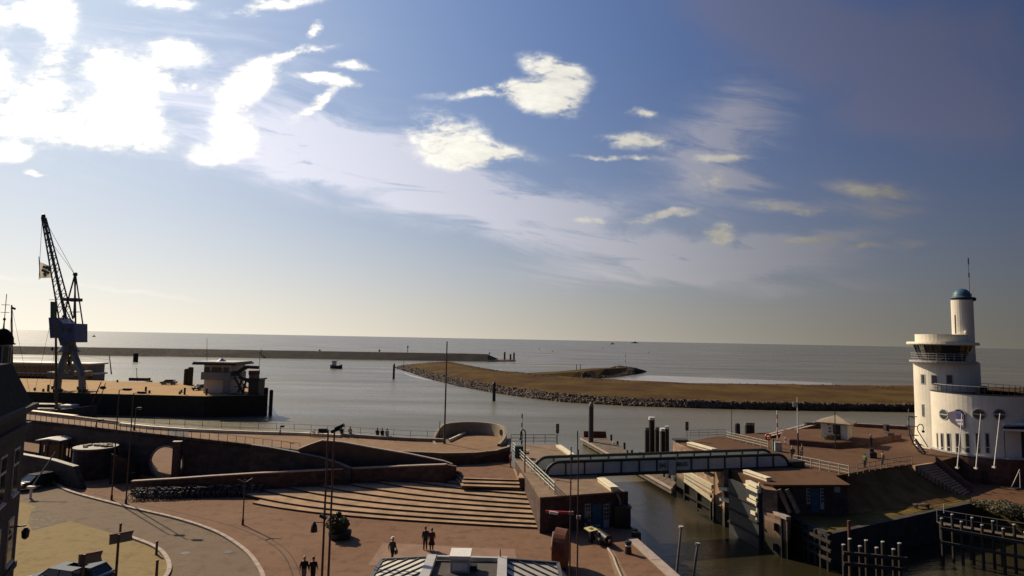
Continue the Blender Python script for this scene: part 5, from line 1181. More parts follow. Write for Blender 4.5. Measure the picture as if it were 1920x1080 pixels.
# ------------------------------------------------------------------ ships
def hull(parent, name, p0, p1, beam_, depth_, material, sheer=0.6, zb=None, bow=0.35):
    """hull from stern p0 to bow p1 (deck level points)"""
    d = p1 - p0; L = d.length; dn = d.normalized(); sd = Vector((-dn.y, dn.x, 0)); n = 14; m_ = MB()
    for i in range(n + 1):
        t = i / n; w = beam_ / 2 * (1.0 if t < 1 - bow else math.sqrt(max(0.0, 1 - ((t - 1 + bow) / bow) ** 2)) * .98 + .02) * min(1, .75 + t * 2)
        z = sheer * (2 * t - 1) ** 2; c = p0 + d * t
        m_.v += [c + sd * w + Vector((0, 0, z)), c + sd * w * .75 - Vector((0, 0, depth_)), c - sd * w * .75 - Vector((0, 0, depth_)), c - sd * w + Vector((0, 0, z))]
    for i in range(n):
        a = i * 4; b = a + 4
        for k in range(4): m_.f.append((a + k, a + (k + 1) % 4, b + (k + 1) % 4, b + k))
    m_.f += [(3, 2, 1, 0), (4 * n, 4 * n + 1, 4 * n + 2, 4 * n + 3)]
    return m_.build(name, material, parent), dn, sd
SY = 146.0
def S_(px, py, y=SY): return D(px, py, y)
sh_ = thing('sailing_barge', 'dark sailing barge with white hatches and a raised bowsprit moored at the far quay', 'ship', (S_(100, 770).x, SY, ZW))
hull(sh_, 'hull', Vector((S_(-20, 760).x, SY, -1.2)), Vector((S_(182, 764).x, SY, -.9)), 5.5, 2.4, M_HULL, 1.0)
for a, b, y0, y1, mt in ((118, 142, 758, 764, M_DECKW), (40, 62, 757, 763, M_DECKW), (68, 110, 757, 764, M_DKRAIL)):
    MB().bb((S_(a, 760).x, SY - 1.4, -.6), (S_(b, 760).x, SY + 1.2, S_(100, y0).z)).build('hatch', mt, sh_)
MB().cyl((S_(106, 760).x, SY, -1), S_(104.5, 556), .32, .18, 10).build('mast', M_MAST, sh_)
MB().cyl((S_(23, 760).x, SY, -1), S_(22, 572), .30, .16, 10).build('mast', M_MAST, sh_)
MB().cyl(S_(172, 757), S_(190, 716), .16, .10, 8).build('bowsprit', M_RUST, sh_); MB().cyl(S_(184, 758), S_(198, 718), .12, .08, 8).build('boom', M_RUST, sh_)
MB().sphere(S_(193, 727), .5, 8, 5, (1.6, 1, .8)).build('furled_sail', M_RUST, sh_)
for a, b in (((105, 560), (175, 757)), ((105, 560), (60, 757)), ((22, 575), (60, 757)), ((22, 575), (8, 757)), ((104, 640), (90, 757)), ((106, 640), (118, 757))): MB().tube([S_(*a), S_(*b)], .03, 4).build('stay', M_BLACK, sh_)
MB().box(S_(25, 578), (1.2, .05, .5), 0, 0, R(20)).build('pennant', M_BLACK, sh_)
for a, b, y in ((92, 112, 562), (95, 117, 598)): MB().beam(S_(a, y), S_(b, y), .10, .10).build('spreader', M_MAST, sh_)
# passenger ship and tug lying behind the quay
PY = 200.0
ps = thing('passenger_ship', 'long low passenger ship with white roof and dark cabin windows behind the quay', 'ship', (D(90, 715, PY).x, PY, ZW))
xa, xb = D(-60, 700, PY).x, D(165, 700, PY).x
hull(ps, 'hull', Vector((xa, PY + 4, 0.4)), Vector((xb + 6, PY + 4, .4)), 8, 3.6, M_HULL, .8, bow=.15)
zd = .6; zro = D(90, 683, PY).z
MB().bb((xa, PY, zd), (xb, PY + 8, zro)).build('cabin', M_CRGREY, ps)
MB().bb((xa - 1, PY - .6, zro + .002), (xb + .8, PY + 8.6, zro + .5)).build('roof', M_DECKW, ps)
for lv, (y0, y1) in enumerate(((688, 698), (702, 711))):
    for k in range(17):
        px = 28 + k * 8.2; w0 = D(px, 0, PY).x; w1 = D(px + 5.5, 0, PY).x
        MB().bb((w0, PY - .06, D(90, y1, PY).z), (w1, PY + .1, D(90, y0, PY).z)).build('window', M_GLASS, ps)
MB().bb((xa, PY - .5, D(90, 700.5, PY).z), (xb, PY, D(90, 699, PY).z)).build('deck_rail', M_DECKW, ps)
tg = thing('harbour_tug', 'small workboat with white roofed deckhouse and mast behind the quay', 'boat', (D(205, 715, PY).x, PY, ZW))
hull(tg, 'hull', Vector((D(165, 710, PY).x, PY + 3, .3)), Vector((D(276, 710, PY).x, PY + 3, .6)), 6, 3.4, M_HULL, 1.0)
MB().bb((D(170, 0, PY).x, PY + 1, .5), (D(230, 0, PY).x, PY + 5, D(200, 703, PY).z)).build('deckhouse', M_CRGREY, tg)
MB().bb((D(168, 0, PY).x, PY + .5, D(200, 703, PY).z + .002), (D(233, 0, PY).x, PY + 5.5, D(200, 700, PY).z)).build('roof', M_DECKW, tg)
for px in (174, 183, 192, 210, 219): MB().bb((D(px, 0, PY).x, PY + .95, D(200, 710, PY).z), (D(px + 5, 0, PY).x, PY + 1.1, D(200, 705, PY).z)).build('window', M_GLASS, tg)
MB().cyl(D(209, 702, PY + 3), D(205, 666, PY + 3), .2, .12, 8).build('mast', M_MAST, tg); MB().tube([D(206, 675, PY + 3), D(160, 668, PY + 3), D(150, 670, PY + 3)], .04, 4).build('stay', M_BLACK, tg)
MB().cyl(D(257, 715, PY + 3), D(256, 690, PY + 3), .1, .08, 6).build('mast', M_BLACK, tg); MB().box(D(262, 711, PY + 3), (6, 2, 1.0)).build('winch', M_DKRAIL, tg)
# fishing boat under way
b = G(629, 691, ZW); fbt = thing('fishing_boat', 'small dark fishing boat under way on the harbour water', 'boat', b)
hull(fbt, 'hull', b + Vector((-3.0, 0, 1.6)), b + Vector((4.2, 0, 1.9)), 3.6, 2.6, M_HULL, .8)
MB().bb((b.x - 2.0, b.y - 1, 1.4 + ZW), (b.x + .2, b.y + 1, ZW + 4.4)).build('wheelhouse', M_DECKW, fbt); MB().bb((b.x - 2.2, b.y - 1.2, ZW + 4.402), (b.x + .4, b.y + 1.2, ZW + 4.7)).build('wheelhouse_roof', M_BLACK, fbt)
MB().cyl((b.x + .9, b.y, ZW + 1.4), (b.x + .8, b.y, ZT(629, 674, b)), .12, .08, 6).build('mast', M_BLACK, fbt); MB().cyl((b.x + 2.4, b.y, ZW + 1.4), (b.x + 2.6, b.y, ZT(629, 680, b)), .1, .08, 6).build('mast', M_BLACK, fbt)
MB().tube([(b.x + .8, b.y, ZT(629, 675, b)), (b.x + 4, b.y, ZW + 2.2)], .04, 4).build('stay', M_BLACK, fbt)
# things far out: buoys, beacons on the breakwater, distant vessels
FAR = ((1011, 655, 'buoy', 'far'), (1036, 660, 'buoy', ''), (1216, 662, 'buoy', ''), (1131, 655, 'buoy', ''))
for i, (px, py, nm, _) in enumerate(FAR):
    b = G(px, py, ZW); s_ = (b.y) / F; t = thing('channel_buoy', 'dark channel buoy on the open sea, %s from the left' % ('first', 'second', 'fourth', 'third')[i], 'buoy', b, 0, 'channel buoys out at sea')
    MB().lathe(b, [(.8 * s_, -.3 * s_), (.9 * s_, .6 * s_), (.3 * s_, 1.2 * s_), (.35 * s_, 3.2 * s_), (.05 * s_, 3.6 * s_)], 8).build('body', M_BLACK, t)
for px, py, ln, lb in ((1148, 645.5, 7, 'small dark vessel on the horizon'), (176, 631.5, 4, 'tiny sailing vessel far out left near the crane'), (1190, 643.5, 13, 'low grey ship on the horizon')):
    b = G(px, py, ZW); s_ = b.y / F; t = thing('distant_vessel', lb, 'ship', b)
    MB().bb((b.x - ln / 2 * s_, b.y - 2 * s_, ZW), (b.x + ln / 2 * s_, b.y + 2 * s_, ZW + 1.4 * s_)).build('hull', M_HULL, t); MB().bb((b.x - ln * .1 * s_, b.y - s_, ZW + 1.4 * s_), (b.x + ln * .2 * s_, b.y + s_, ZW + 3.0 * s_)).build('superstructure', M_CRGREY, t); MB().cyl((b.x, b.y, ZW + s_), (b.x, b.y, ZW + 5 * s_), .2 * s_, .15 * s_, 5).build('mast', M_BLACK, t)
for px, py, y0, lb in ((489, 664, 655, 'pale light standard on the breakwater near the linkspan'), (599, 665, 655, 'dark navigation marker on the breakwater left of centre'), (711, 666, 655, 'dark navigation marker on the breakwater right of centre'), (764, 666, 648, 'thin pole on the breakwater'), (98, 655, 651, 'small marker on the breakwater beside the crane'), (917, 669, 660, 'slanted light mast on the end of the breakwater')):
    d_ = G(px, 672, ZW).y + 12; b = D(px, py, d_); t = thing('breakwater_marker', lb, 'marker', b); tz = D(px, y0, d_).z; MB().cyl(b - Vector((0, 0, 1.5)), (b.x, b.y, tz), .35, .3, 6).build('post', M_BLACK, t); MB().lathe((b.x, b.y, 0), [(.3, tz - 2), (1.4, tz - 1.8), (.1, tz + .3)], 6).build('topmark', M_BLACK if 'pale' not in lb else M_WPOLE, t)
for px, y0 in ((946, 660), (957, 664), (963.5, 661)):
    b = G(px, 676.5, ZW); t = thing('mooring_pile', '%s of the three dark piles off the end of the breakwater' % {946: 'leftmost', 957: 'middle', 963.5: 'rightmost'}[px], 'pile', b, 0, 'piles off the breakwater head'); MB().cyl(b - Vector((0, 0, 1)), (b.x, b.y, ZT(px, y0, b)), .9, .8, 8).build('shaft', M_DTIMB, t)
# ------------------------------------------------------------------ hotel at the left edge
HC = D(40, 900, 36.0); HC.z = 0.0; HN = Vector((HC.x + 5.1, 26.0, 0.0))                       # far and near foot of the visible side wall
ht = thing('hotel', 'dark brick corner hotel with pale framed windows, slate mansard and a domed turret', 'building', (HC.x, HC.y, 0))
hd = (HN - HC).normalized(); hn = Vector((-hd.y, hd.x, 0))
if hn.x < 0: hn = -hn
P0 = HC; P1 = HC + hd * 16; P2 = P1 - hn * 25; P3 = P0 - hn * 25
zc_ = 13.0
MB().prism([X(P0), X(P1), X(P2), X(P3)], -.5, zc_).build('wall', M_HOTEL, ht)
for zz, o_, hh in ((zc_ - 1.35, .22, .45), (zc_ - .15, .45, .3), (4.0, .10, .3)):
    q = [P0 + (hn - hd) * o_, P1 + (hn + hd) * o_, P2 + (hd - hn) * o_, P3 - (hd + hn) * o_]; MB().prism([X(p) for p in q], zz, zz + hh).build('cornice', mat('hotel cornice', (0.06, .058, .06), .9, .2, 1, spec=.1), ht)
mr = MB(); lo_ = [p for p in (P0 - hd * .2 + hn * .2, P1 + hn * .2, P2, P3 - hd * .2)]; hi_ = [P0 + hd * .9 - hn * .7, P1 - hn * .9, P2 + hn * 1.6, P3 + hd * 1.6 + hn * 1.6]
mr.add([Vector((p.x, p.y, zc_ + .12)) for p in lo_] + [Vector((p.x, p.y, zc_ + 2.5)) for p in hi_], [(0, 1, 5, 4), (1, 2, 6, 5), (2, 3, 7, 6), (3, 0, 4, 7), (4, 5, 6, 7), (3, 2, 1, 0)])
mr.build('mansard_roof', M_ROOFD, ht)
def wallpt(s_, z, o_=0.0): p = HC + hd * s_ + hn * o_; return Vector((p.x, p.y, z))
for lv, (z0, z1) in enumerate(((.7, 3.2), (4.7, 7.1), (8.4, 10.9))):
    for k in range(5):
        s0 = 1.1 + k * 2.6
        q = [wallpt(s0 + 1.15, z0), wallpt(s0, z0), wallpt(s0, z1), wallpt(s0 + 1.15, z1)]
        w = panel(ht, 'window', M_GFRAME, *q, out=.05, nrm=hn, depth=.12)
        for z2, z3 in ((z0 + .1, z0 + (z1 - z0) * .62), (z0 + (z1 - z0) * .68, z1 - .1)):
            panel(w, 'pane', M_GLASS, wallpt(s0 + 1.05, z2), wallpt(s0 + .1, z2), wallpt(s0 + .1, z3), wallpt(s0 + 1.05, z3), out=.066, nrm=hn, depth=.05)
        panel(w, 'sill', M_GFRAME, wallpt(s0 + 1.25, z0 - .12), wallpt(s0 - .1, z0 - .12), wallpt(s0 - .1, z0), wallpt(s0 + 1.25, z0), out=.14, nrm=hn, depth=.2)
tu = D(3, 660, 36.5)
tz0 = zc_ + 2.0; tz1 = ZT(5, 646, tu)
for nm, prof, mt, seg in (('turret_drum', [(.62, zc_ + 1.5), (.62, tz1 - 1.45)], M_ROOFD, 8), ('turret_lantern', [(.45, tz1 - 1.449), (.45, tz1)], M_GFRAME, 8), ('turret_dome', [(.62, tz1 + .001), (.62, tz1 + .08), (.54, tz1 + .1), (.52, tz1 + .4), (.40, tz1 + .7), (.2, tz1 + .9), (.05, tz1 + .96)], M_ROOFD, 16), ('finial', [(.05, tz1 + .961), (.03, tz1 + 1.4), (.09, tz1 + 1.5), (.02, tz1 + 1.6), (.02, tz1 + 3.0)], M_DOME, 6)):
    MB().lathe((tu.x, tu.y, 0), prof, seg).build(nm, mt, ht)
for zz in (1.9, 2.35): MB().beam((tu.x - .25, tu.y, tz1 + zz), (tu.x + .25, tu.y, tz1 + zz), .03, .03).build('vane_arm', M_BLACK, ht)
for k in range(8):
    an = k * math.pi / 4; MB().box((tu.x + .43 * math.cos(an + .39), tu.y + .43 * math.sin(an + .39), tz1 - .72), (.06, .22, 1.2), an + .39).build('lantern_pane', M_GLASS, ht)
# hanging lantern at the corner
p = wallpt(.3, 5.9, .45); lt = thing('wall_lantern', 'dark lantern bracketed on the corner of the dark brick hotel', 'lamp', p - Vector((0, 0, .6)))
MB().lathe(p, [(.07, -.35), (.17, -.25), (.2, .12), (.06, .3)], 8).build('lantern', M_BLACK, lt); MB().beam(p + Vector((0, 0, .4)), wallpt(.3, 6.3, 0), .08, .08).build('bracket', M_BLACK, lt)

# ------------------------------------------------------------------ walls and shelter by the road underpass
uw = thing('retaining_wall', 'low dark retaining wall with a rounded end beside the underpass road', 'wall', G(120, 915))
wa = [G(30, 893), G(92, 905), G(135, 914), G(153, 918)]
MB().wall([X(p) for p in wa], -.2, [2.55, 2.5, 2.2, .2], .5).build('wall_body', M_DARKW, uw)
MB().wall([(p.x, p.y - .05) for p in wa[:3]], [2.553, 2.503, 2.203], [2.65, 2.6, 2.3], .6).build('coping', M_CRGREY, uw)
sb = thing('stone_planter_block', 'tall dark rounded stone block with rubble on its top near the tunnel', 'block', G(175, 905))
c = G(176, 893); MB().lathe((c.x, c.y, 0), [(2.35, -.2), (2.25, 3.3), (2.0, 3.35)], 20).build('body', M_DARKW, sb)
MB().lathe((c.x, c.y, 0), [(2.35, 3.351), (2.35, 3.55), (1.9, 3.55)], 20).build('rim', M_CRGREY, sb)
rb = random.Random(11)
for k in range(14):
    an = rb.uniform(0, 6.28); r_ = rb.uniform(.2, 1.7); MB().box((c.x + r_ * math.cos(an), c.y + r_ * math.sin(an), 3.55), (rb.uniform(.35, .7), rb.uniform(.3, .6), rb.uniform(.25, .5)), rb.uniform(0, 3)).build('rubble_stone', M_CONC, sb)
sh2 = thing('garden_wall', 'dark angled wall between the stone block and the tunnel', 'wall', G(235, 915)); q = [G(205, 908), G(238, 905), G(262, 893)]
MB().wall([X(p) for p in q], -.2, [3.4, 2.6, 1.6], .35).build('wall_body', M_DARKW, sh2)
sl2 = thing('shelter', 'small shelter with a bright white two part roof by the underpass', 'shelter', G(100, 872)); c = G(100, 872)
for dx_, dy_ in ((-1.3, -.8), (1.3, -.8), (-1.3, .8), (1.3, .8)): MB().beam((c.x + dx_, c.y + dy_, 0), (c.x + dx_, c.y + dy_, 3.3), .14, .14).build('post', M_BLACK, sl2)
zr2 = 3.35
for s_ in (-1, 1): MB().add([Vector((c.x + s_ * .06, c.y - 1.5, zr2 + .25)), Vector((c.x + s_ * 1.6, c.y - 1.3, zr2)), Vector((c.x + s_ * 1.6, c.y + 1.3, zr2)), Vector((c.x + s_ * .06, c.y + 1.5, zr2 + .25))] + [Vector((c.x + s_ * .06, c.y - 1.5, zr2 + .1)), Vector((c.x + s_ * 1.6, c.y - 1.3, zr2 - .12)), Vector((c.x + s_ * 1.6, c.y + 1.3, zr2 - .12)), Vector((c.x + s_ * .06, c.y + 1.5, zr2 + .1))], [(0, 1, 2, 3), (7, 6, 5, 4), (0, 4, 5, 1), (1, 5, 6, 2), (2, 6, 7, 3), (3, 7, 4, 0)]).build('roof_panel', M_WPOLE, sl2)
MB().bb((c.x - 1.25, c.y - .1, .6), (c.x + 1.25, c.y, 2.6)).build('back_panel', M_GLASS, sl2)
bp_ = G(57, 935); bm_ = thing('road_barrier', 'raised grey barrier boom with a white pivot beside the hotel corner', 'barrier', bp_)
MB().cyl(bp_, bp_ + Vector((0, 0, 1.1)), .12, .12, 10).build('post', M_WPOLE, bm_); e = D(104, 847, bp_.y + 3); MB().tube([bp_ + Vector((0, 0, 1.1)), e], .07, 6).build('boom', M_GPOLE, bm_); MB().box(bp_ + Vector((0, 0, 1.15)), (.7, .4, .25)).build('pivot', M_WPOLE, bm_)

# ------------------------------------------------------------------ poles and lamps
def lamp_post(label, bx, by, tx, ty, r=.09, arm=None, mt=None, z=0.0, group=None, name='street_lamp', cat='lamp post'):
    b = G(bx, by, z); zt_ = D(tx, ty, b.y).z; t = thing(name, label, cat, b, 0, group)
    MB().cyl(b, (b.x, b.y, zt_), r, r * .65, 10).build('pole', mt or M_POLE, t); MB().cyl(b, b + Vector((0, 0, .5)), r * 1.6, r * 1.5, 10).build('foot', mt or M_POLE, t)
    if arm:
        e = Vector((b.x + arm[0], b.y + arm[1], zt_ + arm[2])); MB().tube([(b.x, b.y, zt_), e], r * .5, 6).build('arm', mt or M_POLE, t)
        hl = MB().box(lerp(Vector((b.x, b.y, zt_)), e, .85), (abs(arm[0]) * .55 + .25, .32, .22)).build('lamp_head', M_BLACK, t)
        MB().box(lerp(Vector((b.x, b.y, zt_)), e, .85) - Vector((0, 0, .13)), (abs(arm[0]) * .4 + .15, .22, .05)).build('lens', M_WPOLE, hl)
    return t
lamp_post('tall street lamp with a short arm left of the bicycles, the left one of two', 209, 937, 200, 731, .075, (1.0, 0, .12))
lamp_post('tall street lamp with a short arm left of the bicycles, the right one of two', 236, 944, 228, 737, .075, (1.0, 0, .12))
t = lamp_post('slim pole with crossed arms standing alone on the plaza before the stairs', 455, 984, 454, 899, .07)
b = G(455, 984); zt_ = D(454, 899, b.y).z
for s_ in (-1, 1): MB().beam((b.x, b.y, zt_ - .3), (b.x + s_ * .6, b.y + s_ * .2, zt_ + .05), .08, .1).build('sign_arm', M_POLE, t)
lamp_post('short lamp on the promenade left of the tall street lamps', 252, 807, 254, 766, .07, (.5, 0, .05), z=5.0)
lamp_post('small lamp standing on the near edge of the promenade wall', 180, 803, 180, 788, .07, (.6, 0, .05), M_GPOLE, z=5.0)
# twin tall poles near the camera
for k, (bx, by, tx, ty) in enumerate(((602, 1118, 603, 806), (614, 1118, 612, 806))):
    t = lamp_post('%s of the twin tall poles rising before the stairs' % ('left' if k == 0 else 'right'), bx, by, tx, ty, .085, None, None, 0, 'twin poles before the stairs', 'light_mast', 'mast')
    b = G(bx, by); zt_ = D(tx, ty, b.y).z
    if k == 0:
        MB().box((b.x - .35, b.y, zt_ - .05), (.55, .35, .3)).build('floodlight', M_BLACK, t)
        q = D(589, 988, b.y); MB().lathe(q, [(.24, -.32), (.2, .05), (.1, .25), (.04, .35)], 10).build('bell_lantern', M_BLACK, t); MB().tube([q + Vector((0, 0, .3)), (b.x, b.y, q.z + .3)], .03, 5).build('bracket', M_POLE, t)
        q = D(603, 968, b.y); MB().box(q + Vector((.15, -.1, 0)), (.5, .25, .2), 0, 0, R(25)).build('camera_box', M_BLACK, t)
    else:
        for dx_, dz_ in ((.1, .0), (.35, .22)): MB().box((b.x + dx_, b.y, zt_ + dz_), (.65, .3, .22), 0, 0, R(-25)).build('floodlight', M_BLACK, t)
for k, (bx, by, tx, ty) in enumerate(((1068, 1110, 1083, 838), (1082, 1110, 1090, 843))):
    t = lamp_post('%s of the thin twin masts before the lock house' % ('left' if k == 0 else 'right'), bx, by, tx, ty, .065, None, M_POLE, 0, 'twin masts before the lock house', 'flag_mast', 'mast')
    b = G(bx, by); q = D(bx + 3, 962 + 8 * k, b.y); MB().box(q, (.3, .25, .22)).build('clamp', M_GPOLE, t)
    if k == 0: MB().beam(q + Vector((-.1, .05, 0)), D(1023, 959, b.y + .3), .10, .16).build('red_white_arm', M_RED, t); MB().beam(D(1030, 960.5, b.y - .1), D(1046, 963, b.y - .1), .12, .18).build('white_band', M_WPOLE, t)
lamp_post('very tall thin mast on the round lookout of the promenade', 833, 832, 835, 640, .12, None, M_POLE, 3.4, None, 'signal_mast', 'mast')
lamp_post('short dark post beside the tall mast on the lookout', 824, 823, 825, 789, .07, None, M_DKRAIL, 3.4, None, 'rail_lamp', 'post')
lamp_post('thin lamp with a flat head on the seaward promenade rail', 525, 815, 525, 799, .06, (.3, 0, 0), M_DKRAIL, 4.85, None, 'rail_lamp', 'post')
for px, by, ty, lb in ((1372, 815, 768, 'thin bare pole behind the right lock deck'), ):
    lamp_post(lb, px, by, px, ty, .06, None, M_DKRAIL, ZT3, None, 'bare_pole', 'pole')
def banded(label, bx, by, tx, ty, z, n=6, c1=None, c2=None):
    b = G(bx, by, z); zt_ = D(tx, ty, b.y).z; t = thing('banded_pole', label, 'pole', b)
    for k in range(n): MB().cyl((b.x, b.y, lerp(z, zt_, k / n)), (b.x, b.y, lerp(z, zt_, (k + 1) / n)), .09, .09, 8).build('band', (c1 or M_WPOLE) if k % 2 else (c2 or M_RED), t)
    return t
banded('black and white banded pole at the top of the left lock steps', 978, 834, 980, 776, ZT3, 7, M_WPOLE, M_BLACK)
banded('red and white banded pole beside the slipway on the right', 1458, 832, 1461, 770, ZT3, 8)
banded('short red and white banded post before the brick plinth', 1473, 834, 1473, 819, ZT3, 4)
fp_ = G(1497, 862, ZT3); fpt = thing('flagpole', 'white flagpole with a tall dark foot on the brick terrace', 'flagpole', fp_); zt_ = D(1502, 745, fp_.y).z; zm_ = D(1499, 812, fp_.y).z
MB().cyl(fp_, (fp_.x, fp_.y, zm_), .10, .09, 8).build('foot', M_BLACK, fpt); MB().cyl((fp_.x, fp_.y, zm_), (fp_.x, fp_.y, zt_), .085, .05, 8).build('pole', M_WPOLE, fpt); MB().box((fp_.x - .3, fp_.y, zt_ - .9), (.5, .04, .6)).build('furled_flag', M_DECKW, fpt)
hp = G(1567, 843, ZT3); hpt = thing('bare_pole', 'thin dark pole standing before the small white hut', 'pole', hp); MB().cyl(hp, (hp.x, hp.y, D(1568, 770, hp.y).z), .08, .05, 8).build('pole', M_BLACK, hpt)
def signal(label, bx, by, ty, z):
    b = G(bx, by, z); zt_ = D(bx, ty, b.y).z; t = thing('signal_light', label, 'signal', b); MB().cyl(b, (b.x, b.y, zt_ - 1.2), .05, .05, 8).build('post', M_GPOLE, t); bo = MB().box((b.x, b.y, zt_ - .6), (.42, .3, 1.25)).build('housing', M_BLACK, t)
    for k in range(3): MB().cyl((b.x, b.y - .14, zt_ - .22 - k * .38), (b.x, b.y - .2, zt_ - .22 - k * .38), .11, .11, 10).build('lens', M_RED if k == 0 else M_GLASS, bo)
    return t
signal('black ship signal light at the seaward corner of the left lock deck', 1045, 835, 795, ZT3)
signal('black ship signal light on the far corner block of the right lock side', 1288, 826, 791, ZT3)
q0_ = G(1180, 965, 0); t = thing('traffic_light', 'black traffic light with round lamps behind the lock house', 'traffic light', G(1181, 985, 0)); b = G(1181, 985, 0); b = Vector((b.x - .4, b.y, 0))
MB().cyl(b, b + Vector((0, 0, 1.3)), .06, .06, 8).build('post', M_BLACK, t); MB().box(b + Vector((0, 0, 2.2)), (.4, .3, 1.9)).build('housing', M_BLACK, t)
for k in range(4): MB().cyl(b + Vector((0, -.14, 1.5 + k * .45)), b + Vector((0, -.2, 1.5 + k * .45)), .14, .14, 10).build('lens', M_GLASS, t)
cbx = G(1168, 992, 0); t = thing('control_cabinet', 'dark steel cabinet beside the lock house corner', 'cabinet', cbx); MB().box(cbx + Vector((0, .6, .95)), (1.5, 1.0, 1.9)).build('body', M_BLACK, t); MB().box(cbx + Vector((0, .6, 1.93)), (1.7, 1.2, .08)).build('lid', M_DKRAIL, t)
for px, py, h_, lb in ((1178, 1038, 1.0, 'dark tapered mooring bollard on the canal quay'), (1190, 1006, .7, 'dark bollard beside the cabinet at the lock corner')):
    b = G(px, py, 0); t = thing('mooring_bollard', lb, 'bollard', b); MB().lathe(b, [(.3, 0), (.22, h_ * .8), (.3, h_ * .85), (.26, h_), (.02, h_ * 1.03)], 14).build('body', M_BLACK, t); MB().lathe(b, [(.24, h_ * .6), (.245, h_ * .7)], 14).build('pale_ring', M_WPOLE, t)
for k, (px, ty) in enumerate(((1277, 990), (1308, 1022))):
    b = G(1263 + k * 30, 1118 + 8 * k, ZW); t = thing('mooring_pole', '%s pale grey mooring pole rising from the canal' % ('taller' if k == 0 else 'shorter'), 'pole', b); zt_ = D(px, ty, b.y).z; tx_ = D(px, ty, b.y).x
    MB().cyl(b - Vector((0, 0, .5)), (tx_, b.y, zt_), .10, .09, 10).build('pole', M_CRGREY, t); MB().cyl((tx_, b.y, zt_), (tx_, b.y, zt_ + .15), .2, .2, 10).build('cap', M_GFRAME, t)

# ------------------------------------------------------------------ information column, signs, planter, kiosk, plaza objects
b = G(326, 902); t = thing('information_column', 'tall dark square information column before the tunnel', 'column', b); hh = ZT(326, 829, b)
MB().box(b + Vector((0, .3, hh / 2)), (.85, .55, hh), R(12)).build('shaft', M_POLE, t); MB().box(b + Vector((0, .3, hh + .04)), (.95, .65, .08), R(12)).build('cap', M_WPOLE, t)
for k in range(3): MB().box(b + Vector((.12, -.02, 1.4 + k * 1.0)), (.35, .05, .7), R(12)).build('notice', mat('violet notice', (.10, .06, .10), .6, .3, 4), t)
b = G(487, 884); t = thing('information_panel', 'small white information panel on legs before the sea wall', 'sign', b)
MB().box(b + Vector((0, 0, ZT(487, 863, b))), (1.45, .1, .75), 0, R(-20)).build('panel', M_WPOLE, t)
for k, (dx_, dz_) in enumerate(((-.35, .1), (.25, .12), (.3, -.12))): MB().box(b + Vector((dx_, -.07 - .36 * dz_, ZT(487, 863, b) + dz_)), (.45, .05, .16), 0, R(-20)).build('print', mat('print blue grey', (.06, .09, .10), .6, .2, 4), t)
for s_ in (-.5, .5): MB().cyl(b + Vector((s_, .1, 0)), b + Vector((s_, .1, ZT(487, 863, b))), .04, .04, 6).build('leg', M_DKRAIL, t)
# planting bed along the wall
pbed = thing('planting_bed', 'low planting bed with scrubby plants along the foot of the sea wall', 'flower bed', G(420, 886))
q = [G(345, 884), G(420, 888), G(505, 889), G(520, 884), G(430, 876), G(352, 875)]
MB().prism([X(p) for p in q], -.1, .45).build('kerb', M_DARKW, pbed)
def foliage(parent, name, material, boxes, count, size, seed, world_=True):
    rnd = random.Random(seed); m_ = MB()
    for _ in range(count):
        c, rad = rnd.choice(boxes)
        while True:
            v = Vector((rnd.uniform(-1, 1), rnd.uniform(-1, 1), rnd.uniform(-1, 1)))
            if v.length < 1: break
        v = v.normalized() * (v.length ** .5); p = Vector(c) + Vector((v.x * rad[0], v.y * rad[1], v.z * rad[2]))
        s_ = size * rnd.uniform(.6, 1.3); ax = Vector((rnd.uniform(-1, 1), rnd.uniform(-1, 1), rnd.uniform(-.3, 1))).normalized(); sd = ax.orthogonal().normalized(); m_.add([p - sd * s_ * .35, p + ax * s_ * .5 - sd * 0, p + sd * s_ * .35, p - ax * s_ * .5], [(0, 3, 2, 1)])
    return m_.build(name, material, parent)
rnd = random.Random(5); bx_l = []
for k in range(22):
    p = lerp(G(352, 879), G(505, 886), k / 21.0); bx_l.append((p + Vector((rnd.uniform(-.3, .3), rnd.uniform(-.1, .5), .55 + rnd.uniform(0, .35))), (rnd.uniform(.3, .6), .35, rnd.uniform(.25, .65))))
foliage(pbed, 'plants', M_LEAF2, bx_l, 2600, .17, 6)
b = G(637, 1008); t = thing('planter', 'round dark planter with a bushy green shrub on the plaza', 'planter', b)
MB().lathe(b, [(.75, 0), (.95, .15), (1.0, .55), (.9, .58)], 20).build('pot', M_DARKW, t)
rnd = random.Random(9); bl_ = [(b + Vector((rnd.uniform(-.65, .65), rnd.uniform(-.6, .6), 1.0 + rnd.uniform(-.2, .75))), (rnd.uniform(.2, .5),) * 3) for _ in range(20)]
foliage(t, 'shrub', M_LEAF, bl_, 3600, .2, 12)
for k in range(6): MB().tube([b + Vector((0, 0, .5)), b + Vector((rnd.uniform(-.5, .5), rnd.uniform(-.5, .5), 1.4))], .03, 5).build('stem', M_TIMB, t)
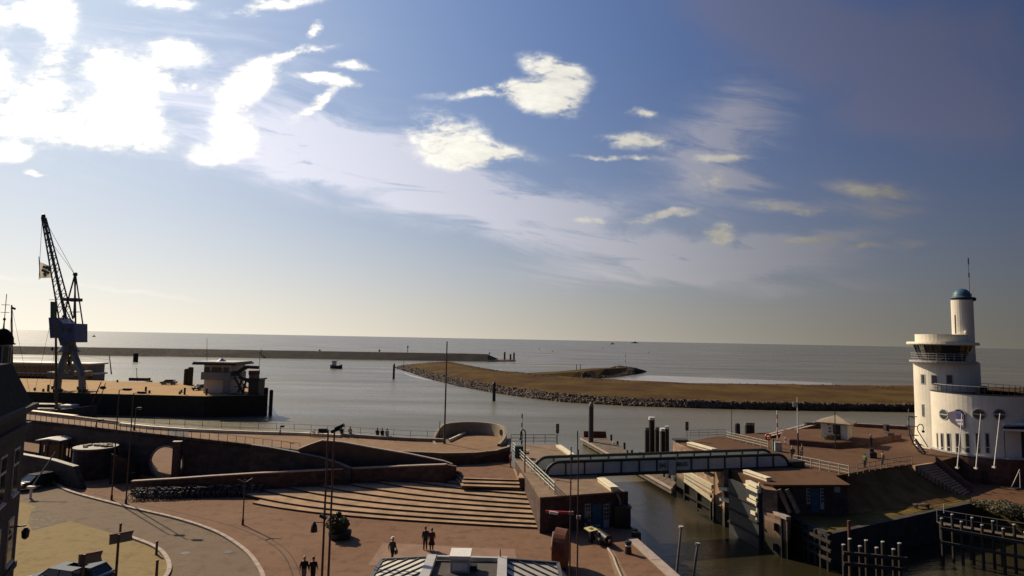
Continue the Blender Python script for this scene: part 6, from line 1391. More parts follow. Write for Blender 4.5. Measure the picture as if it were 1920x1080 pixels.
# kiosk in the foreground
KY = 38.3
ks = thing('kiosk', 'kiosk with standing seam zinc wings and a flat felt roof with a pale vent', 'kiosk', D(870, 1060, 34) * 1.0)
ks.location.z = 0
def K(px, py, y=KY): return D(px, py, y)
lA, lB = K(716, 1051, 40.6), K(810, 1046.5); rA, rB = K(942, 1050), K(1046, 1058, 40.2); FY = 30.0
def roofpoly(name, pts, th, mt):
    m_ = MB(); k = len(pts); m_.add(pts + [p - Vector((0, 0, th)) for p in pts], [tuple(range(k)), tuple(range(2 * k - 1, k - 1, -1))] + [(i, k + i, k + (i + 1) % k, (i + 1) % k) for i in range(k)]); return m_.build(name, mt, ks)
def fwdp(p, y): return Vector((p.x, y, p.z))
Lo = Vector((lA.x, FY, lA.z)); Li = fwdp(lB, FY); Ro = Vector((rB.x, FY, rB.z)); Ri = fwdp(rA, FY)
lw_ = roofpoly('left_wing_roof', [lA, Lo, Li, lB], .12, M_ZINC); rw_ = roofpoly('right_wing_roof', [rA, Ri, Ro, rB], .12, M_ZINC)
def seams(par, inner0, inner1, outer0, outer1, n, sgn):
    dv = outer0 - inner0; sw = dv.y                                   # the back edge runs back as it goes outward
    for i in range(-4, 8):
        y0 = inner0.y - i * .95; u0 = 0.0 if i >= 0 else min(.95, (y0 - inner0.y) / (sw + 2.0))
        P = lambda u: Vector((inner0.x + dv.x * u, y0 - 2.0 * u, inner0.z + dv.z * u + .05))
        if u0 < .93: MB().beam(P(u0), P(1.0), .05, .08).build('seam', M_ZINCD, par)
seams(lw_, lB, Li, lA, Lo, 11, -1); seams(rw_, rA, Ri, rB, Ro, 11, 1)
for a, b in ((lA, Lo), (lB, lA), (rA, rB), (rB, Ro)): MB().beam(a + Vector((0, .06, .02)), b + Vector((0, .06, .02)), .22, .2).build('verge', M_ZINCD, ks)
for a, b in ((lB, Li), (rA, Ri)): MB().beam(a + Vector((0, 0, .10)), b + Vector((0, 0, .10)), .55, .26).build('parapet', M_GFRAME, ks)
c0, c1 = lB + Vector((.25, -.1, -.1)), rA + Vector((-.25, -.1, -.1)); roofpoly('flat_roof', [Vector((c0.x, c0.y, c0.z)), Vector((c0.x, FY, c0.z)), Vector((c1.x, FY, c0.z)), Vector((c1.x, c1.y, c0.z))], .15, M_FLAT)
MB().beam(c0 + Vector((.05, .05, .16)), c1 + Vector((-.05, .05, .16)), .25, .22).build('back_parapet', M_GFRAME, ks)
MB().prism([(lA.x + .5, KY - .5), (rB.x - .5, KY - .5), (rB.x - .5, FY), (lA.x + .5, FY)], 0, 2.25).build('wall', M_BRICKD, ks)
vq = K(863, 1068, 36.9); vt = MB().bb((K(846, 1070, 36.9).x, 36.3, c0.z - .05), (K(881, 1070, 36.9).x, 37.3, K(863, 1040, 36.9).z)).build('vent', M_GFRAME, ks); MB().bb((K(844, 1070, 36.9).x, 36.1, K(863, 1040, 36.9).z + .002), (K(883, 1070, 36.9).x, 37.5, K(863, 1034, 36.9).z)).build('vent_cap', M_WPOLE, vt)
MB().bb((K(850, 1070, 36.9).x, 36.25, c0.z + .15), (K(877, 1070, 36.9).x, 36.35, K(863, 1048, 36.9).z)).build('vent_front', M_WPOLE, vt)
MB().cyl(K(938, 1056, 38.2), K(938, 1030, 38.2), .05, .03, 6).build('spike', M_POLE, ks)
MB().box(K(888, 1064, 36.8), (.4, .4, .3)).build('duct', M_BLACK, ks)
for i_, (px, py) in enumerate(((348, 1037), (428, 1035))):
    b = G(px, py, .004); t = thing('manhole_cover', '%s of two flat dark covers set in the curved road' % ('left', 'right')[i_], 'manhole cover', b, 0, 'covers in the road')
    MB().cyl(b, b + Vector((0, 0, .012)), .36, .36, 18).build('lid', M_DKRAIL, t)
# rusty buoy with chain
b = G(1048, 1066); t = thing('rusty_buoy', 'big rusty red mooring buoy drum standing on edge on the plaza with a pale rope', 'buoy', b)
ax = Vector((1, -.28, 0)).normalized(); c = b + Vector((0, 0, 1.5)); MB().cyl(c - ax * .28, c + ax * .62, 1.5, 1.42, 28).build('drum', M_RUST, t); MB().cyl(c - ax * .36, c - ax * .27, 1.3, 1.45, 28).build('face', M_RUST, t)
MB().cyl(c - ax * .62, c - ax * .3, .25, .3, 10).build('hub', M_DKRAIL, t)
rp = [c - ax * .42 + Vector((0, -.1, 1.2)), c - ax * .55 + Vector((0, -.15, .3)), c - ax * .5 + Vector((0, -.3, -.6)), b + Vector((.2, -1.2, .15)), b + Vector((.5, -2.6, .08)), b + Vector((.6, -4, .08))]
MB().tube(rp, .11, 7).build('rope', M_COPE, t)
# lectern sign and old iron relic
b = G(1108, 1017); t = thing('lectern_sign', 'sunlit yellowish lectern sign tilted on a dark post by the lock house', 'sign', b); MB().box(b + Vector((0, 0, .55)), (.3, .3, 1.1), R(30)).build('post', M_BLACK, t); MB().box(b + Vector((0, 0, 1.12)), (1.0, .75, .07), R(35), R(10)).build('panel', mat('yellow panel', (.80, .66, .28), .5, .1, 3), t); MB().box(b + Vector((0, 0, 1.165)), (.36, .28, .05), R(35), R(10)).build('print', M_SIGNG, t)
b = G(1128, 1022); t = thing('iron_relic', 'dark tapered iron gun barrel lying on a timber carriage by the lock house', 'cannon', b); a0 = G(1098, 992) + Vector((0, 0, .75)); a1 = b + Vector((.5, -.6, .6))
MB().cyl(lerp(a0, a1, .45), a1, .26, .38, 14).build('breech', M_BLACK, t); MB().cyl(a0, lerp(a0, a1, .46), .17, .24, 14).build('muzzle', M_DKRAIL, t); MB().sphere(a1 + (a1 - a0).normalized() * .3, .16).build('cascabel', M_RUST, t)
dv = (a1 - a0); rz_ = math.atan2(dv.y, dv.x); MB().box(lerp(a0, a1, .72) - Vector((0, 0, .42)), (1.7, .8, .4), rz_).build('carriage', M_TIMB, t)
for k in (.58, .86):
    p = lerp(a0, a1, k); sd = Vector((-math.sin(rz_), math.cos(rz_), 0)); MB().cyl(Vector((p.x, p.y, .2)) - sd * .55, Vector((p.x, p.y, .2)) + sd * .55, .2, .2, 12).build('wheel', M_DTIMB, t)
tl = thing('drag_chain', 'pale rope laid across the brick paving from the iron relic', 'rope', G(1160, 1050)); MB().tube([G(1140, 1030) + Vector((0, 0, .08)), G(1150, 1045) + Vector((0, 0, .08)), G(1156, 1062) + Vector((0, 0, .08)), G(1166, 1085) + Vector((0, 0, .08))], .09, 6).build('rope', M_COPE, tl)
struct(MB().prism([X(G(*p)) for p in ((1138, 1030), (1150, 1030), (1178, 1085), (1190, 1100), (1160, 1100))], -.2, .007).build('stone_strip', mat('strip paving', (.27, .18, .10), .85, .3, 1.2)))
# direction signs by the yellow island
for k, (bx, by, x0, y0, x1, y1, lb) in enumerate(((216, 1100, 206, 1004, 250, 996, 'on its own pole above the yellow paving'), (152, 1125, 148, 1042, 192, 1034, 'low in front of the parked cars'))):
    b = G(bx, by); t = thing('finger_sign', 'dark arrow shaped direction sign %s' % lb, 'sign', b); zt_ = D(x0, y0, b.y).z; MB().cyl(b, (b.x - .0, b.y, zt_ + .1), .09, .08, 8).build('post', M_POLE, t)
    a = D(x0, y0, b.y - .1); e = D(x1, y1, b.y + 1.2); hgt = .62; u_ = (e - a); vs = [a, e, e - u_ * .06 - Vector((0, 0, hgt * .45)), e - Vector((0, 0, hgt)) + u_ * .0, a - Vector((0, 0, hgt))]
    nq = Vector((u_.y, -u_.x, 0)).normalized() * .05; m_ = MB(); m_.add([v - nq for v in vs] + [v + nq for v in vs], [(0, 1, 2, 3, 4), (9, 8, 7, 6, 5)] + [(i, 5 + i, 5 + (i + 1) % 5, (i + 1) % 5) for i in range(5)]); m_.build('board', M_SIGNG, t); MB().beam(a + Vector((0, 0, .03)), e + Vector((0, 0, .03)), .14, .08).build('top_trim', M_RUST, t)
for k, (px, py, h_) in enumerate(((225, 1003, .9), (293, 1040, .95), (348, 1082, 0), (293, 1085, 1.2))):
    if h_:
        b = G(px, py); t = thing('kerb_post', '%s dark post on the edge of the yellow paving' % ('first', 'second', '', 'last')[k], 'post', b, 0, 'dark posts round the yellow paving'); MB().cyl(b, b + Vector((0, 0, h_)), .10, .09, 8).build('post', M_POLE, t); MB().sphere(b + Vector((0, 0, h_)), .11, 8, 5).build('knob', M_POLE, t)
# ------------------------------------------------------------------ bicycles
def make_bike():
    t = thing('bicycle', 'x', 'bicycle', (0, 0, 0)); fm = M_BLACK
    for x in (-.52, .52):
        w = MB(); n = 16
        for i in range(n):
            a, b = 2 * math.pi * i / n, 2 * math.pi * (i + 1) / n
            w.beam((x + .33 * math.cos(a), 0, .35 + .33 * math.sin(a)), (x + .33 * math.cos(b), 0, .35 + .33 * math.sin(b)), .04, .05, (0, 1, 0))
        w.build('wheel', M_RUBBER, t, local=True); w = MB()
        for i in range(4): w.beam((x - .32 * math.cos(i * .785), 0, .35 - .32 * math.sin(i * .785)), (x + .32 * math.cos(i * .785), 0, .35 + .32 * math.sin(i * .785)), .012, .012, (0, 1, 0))
        w.build('spokes', M_RAIL, t, local=True)
        MB().tube([(x + .37 * math.cos(R(a)), 0, .35 + .37 * math.sin(R(a))) for a in range(20, 171, 30)], .025, 4).build('mudguard', M_CRGREY, t, local=True)
    f = MB(); A, B, C_, D_ = (-.52, 0, .35), (-.05, 0, .32), (-.22, 0, .88), (.36, 0, .85)
    for p, q in ((A, B), (A, C_), (B, C_), (B, D_), (C_, D_), (D_, (.52, 0, .35)), (D_, (.33, 0, 1.05)), (C_, (-.24, 0, .98))): f.beam(p, q, .04, .04, (0, 1, 0))
    f.build('frame', mat('bike frame', (.16, .16, .18), .35, .2, 3, rnd=.9, metal=.3), t, local=True)
    MB().box((-.25, 0, 1.0), (.26, .16, .06)).build('saddle', M_RUBBER, t, local=True)
    MB().tube([(.24, -.28, 1.06), (.36, -.12, 1.08), (.36, .12, 1.08), (.24, .28, 1.06)], .018, 5).build('handlebar', M_GFRAME, t, local=True)
    MB().box((-.55, 0, .76), (.4, .14, .03)).build('carrier', fm, t, local=True)
    return t
bk0 = make_bike(); rnd = random.Random(21); first = True; kb = 0
ORD = ['first', 'second', 'third', 'fourth', 'fifth', 'sixth', 'seventh', 'eighth', 'ninth', 'tenth']
def ordn(i): return ORD[i] if i < 10 else ('%dth' % (i + 1) if (i + 1) % 10 not in (1, 2, 3) or 10 < (i + 1) % 100 < 14 else '%d%s' % (i + 1, {1: 'st', 2: 'nd', 3: 'rd'}[(i + 1) % 10]))
NB = 40
for i in range(NB):
    tt = i / (NB - 1.0); p = lerp(G(252, 935), G(496, 926.5), tt)
    o = bk0 if i == 0 else copy_tree(bk0)
    o.location = p + Vector((rnd.uniform(-.05, .05), -.15 + rnd.uniform(-.15, .15), 0)); o.rotation_euler = (R(rnd.uniform(-9, 9)), 0, R(90 + 180 * (rnd.random() < .3) + rnd.uniform(-14, 14)))
    o['label'] = 'dark parked bicycle, %s from the left in the row along the stair wall' % ordn(i); o['group'] = 'bicycles parked along the stair wall'
for i, (px, py, z, rz, lb) in enumerate(((593, 820, 3.95, 5, 'bicycle leaning at the promenade rail near the seated people'), (246, 905, 0, 120, 'bicycle standing behind the row beside the right street lamp'), (1500, 862, ZT3, 60, 'bicycle on the terrace beside the pale railing'))):
    o = copy_tree(bk0); o.location = G(px, py, z); o.rotation_euler = (R(4), 0, R(rz)); o['label'] = lb; o['group'] = 'loose bicycles'
# ------------------------------------------------------------------ people
def skin_mesh(nodes, edges):
    """nodes: (pos, radius); returns a smooth continuous mesh"""
    me = bpy.data.meshes.new('skeleton'); me.from_pydata([n[0] for n in nodes], edges, []); ob = bpy.data.objects.new('skeleton', me); COL.objects.link(ob)
    md = ob.modifiers.new('skin', 'SKIN'); md.use_smooth_shade = True
    for i, n in enumerate(nodes):
        sv = me.skin_vertices[0].data[i]; r_ = n[1]; sv.radius = r_ if isinstance(r_, tuple) else (r_, r_); sv.use_root = (i == 0)
    sb_ = ob.modifiers.new('sub', 'SUBSURF'); sb_.levels = 2; sb_.render_levels = 2
    bpy.context.view_layer.update(); dg = bpy.context.evaluated_depsgraph_get(); m2 = bpy.data.meshes.new_from_object(ob.evaluated_get(dg)); bpy.data.objects.remove(ob); bpy.data.meshes.remove(me); return m2
def fabric(name, col): return mat(name, col, .9, .2, 6)
PCACHE = {}
def person(label, loc, rz, pose='stand', shirt=None, legs=None, hair=None, scale=1.0, skirt=False, hat=None, group=None, bag=None):
    shirt = shirt or fabric('dark shirt', (.03, .03, .035)); legs = legs or fabric('dark trousers', (.03, .03, .04)); hair = hair or M_HAIR
    if pose == 'sit':
        L_ = [(.10, 0, .50), (.11, -.42, .50), (.11, -.46, .05), (.11, -.60, .02)]; R_ = [(-.10, 0, .50), (-.11, -.42, .49), (-.12, -.40, .05), (-.12, -.54, .02)]; pz = .50; lean = -.06
        armL = [(.20, -.02, .98), (.24, -.10, .72), (.14, -.32, .60)]; armR = [(-.20, -.02, .98), (-.25, -.08, .72), (-.14, -.30, .60)]
    else:
        st_ = .22 if pose == 'walk' else .03
        L_ = [(.09, 0, .88), (.10, -st_ * .7, .47), (.10, -st_ * .6 + .02, .07), (.10, -st_ * .6 - .13, .03)]; R_ = [(-.09, 0, .88), (-.10, st_ * .4, .48), (-.10, st_ * 1.2, .10), (-.10, st_ * 1.2 - .13, .04)]; pz = .93; lean = -.02
        armL = [(.20, lean, 1.40), (.26, .06 + st_ * .3, 1.12), (.25, -.02 + st_ * .5, .86)]; armR = [(-.20, lean, 1.40), (-.26, .03 - st_ * .3, 1.12), (-.25, -.10 - st_ * .5, .88)]
    up_ = pz
    nodes = [((0, 0, up_), (.20, .15)), ((0, lean * .5, up_ + .22), (.185, .14)), ((0, lean, up_ + .42), (.215, .15)), ((0, lean, up_ + .54), (.07, .07)), ((0, lean - .01, up_ + .60), (.07, .07)), ((0, lean - .02, up_ + .69), (.105, .12)), ((0, lean - .02, up_ + .79), (.095, .11))]
    edges = [(0, 1), (1, 2), (2, 3), (3, 4), (4, 5), (5, 6)]
    for side in (L_, R_):
        base_i = len(nodes)
        for j, p in enumerate(side): nodes.append((p, (.115, .085, .058, .045)[j]))
        edges += [(0, base_i)] + [(base_i + j, base_i + j + 1) for j in range(3)]
    dz_ = up_ + .47 - 1.40 if pose != 'sit' else 0
    for arm in (armL, armR):
        base_i = len(nodes)
        for j, p in enumerate(arm): nodes.append(((p[0], p[1], p[2]), (.072, .056, .040)[j]))
        edges += [(2, base_i)] + [(base_i + j, base_i + j + 1) for j in range(2)]
    key = pose
    if key not in PCACHE: PCACHE[key] = skin_mesh(nodes, edges)
    me = PCACHE[key].copy(); me.materials.clear()
    for q in (M_SKIN, shirt, legs, M_BLACK): me.materials.append(q)
    neckz = up_ + .53; hipz = up_ + .03
    for pl_ in me.polygons:
        c = pl_.center; k = 0
        if c.z > neckz: k = 0
        elif pose == 'sit':
            if c.z < .09: k = 3
            elif c.y < -.10 and c.z < .585 and abs(c.x) < .21: k = 2
            elif c.z < hipz - .02: k = 2
            else: k = 0 if (c.y < -.22) else 1
        else:
            if c.z < .10: k = 3
            elif abs(c.x) > .19 and c.z < 1.02: k = 0
            elif c.z < hipz: k = 2
            else: k = 1
        pl_.material_index = k
    t = thing('person', label, 'person', loc, rz, group); t.scale = (scale,) * 3
    ob = bpy.data.objects.new('body', me); COL.objects.link(ob); ob.parent = t
    hc = Vector((0, lean - .005, up_ + .775)); hm = MB(); hm.sphere(hc, .108, 12, 7, (.92, 1.06, .95)); hm.build('hair', hair, t, smooth=True, local=True)
    if hat: MB().lathe(hc + Vector((0, 0, .02)), [(.17, .02), (.11, .04), (.10, .12), (.02, .14)], 12).build('hat', hat, t, local=True)
    fc = MB(); fc.cyl((0, lean - .12, up_ + .70), (0, lean - .145, up_ + .685), .018, .014, 6)
    for s_ in (-1, 1): fc.sphere((s_ * .088, lean - .01, up_ + .71), .026, 6, 4, (.4, 1, 1.3))
    fc.build('face', M_SKIN, t, local=True)
    for arm in (armL, armR):
        h = Vector(arm[2]); d = (h - Vector(arm[1])).normalized(); sd = d.cross(Vector((0, 1, 0))).normalized(); fm = MB(); fm.sphere(h + d * .04, .04, 8, 5, (.6, 1, 1.1))
        for j in range(4): fm.cyl(h + d * .06 + Vector((0, (j - 1.5) * .019, 0)), h + d * (.13 + .012 * (1 - abs(j - 1.3))) + Vector((0, (j - 1.5) * .021 - .015, 0)), .009, .007, 5)
        fm.cyl(h + d * .03 + Vector((0, -.03, 0)), h + d * .09 + Vector((0, -.065, 0)), .011, .008, 5); fm.build('hand', M_SKIN, t, local=True)
    if skirt: MB().lathe((0, 0, 0), [(.29, .48), (.20, .75), (.15, 1.0)], 14).build('skirt', legs, t, local=True)
    if bag: MB().box((-.33, -.02, .72), (.12, .32, .30)).build('bag', bag, t, local=True)
    return t
F_ = fabric
person('person in light top and dark trousers standing left in the pair on the plaza', G(797, 1031), R(200), 'stand', F_('navy top', (.05, .055, .07)), F_('dark trousers', (.03, .03, .04)), scale=1.04)
person('person in a dark red dress standing right in the pair on the plaza', G(809, 1032), R(190), 'stand', F_('maroon top', (.13, .03, .035)), F_('maroon skirt', (.07, .02, .025)), skirt=True, scale=.99)
person('person in a pale hat and dark clothes walking behind the kiosk roof', G(735, 1052), R(160), 'walk', F_('grey green top', (.06, .07, .065)), F_('black trousers', (.02, .02, .025)), hat=M_CREAM, bag=M_BLACK)
person('person with a pale collar and dark back at the bottom edge, left of the two', G(569, 1092), R(185), 'walk', F_('black jacket', (.02, .022, .024)), F_('grey trousers', (.16, .16, .16)), M_HAIRG)
person('person in a black jacket at the bottom edge, right of the two', G(586, 1093), R(185), 'walk', F_('black jacket', (.02, .022, .024)), F_('black trousers', (.02, .02, .025)))
for px, py, sh_c, lb in ((641, 818, (.02, .02, .022), 'person in black seated on the parapet beside the bicycle'), (657, 818, (.4, .38, .36), 'person in a pale top seated on the parapet beside the person in black'),
                         (708, 820.5, (.02, .02, .02), 'person in black seated on the parapet, leftmost of the group of three'), (717, 821, (.018, .02, .025), 'person in dark clothes seated on the parapet, middle of the group of three'), (726, 821.5, (.42, .4, .38), 'person in a pale top seated on the parapet, rightmost of the group of three')):
    zz = 3.88 if px < 680 else 3.7
    person(lb, G(px, py, zz) + Vector((0, -.35, 0)), R(180), 'sit', F_('top %d' % px, sh_c), None, group='people seated on the promenade parapet')
person('person in a pink and red top standing at the head of the wide stairs', G(957, 876, 2.1), R(100), 'stand', F_('pink top', (.45, .16, .15)), F_('red trousers', (.25, .04, .04)))
person('person in brown walking off the right end of the bridge', G(1486, 864, ZT3), R(150), 'walk', F_('brown top', (.15, .09, .06)), F_('brown trousers', (.12, .08, .055)), M_HAIRG)
person('cyclist in dark clothes standing beside the pale terrace railing', G(1504, 859, ZT3), R(70), 'stand', F_('brown jacket', (.06, .045, .035)), None)
person('person in a green top beside the statue railing', G(1622, 877, ZT3), R(120), 'stand', F_('green top', (.12, .2, .08)), None, scale=.9)
person('small figure in brown crossing behind the statue on the terrace', G(1655, 871, ZT3), R(100), 'walk', F_('ochre top', (.2, .12, .07)), None, scale=.9)
# small statue of a boy on its pedestal
sp0 = G(1634, 858, ZT3); stt = thing('statue', 'small dark statue of a standing boy on a stone pedestal on the terrace', 'statue', sp0)
MB().box(sp0 + Vector((0, 0, .35)), (.9, .9, .7)).build('plinth', M_DARKW, stt); MB().lathe(sp0, [(.32, .7), (.26, 1.1), (.3, 1.15)], 10).build('pedestal', M_DARKW, stt)
me = PCACHE['stand'].copy(); me.materials.clear(); me.materials.append(mat('dark bronze', (.06, .05, .045), .45, .3, 4, metal=.6)); ob = bpy.data.objects.new('figure', me); COL.objects.link(ob); ob.parent = stt; ob.location = (0, 0, 1.14); ob.rotation_euler = (0, 0, R(200)); ob.scale = (.95,) * 3
MB().sphere(sp0 + Vector((0, 0, 2.78)), .13, 10, 6).build('cap', M_CRGREY, stt)

# ------------------------------------------------------------------ railings along promenade and terrace
railing('promenade_railing', 'thin dark railing along the town side of the promenade wall', [p + Vector((.05, .2, .07)) for p in PF[1:9]], .75, 1.15, (1.0,), M_DKRAIL, .025, .03)
railing('sea_railing', 'thin dark railing along the seaward edge of the promenade', [p + Vector((0, .75, .0)) for p in BA[4:13]], 1.25, 2.2, (1.0, .5), M_DKRAIL, .02, .03)
railing('terrace_railing', 'long pale railing on the terrace from the far deck to the bridge end', Gs([(1362, 823), (1400, 832), (1440, 842)], ZT3), 1.05, 1.5, (1.0, .66, .33), M_PRAIL, .035, .04)
railing('far_deck_railing', 'grey railing along the seaward edge of the right lock deck', Gs([(1294, 821), (1360, 819)], ZT3), 1.1, 1.6, (1.0, .66, .33), M_RAIL, .03, .035)
railing('terrace_railing', 'pale railing on the terrace from the bridge end down toward the statue', Gs([(1488, 870), (1535, 880), (1592, 892)], ZT3), 1.05, 1.2, (1.0, .62, .3), M_PRAIL, .04, .05)
railing('statue_railing', 'grey railing along the bank edge below the statue', Gs([(1608, 888), (1660, 878), (1710, 871)], ZT3), 1.0, 1.3, (1.0, .5), M_RAIL, .03, .045)
lb_ = G(1440, 838, ZT3); t = thing('life_buoy_post', 'red life buoy on a post at the bridge end of the terrace railing', 'life buoy', lb_); MB().cyl(lb_, lb_ + Vector((0, 0, 1.2)), .05, .05, 6).build('post', M_WPOLE, t)
rg_ = MB()
for i in range(16):
    a, b = 2 * math.pi * i / 16, 2 * math.pi * (i + 1) / 16; cc_ = lb_ + Vector((0, -.1, 1.35)); rg_.cyl(cc_ + Vector((.36 * math.cos(a), 0, .36 * math.sin(a))), cc_ + Vector((.36 * math.cos(b), 0, .36 * math.sin(b))), .12, .12, 7)
rg_.build('ring', M_RED, t)
gb_ = G(1456, 846, ZT3); t = thing('barrier_cabinet', 'grey white barrier cabinet with a green post at the bridge end', 'cabinet', gb_); MB().box(gb_ + Vector((.2, 0, .6)), (.8, .6, 1.2)).build('body', M_GFRAME, t); MB().box(gb_ + Vector((-.45, 0, .8)), (.2, .2, 1.6)).build('green_post', mat('rail green', (.10, .22, .13), .6, .2, 3), t)
gb_ = G(973, 858, ZT3); t = thing('barrier_cabinet', 'dark green barrier cabinet at the left bridge end', 'cabinet', gb_); MB().box(gb_ + Vector((0, 0, .7)), (1.0, .8, 1.4)).build('body', mat('dark green box', (.03, .06, .05), .6, .2, 3), t); MB().box(gb_ + Vector((.9, .2, .5)), (.7, .3, .2)).build('red_stripe', M_RED, t); MB().box(gb_ + Vector((.9, .2, .8)), (.7, .3, .15)).build('white_stripe', M_WPOLE, t)
hk = G(984, 886, ZT3); t = thing('hooked_post', 'dark hooked lamp post rising through the side steps', 'lamp post', Vector((hk.x, hk.y, 2.3))); z1 = D(984, 812, hk.y).z
MB().tube([(hk.x, hk.y, 2.2), (hk.x, hk.y, z1), (hk.x - .1, hk.y, z1 + .3), (hk.x - .35, hk.y, z1 + .38), (hk.x - .5, hk.y, z1 + .1), (hk.x - .52, hk.y, z1 - .5)], .07, 6).build('pole', M_POLE, t); MB().sphere((hk.x - .52, hk.y, z1 - .6), .16).build('lamp_head', M_BLACK, t)

# ------------------------------------------------------------------ round lookout bowl on the promenade
c = G(880, 830, 3.4); c = Vector((c.x, c.y + 1.2, 0)); bo = thing('lookout_bowl', 'round concrete lookout with a curved parapet at the end of the promenade', 'lookout', (c.x, c.y, 3.4))
rx_, ry_ = 4.6, 6.2; m_ = MB(); n = 40; hts = []
for i in range(n + 1):
    an = R(-35 + 250 * i / n); hgt = 1.75 * min(1, max(.12, 1.35 * math.sin(math.pi * min(1, (i + 2) / (n + 2)) ) )) 
    if an > R(150): hgt *= max(.1, 1 - (an - R(150)) / R(65))
    for rr, z in ((1.0, 3.2), (1.02, 3.4 + hgt), (1.09, 3.4 + hgt), (1.12, -3.5)): m_.v.append(Vector((c.x + rx_ * rr * math.cos(an), c.y + ry_ * rr * math.sin(an), z)))
for i in range(n):
    for k in range(3): a = i * 4 + k; m_.f.append((a, a + 1, a + 5, a + 4))
m_.build('parapet', M_CONC, bo)
m_ = MB(); m_.prism([(c.x + rx_ * .99 * math.cos(2 * math.pi * i / 36), c.y + ry_ * .99 * math.sin(2 * math.pi * i / 36)) for i in range(36)], -3.5, 3.425); m_.build('floor', M_PROM, bo)
sb2 = [G(842, 829, 3.4), G(872, 815, 3.4)]; MB().beam(sb2[0] + Vector((0, 0, .25)), sb2[1] + Vector((0, 0, .25)), .22, .3).build('bench', M_CREAM, bo)  # cream bar paints the sun glinting on the lookout wall top
an = R(22); MB().cyl((c.x + rx_ * .97 * math.cos(an), c.y + ry_ * .97 * math.sin(an), 4.3), (c.x + rx_ * 1.0 * math.cos(an), c.y + ry_ * 1.0 * math.sin(an), 4.3), .42, .42, 16).build('porthole', M_BLACK, bo)

# ------------------------------------------------------------------ dolphins, jetty, pile fenders
for k, (px, y0, r, cap) in enumerate(((1213, 806, .30, 0), (1222, 787, .40, 1), (1232, 806, .30, 0), (1244, 808, .44, 1), (1251, 804, .26, 1))):
    pile(px, y0, 870, 104 + (k % 2) * 1.1, r * 1.22, '%s of the five tall dark piles behind the bridge' % ('first', 'second and tallest', 'third', 'fourth and thickest', 'fifth')[k], True, M_DTIMB, 'tall piles behind the bridge', capm=M_WPOLE if cap else M_CRGREY)
b = D(1108, 820, 118); t = thing('steel_pile', 'tall round topped steel pile at the far end of the timber jetty', 'pile', Vector((b.x, b.y, ZW))); tz = D(1108, 762, 118).z; MB().cyl((b.x, b.y, ZW - 1), (b.x, b.y, tz), .48, .46, 16).build('shaft', mat('steel pile', (.045, .045, .045), .5, .2, 1), t); MB().lathe((b.x, b.y, 0), [(.46, tz), (.40, tz + .45), (.25, tz + .75), (.03, tz + .85)], 16).build('dome', M_CRGREY, t)
for px, lb in ((1383, 'single dark pile with slanted top behind the right deck'), (1402, 'left pile of the close pair behind the right deck'), (1410, 'right pile of the close pair behind the right deck')): pile(px, 797, 830, 100, .42, lb, px > 1390, M_DTIMB, capm=M_CRGREY)
jz = -1.7; jt = thing('timber_jetty', 'long narrow timber jetty with fenders running out behind the bridge', 'jetty', G(1180, 860, jz))
j0, j1, j2, j3 = G(1090, 820, jz), G(1130, 816, jz), G(1268, 905, jz), G(1262, 913, jz); jl, jr = j3 - j0, j2 - j1
NP = 26
for i in range(NP):
    a, b = i / NP, (i + .95) / NP; MB().prism([X(j0 + jl * a), X(j0 + jl * b), X(j1 + jr * b), X(j1 + jr * a)], jz - .12, jz + .01 * (i % 3)).build('plank', M_TIMB, jt)
for zz in (-.25, -.75): MB().beam(j0 + Vector((-.15, 0, zz)), j3 + Vector((-.15, 0, zz)), .25, .28).build('waler', M_COPE if zz > -.5 else M_TIMB, jt)
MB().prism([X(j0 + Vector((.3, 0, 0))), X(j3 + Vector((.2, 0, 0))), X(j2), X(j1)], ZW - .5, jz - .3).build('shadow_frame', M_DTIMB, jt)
for i in range(9):
    p = j1 + jr * ((i + .3) / 9); MB().cyl(Vector((p.x + .2, p.y, ZW - .5)), Vector((p.x + .2, p.y, jz + .55 + .5 * (i % 2))), .22, .2, 8).build('fender_post', M_DTIMB, jt)
    if i % 2 == 0: MB().lathe((p.x - .5, p.y + .3, jz), [(.16, 0), (.13, .35), (.2, .45), (.02, .5)], 8).build('bollard', M_WPOLE if i < 4 else M_BLACK, jt)
MB().bb((G(1091, 815, jz).x, j0.y + .3, jz), (G(1131, 815, jz).x, j0.y + .6, D(1110, 809, j0.y).z)).build('end_board', M_RUST, jt)
MB().cyl(D(1083, 856, 104), D(1083, 808, 104), .1, .1, 6).build('lamp_pole', M_BLACK, jt)
# pile fender frames at the lower right
def pile_frame(label, p0, p1, n, ztop, zbars, r=.20, caps=True, stag=.5):
    t = thing('pile_fender', label, 'fender', Vector((p0.x, p0.y, ZW))); d = p1 - p0; sd = Vector((-d.y, d.x, 0)).normalized()
    for i in range(n):
        p = p0 + d * (i / (n - 1)) + sd * (stag if i % 2 else 0); z = ztop + (.35 if i % 2 else 0)
        q = MB().cyl((p.x, p.y, ZW - 1), (p.x, p.y, z), r, r * .95, 10).build('pile', M_DTIMB, t)
        if caps: MB().cyl((p.x, p.y, z), (p.x, p.y, z + .07), r * 1.05, r * .85, 10).build('cap', M_GFRAME, q)
    for z in zbars: MB().beam(Vector((p0.x, p0.y - .3, z)) - d * .04, Vector((p1.x, p1.y - .3, z)) + d * .04, .18, .26).build('waler', M_DTIMB, t)
    return t
def at_(px, py, y): q = D(px, py, y); return Vector((q.x, q.y, 0))
pile_frame('timber pile fender with white capped piles in the dark water below the ledge', at_(1582, 1030, 50), at_(1692, 1052, 49), 8, D(1640, 1027, 49.5).z, (D(1640, 1040, 49.5).z, D(1640, 1060, 49.5).z), .14)
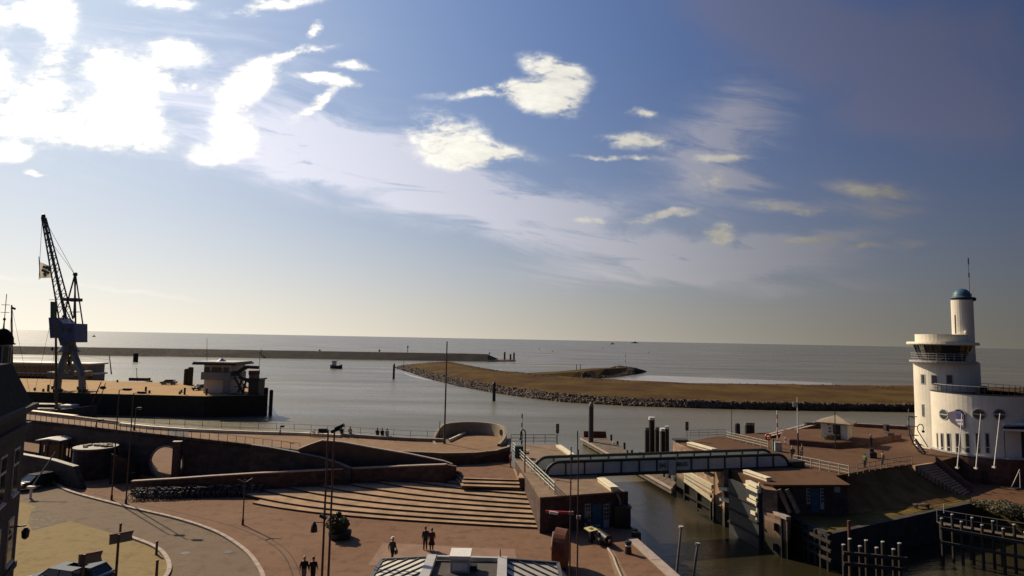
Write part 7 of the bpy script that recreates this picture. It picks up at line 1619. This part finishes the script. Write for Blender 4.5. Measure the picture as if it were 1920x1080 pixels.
pf2 = pile_frame('brown timber pile fender along the left end of the ledge', le0 + Vector((-.4, -.6, 0)), le1 + Vector((-.5, -.5, 0)), 8, ZL - .15, (ZL - .35, ZL - 1.1, ZL - 1.9), .16, False, .1)
pile_frame('long row of white capped piles under the walkway at the right edge', at_(1766, 985, 60.5), at_(1945, 1030, 56), 10, D(1840, 985, 58.5).z, (D(1840, 1003, 58.5).z, D(1840, 1030, 58.5).z), .13, True, .8)
wk0, wk1 = at_(1772, 985, 62), at_(1950, 1012, 57.5); wz = D(1850, 998, 59.8).z; wk = thing('walkway', 'narrow timber walkway above the piles at the lower right', 'walkway', Vector((wk0.x, wk0.y, wz)))
for i in range(24):
    a, b = lerp(wk0, wk1, i / 24.0), lerp(wk0, wk1, (i + .94) / 24.0); MB().prism([X(a), X(b), (b.x, b.y + 1.2), (a.x, a.y + 1.2)], wz - .1, wz + .006 * (i % 3)).build('plank', M_TIMB, wk)
for k in range(4): p = lerp(wk0, wk1, k / 3.0); MB().cyl((p.x, p.y + .6, ZW - 1), (p.x, p.y + .6, wz - .1), .15, .15, 8).build('support', M_DTIMB, wk)
railing('walkway_railing', 'grey green railing along the walkway at the lower right', [Vector((wk0.x, wk0.y + 1.1, wz)), Vector((wk1.x, wk1.y + 1.1, wz))], 1.15, 1.2, (1.0, .5), M_RAIL, .03, .035)
b = G(1592, 1018, ZW); p = at_(1592, 1000, 52); t = thing('mooring_pile', 'slim rust orange post beside the white capped fender', 'pile', Vector((p.x, p.y, ZW))); MB().cyl((p.x, p.y, ZW - 1), (p.x, p.y, D(1592, 976, 52).z), .14, .12, 8).build('shaft', M_RUST, t)
sbn = G(1728, 953, ZL); t = thing('ledge_bench', 'dark low bench at the foot of the grass bank', 'bench', sbn); MB().box(sbn + Vector((0, 0, .42)), (1.8, .45, .1), R(12)).build('seat', M_TIMB, t)
for s_ in (-.7, .7): MB().box(sbn + Vector((s_, s_ * .15, .18)), (.12, .4, .38), R(12)).build('leg', M_BLACK, t)
pw_ = G(1770, 962, ZL); t = thing('ledge_post', 'thin pale post on the grassy ledge near the bench', 'post', pw_); MB().cyl(pw_, pw_ + Vector((0, 0, .9)), .05, .05, 6).build('post', M_GFRAME, t)
rnd = random.Random(33); bxs = [(lerp(Vector(G(1846, 950, 0)), Vector(G(1960, 965, 0)), rnd.random()) + Vector((rnd.uniform(-.6, .6), rnd.uniform(-1.5, 1.5), rnd.uniform(-.3, .4))), (rnd.uniform(.5, 1.0), .7, rnd.uniform(.35, .6))) for _ in range(26)]
sr = thing('shrubs', 'low olive brown shrubs on the bank at the right edge', 'shrub', G(1890, 960, -.3)); foliage(sr, 'foliage', M_LEAF2, bxs, 5200, .2, 44)

# ------------------------------------------------------------------ hut and brick plinth on the terrace
pp = Gs([(1463, 826), (1480, 834), (1560, 841), (1600, 838), (1690, 824), (1640, 812), (1470, 814)], ZT3); pt = thing('brick_plinth', 'low brick plinth with angled walls round the small white hut', 'plinth', (pp[2].x, pp[2].y, ZT3))
MB().prism([X(p) for p in pp], ZT3 - .1, ZT3 + .75).build('wall', M_TOWBASE, pt); cpt_ = sum(pp, Vector()) / len(pp); MB().prism([X(lerp(p, cpt_, .04)) for p in pp], ZT3 + .751, ZT3 + .79).build('paving', M_TERR, pt)
hu = G(1574, 822, ZT3 + .75); ht2 = thing('harbour_hut', 'small white hut with hipped roof, dark door and bright window on the plinth', 'hut', hu); w_h = 2.1; rz_ = R(-38)
MB().box(hu + Vector((0, .8, 1.15)), (3.4, 3.4, 2.3), rz_).build('wall', M_WHITE, ht2)
rm = MB(); q_ = Matrix.Rotation(rz_, 3, 'Z'); cn_ = [hu + Vector((0, .8, 2.3)) + q_ @ Vector((x * 2.4, y * 2.4, 0)) for x, y in ((-1, -1), (1, -1), (1, 1), (-1, 1))]; rm.add(cn_ + [hu + Vector((0, .8, 3.25))] + [p - Vector((0, 0, .14)) for p in cn_], [(0, 1, 4), (1, 2, 4), (2, 3, 4), (3, 0, 4), (5, 6, 1, 0), (6, 7, 2, 1), (7, 8, 3, 2), (8, 5, 0, 3), (8, 7, 6, 5)]); rm.build('roof', M_CONC, ht2)
def hutp(nm, mt, x, y, z, sx, sy, sz): MB().box(hu + Vector((0, .8, 0)) + q_ @ Vector((x, y, z)), (sx, sy, sz), rz_).build(nm, mt, ht2)
hutp('door', M_BLACK, .35, -1.70, 1.0, .95, .1, 2.0); hutp('window', M_BLACK, -1.70, .3, 1.35, .1, 1.3, 1.5); hutp('shutter', M_CREAM, -1.74, -.85, 1.35, .1, .9, 1.5); hutp('lamp', M_BLACK, -.7, -1.72, 2.0, .2, .15, .2)
for k in range(2): hutp('notice', M_SIGNG, -.55, -1.71, 1.0 + k * .45, .35, .06, .25)
bs = G(1556, 824, ZT3 + .79); t = thing('flowering_shrub', 'small leafy shrub at the corner of the white hut', 'shrub', bs); foliage(t, 'foliage', M_LEAF2, [(bs + Vector((x, 0, .4)), (.5, .4, .4)) for x in (-.5, 0, .5, 1.0)], 900, .15, 55)
for k, (px, y0) in enumerate(((1500, 797), (1510, 800))):
    a, b = G(1440, 822 - 4 * k, ZT3), G(1540, 806 - 5 * k, ZT3); t = thing('slipway_wall', '%s slanting brick parapet leading to the hut' % ('nearer' if k == 0 else 'farther'), 'wall', a, 0, 'slipway parapets'); MB().wall([X(a), X(b)], ZT3 - .1, [ZT3 + .15, ZT3 + 1.0], .4).build('wall', M_TOWBASE, t); MB().wall([(a.x, a.y - .05), (b.x, b.y - .05)], [ZT3 + .153, ZT3 + 1.003], [ZT3 + .25, ZT3 + 1.1], .5).build('coping', M_COPE, t)
a, b = G(1600, 800, ZT3), G(1703, 806, ZT3); t = thing('sea_parapet', 'low brick parapet with a pale top along the seaward terrace edge', 'wall', a); MB().wall([X(a), X(b)], ZT3 - .1, ZT3 + .5, .4).build('wall', M_TOWBASE, t); MB().wall([(a.x, a.y - .05), (b.x, b.y - .05)], ZT3 + .503, ZT3 + .62, .5).build('coping', M_COPE, t)
for px, py, w, h_, lb in ((1525, 807, 2.6, 1.2, 'dark cabinet beside the white hut'), (1668, 826, 1.0, 1.1, 'small dark stone block with a post on the terrace'), (1662, 812, .5, 1.3, 'dark figure shaped post on the seaward parapet')):
    b = G(px, py, ZT3); t = thing('terrace_block', lb, 'block', b); MB().box(b + Vector((0, 0, h_ / 2)), (w, .8, h_)).build('body', M_BLACK if w > 1.5 or w < .9 else M_TOWBASE, t); MB().box(b + Vector((0, 0, h_ + .04)), (w + .1, .9, .08)).build('cap', M_DKRAIL, t)
